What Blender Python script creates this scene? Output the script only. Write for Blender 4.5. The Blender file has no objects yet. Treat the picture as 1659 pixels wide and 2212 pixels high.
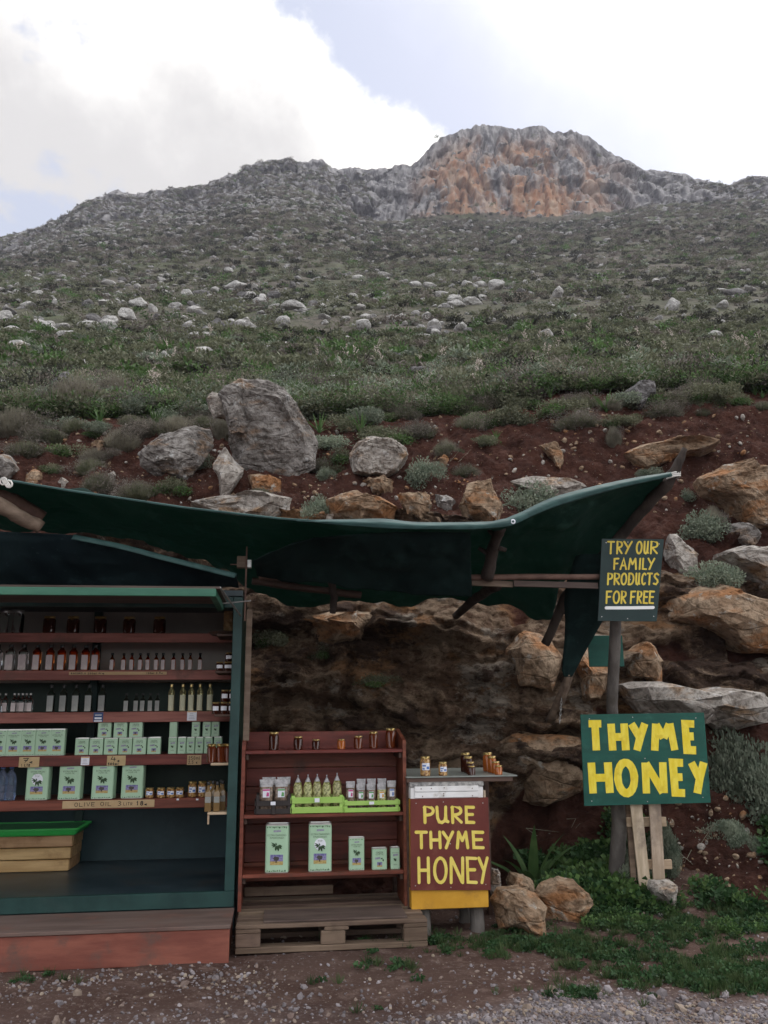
import bpy, math, random
import numpy as np
from mathutils import Vector, Matrix
from mathutils.bvhtree import BVHTree

R = math.radians
random.seed(7)
rng = np.random.default_rng(7)
scene = bpy.context.scene
COL = scene.collection

# ------------------------------------------------------------------ camera
CAM_H, PITCH, ROLL, FPX = 1.35, R(13.2), -0.008, 1855.0
cam_d = bpy.data.cameras.new('camera')
cam = bpy.data.objects.new('camera', cam_d)
COL.objects.link(cam)
CAM_M = Matrix.Rotation(R(90) + PITCH, 3, 'X') @ Matrix.Rotation(ROLL, 3, 'Z')
cam.matrix_world = Matrix.Translation((0, 0, CAM_H)) @ CAM_M.to_4x4()
cam_d.sensor_fit = 'VERTICAL'
cam_d.sensor_height = 24.0
cam_d.lens = 24.0 * FPX / 2212.0
cam_d.clip_start, cam_d.clip_end = 0.05, 3000
scene.camera = cam
scene.render.resolution_x, scene.render.resolution_y = 768, 1024
CAMP = Vector((0, 0, CAM_H))


def ray(px, py):
    """direction of a point of the survey photograph (1659 x 2212 grid)"""
    return CAM_M @ Vector(((px - 829.5) / FPX, (1106 - py) / FPX, -1.0))


def at(px, py, Y):
    d = ray(px, py)
    return CAMP + d * (Y / d.y)


# ------------------------------------------------------------------ sky, sun, exposure
SUN_EL, SUN_AZ = R(52), R(35)          # azimuth clockwise from +Y
world = bpy.data.worlds.new('World')
scene.world = world
world.use_nodes = True
wn, wl = world.node_tree.nodes, world.node_tree.links
wn.clear()


def N(nodes, typ, **kw):
    n = nodes.new(typ)
    for k, v in kw.items():
        if k.startswith('i_'):
            n.inputs[k[2:].replace('_', ' ')].default_value = v
        else:
            setattr(n, k, v)
    return n


def wmath(op, a, b=None, clamp=False):
    n = N(wn, 'ShaderNodeMath', operation=op, use_clamp=clamp)
    for i, s in enumerate((a, b)):
        if s is None:
            continue
        if isinstance(s, (int, float)):
            n.inputs[i].default_value = s
        else:
            wl.new(s, n.inputs[i])
    return n.outputs[0]


def wsmooth(s, lo, hi):
    n = N(wn, 'ShaderNodeMapRange', interpolation_type='SMOOTHSTEP')
    wl.new(s, n.inputs[0])
    n.inputs[1].default_value, n.inputs[2].default_value = lo, hi
    return n.outputs[0]


def wmix(f, a, b):
    n = N(wn, 'ShaderNodeMix', data_type='RGBA')
    if isinstance(f, (int, float)):
        n.inputs[0].default_value = f
    else:
        wl.new(f, n.inputs[0])
    for i, s in ((6, a), (7, b)):
        if isinstance(s, tuple):
            n.inputs[i].default_value = (*s, 1)
        else:
            wl.new(s, n.inputs[i])
    return n.outputs[2]


tc = N(wn, 'ShaderNodeTexCoord')
DIR = tc.outputs['Generated']


def wdot(v):
    n = N(wn, 'ShaderNodeVectorMath', operation='DOT_PRODUCT')
    wl.new(DIR, n.inputs[0])
    n.inputs[1].default_value = v
    return n.outputs['Value']


def wnoise(scale, detail=6, rough=.55, off=0.0, stretch=(1, 1, 1)):
    m = N(wn, 'ShaderNodeMapping')
    m.inputs['Location'].default_value = (off, off * .7, off * 1.3)
    m.inputs['Scale'].default_value = stretch
    wl.new(DIR, m.inputs[0])
    n = N(wn, 'ShaderNodeTexNoise', i_Scale=scale, i_Detail=detail, i_Roughness=rough)
    wl.new(m.outputs[0], n.inputs['Vector'])
    return n.outputs[0]


sky = N(wn, 'ShaderNodeTexSky', sky_type='NISHITA', sun_disc=False, sun_elevation=SUN_EL, sun_rotation=SUN_AZ)
sky.air_density, sky.dust_density, sky.ozone_density = 1.0, 1.6, 1.0
# the near cloud bank: one side of a plane through the sky, its rim broken up by noise
p1, p2 = ray(612, 0).normalized(), ray(930, 330).normalized()
nrm = p1.cross(p2).normalized()
if nrm.dot(ray(200, 200)) < 0:
    nrm = -nrm
rim = wmath('ADD', wdot(tuple(nrm)), wmath('MULTIPLY', wmath('SUBTRACT', wnoise(8.5, 10, .62, 3.1), .5), .17))
bank_f = wsmooth(rim, -.012, .016)
holes = wsmooth(wnoise(3.4, 9, .58, 9.4, (1, 1, 1.6)), .53, .60)
cloud_f = wmath('MULTIPLY', bank_f, wmath('SUBTRACT', 1.0, wmath('MULTIPLY', holes, .85)))
thick = wsmooth(wmath('ADD', wmath('MULTIPLY', rim, .8), wmath('MULTIPLY', wnoise(3.2, 7, .55, 5.2), .75)), .33, .56)
cloud_c = wmix(thick, (10.8, 10.6, 10.2), (6.1, 5.95, 5.95))
veil_f = wsmooth(wmath('ADD', wmath('MULTIPLY', rim, -1.0), wmath('MULTIPLY', wnoise(2.0, 5, .5, 1.5), .30)), .22, .52)
veil_c = wmix(wmath('ADD', wmath('MULTIPLY', veil_f, .40), .58), sky.outputs[0], wmix(veil_f, (6.4, 6.7, 7.9), (13.5, 13.5, 13.6)))
skyc = wmix(cloud_f, veil_c, cloud_c)
bg = N(wn, 'ShaderNodeBackground')
bg.inputs['Strength'].default_value = 0.1
wl.new(skyc, bg.inputs[0])
wo = N(wn, 'ShaderNodeOutputWorld')
wl.new(bg.outputs[0], wo.inputs[0])

sun_d = bpy.data.lights.new('sun', 'SUN')
sun_d.energy, sun_d.angle, sun_d.color = 0.9, R(30), (1.0, .96, .9)
sun = bpy.data.objects.new('sun', sun_d)
COL.objects.link(sun)
sdir = Vector((math.sin(SUN_AZ) * math.cos(SUN_EL), math.cos(SUN_AZ) * math.cos(SUN_EL), math.sin(SUN_EL)))
sun.rotation_euler = (-sdir).to_track_quat('-Z', 'Y').to_euler()
sun.location = sdir * 60

vs = scene.view_settings
vs.view_transform, vs.look, vs.exposure, vs.gamma = 'Standard', 'None', 0.44, 1.0
vs.use_curve_mapping = False

# ------------------------------------------------------------------ noise in numpy
_perm = rng.permutation(256)
_perm = np.concatenate([_perm, _perm, _perm])
_g = rng.normal(size=(256, 3))
_g /= np.linalg.norm(_g, axis=1)[:, None]


def perlin(x, y, z):
    x, y, z = np.broadcast_arrays(np.asarray(x, float), np.asarray(y, float), np.asarray(z, float))
    xi, yi, zi = np.floor(x).astype(int), np.floor(y).astype(int), np.floor(z).astype(int)
    xf, yf, zf = x - xi, y - yi, z - zi
    fx, fy, fz = [t * t * t * (t * (t * 6 - 15) + 10) for t in (xf, yf, zf)]

    def g(i, j, k):
        h = _perm[_perm[_perm[(xi + i) & 255] + ((yi + j) & 255)] + ((zi + k) & 255)]
        v = _g[h]
        return v[..., 0] * (xf - i) + v[..., 1] * (yf - j) + v[..., 2] * (zf - k)
    l = lambda a, b, t: a + (b - a) * t
    return l(l(l(g(0, 0, 0), g(1, 0, 0), fx), l(g(0, 1, 0), g(1, 1, 0), fx), fy),
             l(l(g(0, 0, 1), g(1, 0, 1), fx), l(g(0, 1, 1), g(1, 1, 1), fx), fy), fz) * 1.5


def fbm(x, y, z, o=5, gain=.5):
    a, s, t = 1.0, 0, 1.0
    for i in range(o):
        s = s + a * perlin(np.asarray(x) * t + i * 17.3, np.asarray(y) * t, np.asarray(z) * t)
        a *= gain
        t *= 2.03
    return s


def ridged(x, y, z, o=4):
    a, s, t = 1.0, 0, 1.0
    for i in range(o):
        s = s + a * (1 - 2 * np.abs(perlin(np.asarray(x) * t + i * 9.1, np.asarray(y) * t, np.asarray(z) * t)))
        a *= .5
        t *= 2.1
    return s / 1.9


def sst(a, b, x):
    t = np.clip((np.asarray(x, float) - a) / (b - a), 0, 1)
    return t * t * (3 - 2 * t)


# ------------------------------------------------------------------ materials
def new_mat(name):
    m = bpy.data.materials.new(name)
    m.use_nodes = True
    nt = m.node_tree
    b = nt.nodes['Principled BSDF']
    return m, nt.nodes, nt.links, b


def coords(nd, ln, coord, stretch=(1, 1, 1), loc=(0, 0, 0)):
    if coord == 'World':
        src = nd.new('ShaderNodeNewGeometry').outputs['Position']
    else:
        src = nd.new('ShaderNodeTexCoord').outputs[coord]
    mp = nd.new('ShaderNodeMapping')
    mp.inputs['Scale'].default_value = stretch
    mp.inputs['Location'].default_value = loc
    ln.new(src, mp.inputs[0])
    return mp.outputs[0]


def noise_n(nd, ln, vec, scale, detail=5, rough=.55):
    n = nd.new('ShaderNodeTexNoise')
    n.inputs['Scale'].default_value = scale
    n.inputs['Detail'].default_value = detail
    n.inputs['Roughness'].default_value = rough
    ln.new(vec, n.inputs['Vector'])
    return n.outputs[0]


def ramp_n(nd, ln, fac, stops):
    r = nd.new('ShaderNodeValToRGB')
    e = r.color_ramp.elements
    while len(e) < len(stops):
        e.new(.5)
    for el, (p, c) in zip(e, stops):
        el.position = p
        el.color = (*c, 1)
    ln.new(fac, r.inputs[0])
    return r.outputs[0]


def mix_n(nd, ln, f, a, b, blend='MIX'):
    n = nd.new('ShaderNodeMix')
    n.data_type = 'RGBA'
    n.blend_type = blend
    for i, s in ((0, f), (6, a), (7, b)):
        if isinstance(s, (int, float)):
            n.inputs[i].default_value = s
        elif isinstance(s, tuple):
            n.inputs[i].default_value = (*s, 1)
        else:
            ln.new(s, n.inputs[i])
    return n.outputs[2]


def range_n(nd, ln, s, lo, hi, a=0., b=1.):
    n = nd.new('ShaderNodeMapRange')
    n.interpolation_type = 'SMOOTHSTEP'
    ln.new(s, n.inputs[0])
    for i, v in enumerate((lo, hi, a, b)):
        n.inputs[i + 1].default_value = v
    return n.outputs[0]


def bump_n(nd, ln, b, h, strength, dist=.01):
    n = nd.new('ShaderNodeBump')
    n.inputs['Strength'].default_value = strength
    n.inputs['Distance'].default_value = dist
    ln.new(h, n.inputs['Height'])
    ln.new(n.outputs[0], b.inputs['Normal'])


def mat(name, c1, c2=None, scale=6, rough=.6, bump=0, bscale=40, bdist=.004, metal=0, stretch=(1, 1, 1),
        coord='Object', dirt=None, dscale=3, coat=0, spec=.4, vary=0, trans=0, ior=1.45, lo=.35, hi=.65):
    m, nd, ln, b = new_mat(name)
    c2 = c2 or tuple(min(1, x * 1.25) for x in c1)
    vec = coords(nd, ln, coord, stretch)
    f = range_n(nd, ln, noise_n(nd, ln, vec, scale, 7, .6), lo, hi)
    c = mix_n(nd, ln, f, c1, c2)
    if dirt:
        v2 = coords(nd, ln, coord, (1, 1, 1), (3.3, 1.7, 5.1))
        c = mix_n(nd, ln, range_n(nd, ln, noise_n(nd, ln, v2, dscale, 8, .65), .52, .72), c, dirt)
    if vary:
        oi = nd.new('ShaderNodeObjectInfo')
        mm = nd.new('ShaderNodeMapRange')
        ln.new(oi.outputs['Random'], mm.inputs[0])
        mm.inputs[3].default_value, mm.inputs[4].default_value = 1 - vary, 1 + vary
        hs = nd.new('ShaderNodeHueSaturation')
        ln.new(mm.outputs[0], hs.inputs['Value'])
        m2 = nd.new('ShaderNodeMath')
        m2.operation = 'MULTIPLY_ADD'
        ln.new(oi.outputs['Random'], m2.inputs[0])
        m2.inputs[1].default_value, m2.inputs[2].default_value = .05 * vary * 3, .5 - .025 * vary * 3
        ln.new(m2.outputs[0], hs.inputs['Hue'])
        ln.new(c, hs.inputs['Color'])
        c = hs.outputs[0]
    ln.new(c, b.inputs['Base Color'])
    b.inputs['Roughness'].default_value = rough
    b.inputs['Metallic'].default_value = metal
    b.inputs['Specular IOR Level'].default_value = spec
    b.inputs['Coat Weight'].default_value = coat
    b.inputs['Coat Roughness'].default_value = .12
    b.inputs['Transmission Weight'].default_value = trans
    b.inputs['IOR'].default_value = ior
    if bump:
        bump_n(nd, ln, b, noise_n(nd, ln, coords(nd, ln, coord, stretch), bscale, 6, .65), bump, bdist)
    return m


M = {}
WD = (.35, 3, 3)                      # wood grain runs along local x
M['red_wood'] = mat('stained_red_wood', (.105, .024, .015), (.19, .05, .032), 9, .5, .35, 22, .003, stretch=(.25, 3, 3), dirt=(.07, .03, .02), dscale=5, vary=.12)
M['shelf_wood'] = mat('stained_shelf_board', (.17, .055, .042), (.30, .115, .09), 7, .55, .3, 22, .003, stretch=(.25, 3, 3), dirt=(.12, .06, .045), dscale=4, vary=.08)
M['pale_wood'] = mat('pale_pine', (.36, .26, .17), (.52, .40, .28), 9, .7, .3, 25, .003, stretch=(.3, 3, 3), dirt=(.22, .17, .12), vary=.1)
M['pale_wood_v'] = mat('pale_pine_upright', (.40, .31, .22), (.56, .45, .34), 9, .7, .3, 25, .003, stretch=(3, 3, .3), dirt=(.24, .19, .15), vary=.1)
M['old_wood'] = mat('weathered_pallet_wood', (.095, .062, .044), (.175, .122, .088), 8, .8, .5, 22, .004, stretch=(.3, 3, 3), dirt=(.09, .06, .045), vary=.15)
M['ply'] = mat('weathered_plywood', (.062, .042, .036), (.11, .078, .066), 5, .75, .3, 30, .003, stretch=(.5, 2, 2), dirt=(.09, .06, .05))
M['step_top'] = mat('worn_step_board', (.105, .070, .060), (.155, .108, .092), 5, .75, .3, 25, .003, stretch=(.4, 2, 2), dirt=(.17, .09, .07))
M['step_red'] = mat('red_oxide_paint', (.17, .052, .037), (.25, .085, .058), 6, .7, .4, 30, .004, stretch=(.4, 2, 2), dirt=(.12, .068, .055), dscale=5)
M['green_paint'] = mat('dark_green_paint', (.010, .036, .034), (.017, .055, .050), 5, .45, .2, 25, .002, dirt=(.03, .06, .055), vary=.05)
M['green_front'] = mat('faded_green_paint', (.028, .115, .075), (.05, .16, .105), 6, .55, .2, 25, .002, stretch=(.4, 2, 2), dirt=(.09, .19, .14))
M['teal_panel'] = mat('teal_back_panel', (.016, .042, .052), (.024, .060, .070), 3, .5, .15, 20, .002, dirt=(.035, .07, .08))
M['green_panel'] = mat('green_back_panel', (.008, .026, .018), (.014, .038, .025), 4, .5, .15, 20, .002)
M['grey_panel'] = mat('grey_back_panel', (.34, .325, .29), (.42, .40, .36), 3, .6, .1, 20, .002)
M['floor_dark'] = mat('dark_kiosk_floor', (.020, .035, .045), (.035, .055, .065), 4, .38, .15, 20, .002, dirt=(.05, .045, .04))
M['metal'] = mat('galvanised_metal', (.35, .35, .34), (.5, .5, .49), 12, .4, .1, 40, .001, metal=.8)
M['rust'] = mat('rusty_pipe', (.10, .055, .042), (.17, .10, .075), 10, .7, .4, 40, .003)
M['bark'] = mat('dark_bark', (.026, .019, .016), (.058, .044, .037), 9, .85, .9, 18, .012, stretch=(1, 1, .5), vary=.1)
M['grey_bark'] = mat('grey_branch_bark', (.075, .066, .060), (.155, .14, .127), 8, .85, .9, 20, .012, stretch=(1, 1, .35), dirt=(.07, .06, .05))
M['log'] = mat('pale_peeled_log', (.12, .085, .062), (.21, .155, .115), 8, .8, .6, 20, .008, stretch=(.3, 2, 2), dirt=(.12, .08, .06))
M['sign_green'] = mat('sign_green_paint', (.004, .062, .046), (.007, .088, .064), 5, .5, .35, 30, .002, stretch=(.5, 2, 2), dirt=(.018, .105, .078), dscale=7)
M['sign_dark'] = mat('sign_dark_green_paint', (.006, .022, .022), (.012, .034, .033), 4, .5, .12, 30, .002)
M['sign_red'] = mat('sign_oxblood_paint', (.115, .022, .016), (.15, .032, .023), 4, .55, .15, 30, .002, dirt=(.17, .05, .035), dscale=6)
M['yellow'] = mat('yellow_letter_paint', (.78, .60, .025), (.86, .71, .08), 16, .5, .5, 60, .002, stretch=(2, 2, .5), dirt=(.68, .50, .03), dscale=12)
M['pale_yellow'] = mat('pale_yellow_letter_paint', (.72, .58, .10), (.80, .66, .16), 14, .5, .2, 60, .001)
M['dull_yellow'] = mat('dull_yellow_letter_paint', (.62, .45, .05), (.74, .58, .08), 14, .5, .2, 60, .001)
M['white_paint'] = mat('white_paint', (.78, .78, .78), (.85, .85, .85), 8, .5, .1, 40, .001)
M['hive_white'] = mat('chipped_white_paint', (.70, .69, .68), (.82, .82, .82), 7, .55, .3, 40, .002, dirt=(.45, .42, .38), dscale=9, stretch=(.5, 1, 1))
M['hive_yellow'] = mat('ochre_hive_paint', (.52, .26, .02), (.62, .33, .035), 5, .55, .2, 30, .002, dirt=(.40, .20, .03), dscale=6)
M['tin_strip'] = mat('dented_zinc_strip', (.16, .16, .16), (.45, .44, .42), 30, .5, .5, 60, .003, metal=.5)
M['table_top'] = mat('grey_table_laminate', (.20, .22, .20), (.26, .28, .26), 4, .35, .1, 30, .001)
M['dark_wood'] = mat('dark_brown_wood', (.055, .03, .022), (.10, .06, .045), 8, .6, .4, 25, .003, stretch=(.3, 3, 3))
M['card'] = mat('brown_cardboard', (.42, .30, .16), (.48, .35, .20), 10, .8, .1, 60, .001, vary=.08)
M['ink'] = mat('black_marker_ink', (.012, .012, .012), (.02, .02, .02), 10, .6)
M['white_card'] = mat('white_card', (.70, .72, .78), (.76, .78, .82), 10, .6)
M['blue_card'] = mat('blue_card', (.03, .06, .16), (.04, .08, .20), 10, .5)
M['lime'] = mat('lime_green_paint', (.30, .50, .10), (.36, .55, .14), 8, .55, .2, 30, .002, stretch=(.4, 2, 2), vary=.06)
M['dark_crate'] = mat('black_brown_crate_wood', (.022, .018, .018), (.04, .032, .03), 8, .6, .3, 25, .002, stretch=(.4, 2, 2))
M['lid_dark'] = mat('dark_green_plastic', (.012, .085, .03), (.02, .11, .04), 4, .4)
M['lid_green'] = mat('bright_green_plastic', (.04, .42, .08), (.05, .47, .10), 4, .35)
M['chest_wood'] = mat('varnished_plank', (.40, .24, .105), (.58, .38, .19), 7, .5, .3, 20, .004, stretch=(.25, 2.5, 2.5), dirt=(.28, .15, .06), dscale=4, vary=.12)
M['tin'] = mat('pale_green_tin', (.36, .54, .37), (.40, .58, .41), 5, .32, .05, 30, .001, coat=.3, vary=.05)
M['tin_metal'] = mat('bright_tinplate', (.62, .62, .60), (.72, .72, .70), 12, .28, metal=.9)
M['tin_dark'] = mat('dark_green_print', (.02, .05, .02), (.035, .075, .03), 40, .45)
M['tin_band'] = mat('lilac_grey_print', (.20, .20, .27), (.32, .32, .40), 60, .45)
M['tin_text'] = mat('olive_print', (.05, .075, .04), (.07, .10, .06), 20, .45)
M['gold_lid'] = mat('gold_jar_lid', (.55, .40, .16), (.68, .52, .24), 12, .3, metal=.85)
M['black_cap'] = mat('black_cap', (.015, .015, .015), (.03, .03, .03), 12, .4)
M['label'] = mat('pale_bottle_label', (.44, .38, .38), (.56, .50, .47), 14, .55, vary=.08)
M['label_grey'] = mat('grey_bottle_label', (.22, .23, .22), (.33, .33, .30), 14, .5, vary=.1)
M['label_cream'] = mat('cream_bottle_label', (.50, .50, .36), (.60, .58, .40), 14, .5)
M['label_blue'] = mat('blue_print', (.08, .16, .42), (.12, .22, .52), 14, .5)
M['label_pink'] = mat('magenta_print', (.45, .05, .20), (.5, .08, .25), 14, .5)
M['label_leaf'] = mat('green_print', (.10, .30, .10), (.15, .36, .14), 14, .5)
M['honey_dark'] = mat('dark_honey_in_glass', (.030, .006, .003), (.045, .010, .004), 6, .06, coat=.6, spec=.6)
M['honey_red'] = mat('red_honey_in_glass', (.085, .016, .005), (.12, .026, .007), 6, .06, coat=.6, spec=.6)
M['honey_amber'] = mat('amber_honey_in_glass', (.30, .075, .010), (.36, .10, .015), 6, .06, coat=.6, spec=.6)
M['nuts'] = mat('nuts_in_honey', (.16, .07, .02), (.46, .28, .11), 55, .12, coat=.6, stretch=(1, 1, 1), lo=.42, hi=.58)
M['amber_glass'] = mat('amber_spirit_in_glass', (.95, .26, .035), (1.0, .30, .05), 3, .03, trans=1, ior=1.36)
M['clear_glass'] = mat('clear_glass', (.93, .97, .95), (.95, .98, .97), 3, .03, trans=1, ior=1.3)
M['dark_glass'] = mat('black_green_glass', (.010, .014, .010), (.014, .02, .014), 4, .06, coat=.6, spec=.6)
M['yellow_glass'] = mat('pale_yellow_liqueur_in_glass', (.82, .78, .42), (.86, .82, .5), 3, .04, trans=.9, ior=1.36)
M['brown_glass'] = mat('brown_oil_in_glass', (.16, .10, .04), (.22, .14, .06), 3, .06, coat=.5)
M['water_plastic'] = mat('blue_water_plastic', (.55, .68, .92), (.62, .74, .95), 5, .08, trans=.9, ior=1.25, bump=.4, bscale=30, bdist=.01)
M['wicker'] = mat('wicker', (.14, .085, .035), (.26, .17, .08), 30, .7, .4, 60, .003)
M['herb_green'] = mat('dried_green_herbs_in_film', (.13, .13, .035), (.46, .45, .20), 45, .25, .5, 45, .006, coat=.5, vary=.1, lo=.4, hi=.62)
M['herb_brown'] = mat('dried_brown_herbs_in_film', (.075, .05, .035), (.24, .17, .13), 60, .25, .5, 60, .005, coat=.5, vary=.12, lo=.4, hi=.62)
M['film'] = mat('crumpled_clear_film', (.16, .155, .16), (.36, .35, .36), 30, .2, .6, 40, .006, coat=.6)
M['rope'] = mat('white_rope', (.55, .53, .50), (.66, .64, .6), 30, .8)
M['net_edge'] = mat('blue_green_hem', (.018, .052, .050), (.036, .088, .082), 12, .6, .3, 60, .002, stretch=(.5, 2, 2))


# leaves and other plain plant matter
def leaf_mat(name, c1, c2, vary=.3, rough=.6, sub=.25):
    m, nd, ln, b = new_mat(name)
    g = nd.new('ShaderNodeNewGeometry')
    f = nd.new('ShaderNodeTexNoise')
    f.inputs['Scale'].default_value = 9
    ln.new(g.outputs['Position'], f.inputs['Vector'])
    c = mix_n(nd, ln, range_n(nd, ln, f.outputs[0], .35, .65), c1, c2)
    oi = nd.new('ShaderNodeObjectInfo')
    hs = nd.new('ShaderNodeHueSaturation')
    mm = nd.new('ShaderNodeMapRange')
    ln.new(oi.outputs['Random'], mm.inputs[0])
    mm.inputs[3].default_value, mm.inputs[4].default_value = 1 - vary, 1 + vary
    ln.new(mm.outputs[0], hs.inputs['Value'])
    ln.new(c, hs.inputs['Color'])
    ln.new(hs.outputs[0], b.inputs['Base Color'])
    b.inputs['Roughness'].default_value = rough
    b.inputs['Specular IOR Level'].default_value = .25
    tr = nd.new('ShaderNodeBsdfTranslucent')
    ln.new(hs.outputs[0], tr.inputs[0])
    mx = nd.new('ShaderNodeMixShader')
    mx.inputs[0].default_value = sub
    ln.new(b.outputs[0], mx.inputs[1])
    ln.new(tr.outputs[0], mx.inputs[2])
    ln.new(mx.outputs[0], nd['Material Output'].inputs[0])
    return m


M['leaf_sage'] = leaf_mat('sage_leaf', (.14, .175, .125), (.24, .27, .20))
M['leaf_scrub'] = leaf_mat('scrub_leaf', (.095, .105, .060), (.180, .185, .120))
M['leaf_brown'] = leaf_mat('brown_scrub_twig', (.105, .090, .076), (.200, .175, .150))
M['leaf_dark'] = leaf_mat('dark_scrub_leaf', (.030, .034, .024), (.055, .052, .038))
M['leaf_dry'] = leaf_mat('dry_grey_twig', (.17, .155, .115), (.27, .25, .19))
M['leaf_green'] = leaf_mat('green_leaf', (.055, .115, .030), (.105, .17, .058))
M['leaf_deep'] = leaf_mat('deep_green_leaf', (.022, .060, .020), (.044, .092, .034))
M['blade'] = leaf_mat('asphodel_blade', (.055, .115, .035), (.10, .17, .06))
M['blade_yellow'] = leaf_mat('yellowing_blade', (.16, .20, .05), (.25, .28, .09))
M['grass'] = leaf_mat('short_grass', (.038, .070, .022), (.072, .105, .042))
M['petal'] = leaf_mat('pale_pink_petal', (.55, .46, .42), (.70, .62, .57), .12)
M['stem'] = leaf_mat('flower_stem', (.10, .12, .05), (.15, .15, .08), .2)


def rock_mat(name, base, light, stain, lichen, scale=1.0, stain_lo=.5, bump=.9, coord='World', soil=None):
    m, nd, ln, b = new_mat(name)
    v = coords(nd, ln, coord)
    vl = coords(nd, ln, coord, (1, 1, 2.6), (4, 2, 7))
    n1 = noise_n(nd, ln, v, 2.6 * scale, 9, .66)
    n2 = noise_n(nd, ln, vl, 1.5 * scale, 7, .6)
    n3 = noise_n(nd, ln, v, 11 * scale, 6, .7)
    n4 = noise_n(nd, ln, coords(nd, ln, coord, (1, 1, 1), (9, 3, 1)), 5 * scale, 8, .65)
    c = mix_n(nd, ln, range_n(nd, ln, n1, .36, .66), base, light)
    c = mix_n(nd, ln, range_n(nd, ln, n2, stain_lo, stain_lo + .16), c, stain)
    c = mix_n(nd, ln, range_n(nd, ln, n4, .58, .66), c, lichen)
    dk = mix_n(nd, ln, range_n(nd, ln, n3, .34, .56), (.36, .34, .32), (1.0, 1.0, 1.0))
    c = mix_n(nd, ln, .85, c, dk, 'MULTIPLY')
    if soil:
        nrm = nd.new('ShaderNodeNewGeometry')
    ln.new(c, b.inputs['Base Color'])
    b.inputs['Roughness'].default_value = .9
    b.inputs['Specular IOR Level'].default_value = .2
    ad = nd.new('ShaderNodeMath')
    ad.operation = 'MULTIPLY_ADD'
    ln.new(n3, ad.inputs[0])
    ad.inputs[1].default_value = .5
    ln.new(n1, ad.inputs[2])
    vo = nd.new('ShaderNodeTexVoronoi')
    vo.feature = 'DISTANCE_TO_EDGE'
    vo.inputs['Scale'].default_value = 1.5 * scale
    ln.new(vl, vo.inputs['Vector'])
    cr = range_n(nd, ln, vo.outputs[0], 0.0, .05, -.16, 0)
    ad2 = nd.new('ShaderNodeMath')
    ad2.operation = 'ADD'
    ln.new(ad.outputs[0], ad2.inputs[0])
    ln.new(cr, ad2.inputs[1])
    bump_n(nd, ln, b, ad2.outputs[0], bump, .09 / scale)
    return m


M['rock_grey'] = rock_mat('grey_limestone', (.175, .158, .145), (.34, .318, .298), (.29, .205, .145), (.44, .44, .43), 1.6, .52)
M['rock_tan'] = rock_mat('tan_limestone', (.25, .165, .105), (.40, .30, .21), (.34, .165, .075), (.42, .38, .33), 1.6, .48)
M['rock_pale'] = rock_mat('pale_limestone', (.29, .255, .225), (.46, .425, .385), (.37, .245, .15), (.50, .48, .46), 1.6, .52)
M['rock_hill'] = rock_mat('bleached_hill_limestone', (.34, .33, .32), (.54, .53, .51), (.42, .36, .29), (.66, .65, .64), .8, .62)
M['rock_far'] = rock_mat('far_grey_limestone', (.22, .215, .215), (.42, .41, .40), (.28, .24, .20), (.40, .39, .39), .6, .60)
M['rock_dark'] = rock_mat('dark_weathered_limestone', (.12, .115, .115), (.23, .22, .22), (.20, .16, .13), (.32, .32, .32), 1.6, .6)
M['gravel'] = mat('gravel_stone', (.13, .112, .116), (.25, .225, .235), 7, .9, .4, 60, .002, coord='World', vary=.35)
M['gravel_tan'] = mat('tan_pebble', (.16, .118, .095), (.27, .21, .175), 7, .9, .4, 60, .002, coord='World', vary=.35)


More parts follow.
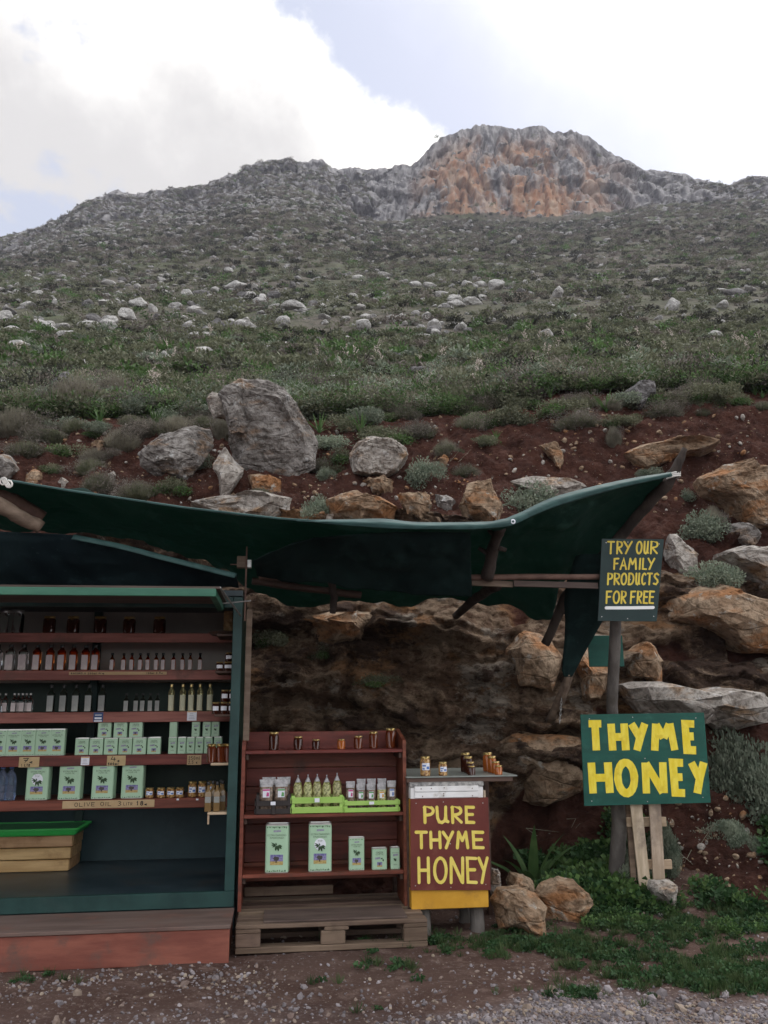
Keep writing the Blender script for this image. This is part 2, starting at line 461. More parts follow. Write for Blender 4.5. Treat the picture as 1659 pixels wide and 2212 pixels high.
# ------------------------------------------------------------------ mesh building
class MB:
    def __init__(self):
        self.v, self.f = [], []

    def add(self, vs_, fs_):
        o = len(self.v)
        self.v.extend([tuple(p) for p in vs_])
        self.f.extend([tuple(i + o for i in f) for f in fs_])
        return self

    def box(self, x0, x1, y0, y1, z0, z1):
        return self.add([(x0, y0, z0), (x1, y0, z0), (x1, y1, z0), (x0, y1, z0), (x0, y0, z1), (x1, y0, z1), (x1, y1, z1), (x0, y1, z1)],
                        [(0, 3, 2, 1), (4, 5, 6, 7), (0, 1, 5, 4), (1, 2, 6, 5), (2, 3, 7, 6), (3, 0, 4, 7)])

    def cbox(self, x0, x1, y0, y1, z0, z1, c=.003):
        """box with chamfered edges"""
        cx, cy, hx, hy = (x0 + x1) / 2, (y0 + y1) / 2, (x1 - x0) / 2, (y1 - y0) / 2
        c = min(c, hx * .45, hy * .45, (z1 - z0) * .45)

        def ring(d, z):
            a, b_ = hx - d, hy - d
            return [(cx + x, cy + y, z) for x, y in ((a - c, -b_), (a, -b_ + c), (a, b_ - c), (a - c, b_), (-a + c, b_), (-a, b_ - c), (-a, -b_ + c), (-a + c, -b_))]
        return self.loft([ring(c, z0), ring(0, z0 + c), ring(0, z1 - c), ring(c, z1)])

    def loft(self, rings, cap=True):
        n = len(rings[0])
        vs_ = [p for r in rings for p in r]
        fs_ = []
        for i in range(len(rings) - 1):
            for j in range(n):
                k = (j + 1) % n
                fs_.append((i * n + j, i * n + k, (i + 1) * n + k, (i + 1) * n + j))
        if cap:
            fs_.append(tuple(range(n - 1, -1, -1)))
            fs_.append(tuple((len(rings) - 1) * n + j for j in range(n)))
        return self.add(vs_, fs_)

    def tube(self, pts, rad, n=8, jit=0.):
        pts = [Vector(p) for p in pts]
        if isinstance(rad, (int, float)):
            rad = [rad] * len(pts)
        rings = []
        for i, p in enumerate(pts):
            d = (pts[min(i + 1, len(pts) - 1)] - pts[max(i - 1, 0)]).normalized()
            a = d.orthogonal().normalized() if i == 0 else (prev - d * prev.dot(d)).normalized()
            prev = a
            b_ = d.cross(a)
            r_ = rad[i]
            rings.append([p + (a * math.cos(2 * math.pi * k / n) + b_ * math.sin(2 * math.pi * k / n)) * r_ * (1 + random.uniform(-jit, jit)) for k in range(n)])
        return self.loft(rings)

    def quad(self, a, b_, c, d):
        return self.add([a, b_, c, d], [(0, 1, 2, 3)])

    def mesh(self, name, material=None, smooth=False):
        me = bpy.data.meshes.new(name)
        me.from_pydata(self.v, [], self.f)
        me.update()
        if material is not None:
            me.materials.append(material)
        if smooth:
            me.polygons.foreach_set('use_smooth', [True] * len(me.polygons))
        return me

    def build(self, name, material, parent=None, loc=(0, 0, 0), rz=0., smooth=False):
        return link(name, self.mesh(name, material, smooth), parent, loc, rz)


def link(name, me, parent=None, loc=(0, 0, 0), rz=0.):
    o = bpy.data.objects.new(name, me)
    COL.objects.link(o)
    o.location = loc
    o.rotation_euler = (0, 0, rz)
    if parent:
        o.parent = parent
    return o


def np_mesh(name, verts, faces, material, smooth=False):
    me = bpy.data.meshes.new(name)
    verts = np.asarray(verts, np.float32)
    faces = np.asarray(faces, np.int32)
    k = faces.shape[1]
    me.vertices.add(len(verts))
    me.vertices.foreach_set('co', verts.ravel())
    me.loops.add(faces.size)
    me.loops.foreach_set('vertex_index', faces.ravel())
    me.polygons.add(len(faces))
    me.polygons.foreach_set('loop_start', np.arange(0, faces.size, k, dtype=np.int32))
    me.polygons.foreach_set('use_smooth', np.full(len(faces), smooth))
    me.update(calc_edges=True)
    if material is not None:
        me.materials.append(material)
    return me


def rrect(hx, hy, r, z, n=4, cx=0, cy=0):
    r = min(r, hx, hy)
    out = []
    for qx, qy, a0 in ((1, 1, 0), (-1, 1, 90), (-1, -1, 180), (1, -1, 270)):
        for k in range(n):
            a = R(a0 + 90 * k / (n - 1))
            out.append((cx + qx * (hx - r) + r * math.cos(a), cy + qy * (hy - r) + r * math.sin(a), z))
    return out


def thing(name, label, cat, loc=(0, 0, 0), rz=0., group=None):
    o = bpy.data.objects.new(name, None)
    COL.objects.link(o)
    o.empty_display_size = .05
    o.location = loc
    o.rotation_euler = (0, 0, rz)
    return tag(o, label, cat, group)


def tag(o, label, cat, group=None):
    o['label'] = label
    o['category'] = cat
    if group:
        o['group'] = group
    return o


def struct(o, label=None):
    o['kind'] = 'structure'
    if label:
        o['label'] = label
    return o


def kind(*parts):
    """parts: (name, MB, material, parent index or None, smooth)"""
    return [(p[0], p[1].mesh(p[0], p[2], p[4] if len(p) > 4 else False), p[3] if len(p) > 3 else None) for p in parts]


def place(kd, name, label, cat, loc, rz=0., group=None, scale=1.0):
    t = thing(name, label, cat, loc, rz, group)
    t.scale = (scale,) * 3 if isinstance(scale, (int, float)) else scale
    made = []
    for n, me, par in kd:
        made.append(link(n, me, t if par is None else made[par]))
    return t


ORD = ['first', 'second', 'third', 'fourth', 'fifth', 'sixth', 'seventh', 'eighth', 'ninth', 'tenth', 'eleventh', 'twelfth']

# ------------------------------------------------------------------ the stall's own frame: u along the front, v into the bank
PHI = R(7.0)
ORG = Vector((0, 5.93, 0))
UX, VX = Vector((math.cos(PHI), math.sin(PHI), 0)), Vector((-math.sin(PHI), math.cos(PHI), 0))


def S(u, v, z):
    return ORG + UX * u + VX * v + Vector((0, 0, z))


def on(px, py, v):
    """(u, z) where the survey ray meets the upright plane at depth v"""
    d = ray(px, py)
    t = (ORG + VX * v - CAMP).dot(VX) / d.dot(VX)
    p = CAMP + d * t - ORG
    return p.dot(UX), p.z


def on_z(px, py, z):
    d = ray(px, py)
    p = CAMP + d * ((z - CAM_H) / d.z) - ORG
    return p.dot(UX), p.dot(VX)


# ------------------------------------------------------------------ hand-painted letters: strokes in a unit box
def arc(cx, cy, rx, ry, a0, a1, n=8):
    return [(cx + rx * math.cos(R(a0 + (a1 - a0) * i / n)), cy + ry * math.sin(R(a0 + (a1 - a0) * i / n))) for i in range(n + 1)]


def ell(cx=.5, cy=.5, rx=.5, ry=.5):
    return arc(cx, cy, rx, ry, 95, 455, 20)


GL = {
    'T': [[(0, 1), (1, .99)], [(.5, .97), (.52, 0)]],
    'H': [[(0, 1), (.03, 0)], [(.96, 1), (1, 0)], [(.02, .5), (.98, .5)]],
    'Y': [[(0, 1), (.52, .52)], [(1, 1), (.60, .50), (.30, 0)]],
    'M': [[(0, 0), (.14, 1)], [(.15, .97), (.48, .46)], [(.48, .46), (.82, .97)], [(.83, 1), (1, 0)]],
    'E': [[(1, .98), (0, 1), (.04, .02), (1, 0)], [(.02, .52), (.85, .52)]],
    'O': [ell()],
    'N': [[(0, 0), (.03, 1)], [(.06, .98), (.92, .02)], [(.96, 0), (1, 1)]],
    'P': [[(.05, 1), (.08, 0)], [(0, .98), (.55, 1)] + arc(.5, .75, .5, .25, 85, -80, 8) + [(.08, .47)]],
    'U': [[(0, 1), (.06, .3), (.2, .05), (.45, 0), (.7, .12), (.78, .35), (.8, 1)], [(.79, .5), (.82, .1), (1, .05)]],
    'R': [[(.05, 1), (.08, 0)], [(0, .98), (.55, 1)] + arc(.5, .76, .48, .24, 85, -80, 8) + [(.2, .5), (1, .02)]],
    'F': [[(1, 1), (0, .98), (.03, 0)], [(.02, .52), (.8, .54)]],
    'A': [[(0, 0), (.48, 1), (1, 0)], [(.2, .35), (.8, .35)]],
    'I': [[(.5, 1), (.5, 0)]],
    'L': [[(0, 1), (.03, .02), (1, 0)]],
    'D': [[(.05, 1), (.05, 0)], [(0, .99), (.35, 1)] + arc(.35, .5, .65, .5, 88, -88, 10) + [(0, .01)]],
    'C': [arc(.55, .5, .55, .5, 50, 310, 12)],
    'S': [[(.95, .88), (.6, 1), (.2, .92), (.1, .74), (.4, .56), (.8, .42), (.92, .22), (.6, .02), (.05, .08)]],
    'V': [[(0, 1), (.5, 0), (1, 1)]],
    'K': [[(0, 1), (0, 0)], [(1, 1), (.05, .45), (1, 0)]],
    '0': [ell(.5, .5, .45, .5)],
    '1': [[(.2, .75), (.55, 1), (.55, 0)]],
    '2': [[(.05, .8), (.35, 1), (.8, .93), (.85, .68), (0, 0), (1, 0)]],
    '3': [[(.05, .95), (.6, 1), (.88, .76), (.4, .53), (.95, .28), (.6, 0), (0, .06)]],
    '4': [[(.3, 1), (0, .4), (1, .4)], [(.72, .75), (.7, 0)]],
    '5': [[(1, 1), (.1, 1), (.05, .56), (.6, .62), (.95, .3), (.6, 0), (0, .05)]],
    '7': [[(0, 1), (1, 1), (.35, 0)], [(.2, .48), (.85, .52)]],
    '8': [ell(.5, .76, .36, .24), ell(.5, .27, .45, .27)],
    '€': [[(1, .8), (.6, .8), (.2, .4), (.6, 0), (1, .05)], [(0, .5), (.7, .5)], [(0, .3), (.7, .3)]],
    'm': [[(0, 0), (0, .6)], [(0, .5), (.25, .6), (.45, .5), (.45, 0)], [(.45, .5), (.75, .6), (1, .5), (1, 0)]],
    'l': [[(.5, 1), (.5, 0)]],
    ',': [[(.6, .12), (.4, -.15)]],
    '.': [[(.4, .0), (.6, .08)]],
    "'": [[(.5, 1), (.4, .8)]],
}
THIN = {'I': .25, 'l': .25, ',': .3, '.': .3, "'": .3, '1': .6, ' ': .55, 'M': 1.15, 'm': 1.1}


def stroke2d(pts, w, cap='round', wob=0.):
    """flat polygon strip along pts -> (verts2d, faces)"""
    P = [Vector(p) for p in pts]
    closed = (P[0] - P[-1]).length < 1e-5 and len(P) > 3
    if closed:
        P = P[:-1]
    n = len(P)
    vs_, fs_ = [], []
    for i in range(n):
        a = P[(i - 1) % n] if closed or i > 0 else None
        c = P[(i + 1) % n] if closed or i < n - 1 else None
        d1 = (P[i] - a).normalized() if a is not None else None
        d2 = (c - P[i]).normalized() if c is not None else None
        d1 = d1 if d1 is not None else d2
        d2 = d2 if d2 is not None else d1
        n1, n2 = Vector((-d1.y, d1.x)), Vector((-d2.y, d2.x))
        m_ = n1 + n2
        if m_.length < 1e-4:
            m_ = n1
        m_.normalize()
        k = min(1.9, 1 / max(.3, m_.dot(n1)))
        h = w / 2 * k * (1 + random.uniform(-wob, wob))
        vs_ += [P[i] + m_ * h, P[i] - m_ * h]
    for i in range(n if closed else n - 1):
        j = (i + 1) % n
        fs_.append((2 * i + 1, 2 * j + 1, 2 * j, 2 * i))
    if not closed and cap == 'round':
        for e, (i, dr) in enumerate(((0, (P[0] - P[1]).normalized()), (n - 1, (P[-1] - P[-2]).normalized()))):
            a, b_ = vs_[2 * i], vs_[2 * i + 1]
            c = P[i]
            idx = [2 * i]
            r_ = w / 2
            s = Vector(a - c).normalized()
            for k in range(1, 5):
                t = math.pi * k / 5
                vs_.append(c + s * r_ * math.cos(t) + dr * r_ * math.sin(t))
                idx.append(len(vs_) - 1)
            idx.append(2 * i + 1)
            fs_.append(tuple(idx) if e == 1 else tuple(reversed(idx)))
    return vs_, fs_


def paint_glyph(mb, ch, x0, x1, z0, z1, w, mapf, lift, cap='round', wob=.06):
    """paint one letter in the box; mapf(x, z, h) -> point h above the board"""
    for k, pl in enumerate(GL.get(ch, [])):
        iw, ih = max(1e-4, x1 - x0 - w), max(1e-4, z1 - z0 - w)
        pts = [(x0 + w / 2 + p[0] * iw, z0 + w / 2 + p[1] * ih) for p in pl]
        v2, f2 = stroke2d(pts, w, cap, wob)
        h = lift + k * .0004
        mb.add([mapf(p.x, p.y, h) for p in v2], f2)


def write(mb, s, x0, x1, z0, z1, w, mapf, lift=.0015, cap='round'):
    ws = [THIN.get(c, .8) for c in s]
    gap = .28
    tot = sum(ws) + gap * (len(s) - 1)
    k = (x1 - x0) / tot
    x = x0
    for c, cw in zip(s, ws):
        dz = (z1 - z0) * random.uniform(-.03, .03)
        if c != ' ':
            zz1 = z0 + (z1 - z0) * (.75 if c == '€' else 1)
            paint_glyph(mb, c, x, x + cw * k, z0 + dz, zz1 + dz, w, mapf, lift, cap)
        x += (cw + gap) * k


def flat(x, z, h, y=0.):
    return (x, y - h, z)


_tcache = {}


def txt(s, x0, x1, zc, hmax, y):
    """printed text as flat faces facing -y, fitted to the box"""
    if s not in _tcache:
        cu = bpy.data.curves.new('printed_text', 'FONT')
        cu.body = s
        cu.resolution_u = 1
        ob = bpy.data.objects.new('printed_text', cu)
        COL.objects.link(ob)
        dg = bpy.context.evaluated_depsgraph_get()
        me = ob.evaluated_get(dg).to_mesh()
        _tcache[s] = ([tuple(v.co) for v in me.vertices], [tuple(p.vertices) for p in me.polygons])
        ob.evaluated_get(dg).to_mesh_clear()
        bpy.data.objects.remove(ob)
        bpy.data.curves.remove(cu)
    v, f = _tcache[s]
    a = np.array(v)
    mn, mx = a.min(0), a.max(0)
    k = min((x1 - x0) / (mx[0] - mn[0]), hmax / (mx[1] - mn[1]))
    cx, cz = (mn[0] + mx[0]) / 2, (mn[1] + mx[1]) / 2
    return [((x0 + x1) / 2 + (p[0] - cx) * k, y, zc + (p[1] - cz) * k) for p in v], f


# ================================================================== TERRAIN
def grid_faces(nr, nc):
    i = np.arange(nr - 1)[:, None] * nc + np.arange(nc - 1)[None, :]
    return np.stack([i, i + 1, i + nc + 1, i + nc], -1).reshape(-1, 4)


def add_attr(me, name, vals):
    a = me.attributes.new(name, 'FLOAT', 'POINT')
    a.data.foreach_set('value', np.asarray(vals, np.float32).ravel())


def gz(X, Y):
    X, Y = np.asarray(X, float), np.asarray(Y, float)
    near = sst(30, 8, np.abs(X)) * sst(-10, 0, Y)
    z = near * (.030 * fbm(X * .55, Y * .8, 0.3, 4) + .010 * fbm(X * 3, Y * 3, 1.7, 4) + .004 * fbm(X * 14, Y * 14, 4.1, 3))
    z = z + .20 * sst(6.2, 7.0, Y) * sst(.9, 2.4, X) + .05 * sst(5.6, 6.6, Y) * sst(.4, 1.6, X)
    return z - .015


# ---- materials of the ground
def soil_ground():
    m, nd, ln, b = new_mat('roadside_dirt')
    v = coords(nd, ln, 'World')
    n1 = noise_n(nd, ln, v, 1.3, 8, .6)
    n2 = noise_n(nd, ln, v, 9, 8, .7)
    n3 = noise_n(nd, ln, v, 45, 5, .7)
    c = mix_n(nd, ln, range_n(nd, ln, n1, .35, .65), (.070, .040, .032), (.108, .067, .055))
    c = mix_n(nd, ln, range_n(nd, ln, n2, .5, .68), c, (.165, .112, .094))
    c = mix_n(nd, ln, range_n(nd, ln, n3, .56, .68), c, (.21, .165, .15))
    at_ = nd.new('ShaderNodeAttribute')
    at_.attribute_name = 'gravel'
    c = mix_n(nd, ln, at_.outputs['Fac'], c, mix_n(nd, ln, range_n(nd, ln, n3, .4, .6), (.13, .11, .115), (.26, .235, .245)))
    ln.new(c, b.inputs['Base Color'])
    b.inputs['Roughness'].default_value = .95
    b.inputs['Specular IOR Level'].default_value = .15
    bump_n(nd, ln, b, noise_n(nd, ln, v, 32, 7, .75), .9, .02)
    return m


def gravel_amount(X, Y):
    """grey road gravel lies towards the camera and to the right; scattered stones elsewhere"""
    edge = 4.52 + .26 * fbm(X * .9, Y * .9, 7.7, 3) + .09 * np.clip(X, -1.5, 2.4)
    return sst(.14, -.16, Y - edge) * (.10 + .90 * sst(-.3, 1.2, X + .4 * fbm(X * 1.3, Y, 2.2, 3)))


gx = np.concatenate([[-600, -250, -120, -60, -30, -16, -9], np.arange(-5, 6.01, .035), [9, 16, 30, 60, 120, 250, 600]])
gy = np.concatenate([[-600, -250, -120, -50, -20, -8, -2, 1, 2.5], np.arange(3.4, 7.31, .035), [8.2, 9.5]])
GX, GY = np.meshgrid(gx, gy)
GZ = gz(GX, GY) - .9 * sst(7.6, 9.5, GY) - .45 * sst(6.9, 7.3, GY)
gme = np_mesh('ground', np.stack([GX, GY, GZ], -1).reshape(-1, 3), grid_faces(len(gy), len(gx)), soil_ground(), True)
add_attr(gme, 'gravel', gravel_amount(GX, GY))
ground = struct(link('ground', gme))

# ---- the bank behind the stall: soil cut with ledges of layered rock
KL = [(6.3, -.10), (7.25, .02), (7.72, .35), (7.86, .9), (7.88, 1.5), (8.02, 2.1), (8.35, 2.65), (8.9, 3.1), (9.6, 3.55), (10.5, 4.35), (11.3, 5.1), (12.6, 5.85)]
KM = [(6.3, -.05), (7.0, .16), (7.45, .50), (7.62, .95), (7.85, 1.4), (8.15, 1.95), (8.5, 2.5), (9.0, 3.05), (9.7, 3.6), (10.5, 4.4), (11.3, 5.2), (12.6, 6.0)]
KR = [(6.3, .05), (6.75, .26), (7.15, .62), (7.55, 1.10), (8.0, 1.42), (8.35, 1.95), (8.75, 2.55), (9.25, 3.15), (9.9, 3.75), (10.7, 4.6), (11.5, 5.45), (12.6, 6.25)]
kx = np.array([-20, -1.5, .7, 1.7, 2.6, 20.])
KC = np.array([KL, KL, KL, KM, KR, KR])
bx_ = np.concatenate([np.linspace(-20, -6.2, 24), np.arange(-6, 6.21, .024), np.linspace(6.4, 20, 24)])
NT = 420
tt = np.linspace(0, 11, NT)
ctl = np.stack([np.stack([np.interp(bx_, kx, KC[:, i, k]) for i in range(12)], 0) for k in (0, 1)], -1)   # 12, nx, 2


def crom(t):
    i = np.clip(np.floor(t).astype(int), 0, 10)
    f = (t - i)[:, None, None]
    p0, p1_, p2_, p3 = ctl[np.maximum(i - 1, 0)], ctl[i], ctl[i + 1], ctl[np.minimum(i + 2, 11)]
    return .5 * (2 * p1_ + (p2_ - p0) * f + (2 * p0 - 5 * p1_ + 4 * p2_ - p3) * f ** 2 + (3 * p1_ - p0 - 3 * p2_ + p3) * f ** 3)


pr = crom(tt)
BX = np.broadcast_to(bx_[None, :], pr.shape[:2]).copy()
BY, BZ = pr[..., 0].copy(), pr[..., 1].copy()
lowr = np.interp(BX, [-20, .6, 1.2, 2.3, 3.0, 20], [.15, .15, .55, 1.0, 1.15, 1.15])
hir = np.interp(BX, [-20, -3, 0, 1.4, 2.4, 20], [3.4, 3.35, 3.2, 3.0, 3.05, 3.1])
wob = .55 * fbm(BX * .5, BY * .5, BZ * .5, 4)
rock = sst(-.12, .14, BZ - lowr + wob * .5) * sst(.14, -.14, BZ - hir + wob)
pocket = sst(.16, .42, fbm(BX * .75 + 5, BY * .4, BZ * 1.5, 4))
rock = rock * (1 - .85 * pocket * sst(.5, 1.7, BX))
strat = fbm(BX * .55, BY * .5, BZ * 1.7 + .12 * BX, 5)
ledge = ridged(BX * .8 + 3, BY * .6, BZ * 3.2 + .35 * BX, 4)
fine = fbm(BX * 5, BY * 5, BZ * 6, 5, .6)
cellb = np.round(strat * 3.2) / 3.2
lay = BZ * 1.55 + .16 * BX + .55 * fbm(BX * .45 + 2, BY * .4, BZ * .4, 4) + .10 * fbm(BX * 3.5, BY * 3.5, BZ * 3, 4)
saw = 1 - (lay - np.floor(lay))
saw = saw * sst(1.0, .93, saw)
lay2 = lay * 3.1 + .35 * fbm(BX * 1.3, BY, BZ * 2, 3)
saw2 = 1 - (lay2 - np.floor(lay2))
blk = np.floor(lay) * 1.7 + BX * .85 + .35 * fbm(BX * 1.1, BY, BZ * 2 + np.floor(lay), 3)
joint = np.abs(blk - np.round(blk))
saw = saw * (.45 + .55 * sst(.02, .10, joint))
block_off = perlin(np.round(blk) * 3.7, np.floor(lay) * 5.3, .5)
push = rock * (.24 * saw + .075 * saw2 * (.4 + sst(-.3, .4, strat)) + .14 * block_off) + rock * (.20 * (.5 * strat + .5 * cellb) + .06 * ledge + .05 * fine + .06 * ridged(BX * 2.6, BY * 2.6, BZ * 4.4, 4) + .08)
soil_n = (1 - rock) * (.13 * fbm(BX * 1.1, BY * 1.1, BZ * 1.1, 5) + .085 * fbm(BX * 4, BY * 4, BZ * 2.2, 5, .55) + .030 * fbm(BX * 16, BY * 16, BZ * 16, 3))
edge_fade = sst(0, .5, tt)[:, None] * sst(11, 10.2, tt)[:, None]
BY = BY - (push + soil_n * .8) * edge_fade
BZ = BZ + (push * .22 + soil_n * .6) * edge_fade
bme = np_mesh('bank', np.stack([BX, BY, BZ], -1).reshape(-1, 3), grid_faces(NT, len(bx_)), None, True)
add_attr(bme, 'rock', rock)


def bank_mat():
    m, nd, ln, b = new_mat('red_soil_and_rock')
    v = coords(nd, ln, 'World')
    vl = coords(nd, ln, 'World', (1, 1, 1.8), (4, 2, 7))
    n1 = noise_n(nd, ln, v, 3.6, 10, .72)
    n2 = noise_n(nd, ln, vl, 1.1, 8, .62)
    n3 = noise_n(nd, ln, v, 14, 7, .72)
    n5 = noise_n(nd, ln, vl, 12, 9, .74)
    rk = mix_n(nd, ln, range_n(nd, ln, n1, .44, .56), (.165, .100, .064), (.32, .228, .155))
    rk = mix_n(nd, ln, range_n(nd, ln, n2, .53, .60), rk, (.33, .180, .090))
    rk = mix_n(nd, ln, range_n(nd, ln, noise_n(nd, ln, vl, 1.9, 9, .7), .56, .61), rk, (.37, .31, .25))
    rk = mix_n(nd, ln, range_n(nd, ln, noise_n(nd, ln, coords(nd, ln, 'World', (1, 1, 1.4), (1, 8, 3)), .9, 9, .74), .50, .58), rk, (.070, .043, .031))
    rk = mix_n(nd, ln, .75, rk, mix_n(nd, ln, range_n(nd, ln, n5, .40, .50), (.36, .32, .29), (1., 1., 1.)), 'MULTIPLY')
    so = mix_n(nd, ln, range_n(nd, ln, n1, .35, .65), (.062, .025, .018), (.122, .050, .035))
    so = mix_n(nd, ln, range_n(nd, ln, n3, .56, .74), so, (.15, .075, .054))
    at_ = nd.new('ShaderNodeAttribute')
    at_.attribute_name = 'rock'
    sm = nd.new('ShaderNodeMath')
    sm.operation = 'MULTIPLY_ADD'
    ln.new(n3, sm.inputs[0])
    sm.inputs[1].default_value = .5
    ln.new(at_.outputs['Fac'], sm.inputs[2])
    f = range_n(nd, ln, sm.outputs[0], .62, .86)
    ln.new(mix_n(nd, ln, f, so, rk), b.inputs['Base Color'])
    b.inputs['Roughness'].default_value = .93
    b.inputs['Specular IOR Level'].default_value = .18
    ad = nd.new('ShaderNodeMath')
    ad.operation = 'ADD'
    ln.new(n5, ad.inputs[0])
    ln.new(n3, ad.inputs[1])
    bump_n(nd, ln, b, ad.outputs[0], 1.0, .10)
    return m


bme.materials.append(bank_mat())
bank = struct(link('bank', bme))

# ---- the hillside and the mountain above it
ridge_px = [(-900, 640), (-400, 600), (0, 510), (60, 494), (140, 462), (152, 441), (240, 410), (275, 419), (360, 405), (415, 400), (500, 375), (540, 352), (580, 345), (690, 345), (712, 356),
            (800, 363), (860, 360), (908, 346), (935, 320), (985, 285), (1060, 268), (1120, 273), (1185, 265), (1215, 287), (1268, 279), (1296, 292), (1340, 330), (1400, 360), (1450, 372), (1490, 371), (1560, 395), (1600, 396), (1659, 378), (2000, 400), (2600, 470)]
foot_px = [(-900, 690), (-400, 660), (0, 556), (150, 500), (300, 476), (420, 462), (520, 420), (620, 408), (720, 440), (790, 484), (860, 486), (930, 476), (1060, 477), (1200, 482), (1320, 470), (1400, 452), (1500, 444), (1659, 436), (2000, 450), (2600, 520)]
YF, YR = 285.0, 330.0
srd = lambda px: at(px, 600, 1.0).x
s_cols = np.concatenate([np.linspace(-1.5, -.56, 26)[:-1], np.linspace(-.56, .56, 560), np.linspace(.56, 1.5, 26)[1:]])
zr = np.interp(s_cols, [srd(p[0]) for p in ridge_px], [at(p[0], p[1], YR).z for p in ridge_px])
zf = np.interp(s_cols, [srd(p[0]) for p in foot_px], [at(p[0], p[1], YF).z for p in foot_px])
ker = np.ones(9) / 9
zf = np.convolve(np.pad(zf, 4, 'edge'), ker, 'valid')
Yk = np.array([12.3, 22, 35, 75, 150, 285.])
zk = np.array([5.80, 10.2, 16.6, 39.6, 86., 180.])
hy = np.exp(np.linspace(np.log(12.3), np.log(285), 250))
base = np.exp(np.interp(np.log(hy), np.log(Yk), np.log(zk)))
kk = np.exp(np.linspace(-1.2, 1.2, 41) ** 2 * -1.5)
base_s = np.convolve(np.pad(base, 20, 'edge'), kk / kk.sum(), 'valid')
base = np.where((np.arange(250) > 20) & (np.arange(250) < 229), base_s, base)
wgt = sst(40, 285, hy)[:, None]
HX = hy[:, None] * s_cols[None, :]
HY = np.broadcast_to(hy[:, None], HX.shape).copy()
HZ = base[:, None] * (1 - wgt) + wgt * base[:, None] * (zf / 180.)[None, :]
HZ = HZ + sst(40, 12, HY) * (np.interp(HX, [-20, .7, 1.7, 2.6, 20], [5.85, 5.85, 6.0, 6.25, 6.25]) - 5.93)
amp = .02 * HY * sst(12.3, 16, HY)
HZ = HZ + amp * sst(290, 200, HY) * (fbm(HX / 26, HY / 26, 2., 5) * .9 + .35 * fbm(HX / 7, HY / 7, 3., 4)) * .55
cc = np.linspace(0, 1, 96)[1:]
CX = np.broadcast_to((YF * s_cols)[None, :], (95, len(s_cols))).copy()
CY = np.broadcast_to((YF + (YR - YF) * cc ** 1.15)[:, None], CX.shape).copy()
CX = CX * CY / YF
hgt = (zr - zf)[None, :]
CZ = zf[None, :] + hgt * (cc ** .92)[:, None]
topf = sst(0, .12, cc)[:, None]
ca = np.clip((hgt - 16) / 40., .10, 1.05)
pil = ridged(CX / 15, CY / 60, CZ / 90 + 2, 5)
chk = ridged(CX / 5.0 + 9, CY / 20, CZ / 28 + 4, 4)
fin = fbm(CX / 3.2, CY / 4, CZ / 7., 4) + .5 * ridged(CX / 9 + 2, CY / 30, CZ / 7, 3)
colw = CX / 6.5 + 1.1 * fbm(CX / 26, .2, CZ / 34, 3) + .22 * fbm(CX / 5, .6, CZ / 8, 3)
cell, rowc = np.round(colw), np.floor(CZ / 17 + .6 * perlin(np.round(colw) * 1.7, .4, .2))
crack = sst(.16, .03, .5 - np.abs(colw - cell)) 
off = perlin(cell * 3.73, rowc * 2.31, .5) * 5.5 - 2.6 * crack + 1.6 * (rowc - CZ / 17)
CY = CY - topf * ca * (6.5 * (pil - .75) + off + 1.6 * chk + 2.2 * fin - 2.5) * sst(1.08, .75, cc)[:, None]
jag = 2.0 * fbm(CX / 10, .3, 5., 4) + .8 * fbm(CX / 2.2, .7, 1., 3)
CZ = CZ + topf * (sst(.55, 1, cc)[:, None] * np.clip(ca, .5, 1) * jag)
bk = np.array([.02, .1, .3, 1.0, 3.0])
KX = np.stack([CX[-1] * (1 + .02 * k) for k in bk])
KY = np.stack([CY[-1] + 12 + 80 * k for k in bk])
KZ = np.stack([CZ[-1] - 2 - 45 * k for k in bk])
AX, AY, AZ = np.concatenate([HX, CX, KX]), np.concatenate([HY, CY, KY]), np.concatenate([HZ, CZ, KZ])
hme = np_mesh('hillside', np.stack([AX, AY, AZ], -1).reshape(-1, 3), grid_faces(AX.shape[0], AX.shape[1]), None, True)
clf = np.concatenate([np.zeros_like(HX), np.broadcast_to(sst(0, .08, cc)[:, None], CX.shape) * np.clip(hgt / 52. - .14 + .30 * fbm(CX / 30, CY / 30, CZ / 18, 4), .12, 1), np.ones_like(KX) * .6])
clf[:250] += sst(120, 285, hy)[:, None] * .34 * (1 + .8 * fbm(HX / 40, HY / 40, 1.3, 4))
add_attr(hme, 'cliff', clf)
mid = np.interp(AX / np.maximum(AY, 1), [srd(880), srd(930), srd(1000), srd(1260), srd(1330), srd(1400)], [0, .7, 1, 1, .5, 0])
lowhalf = np.concatenate([np.zeros_like(HX), np.broadcast_to((sst(0, .05, cc) * sst(1.0, .62, cc))[:, None], CX.shape), np.zeros_like(KX)])
add_attr(hme, 'orange', mid * lowhalf)


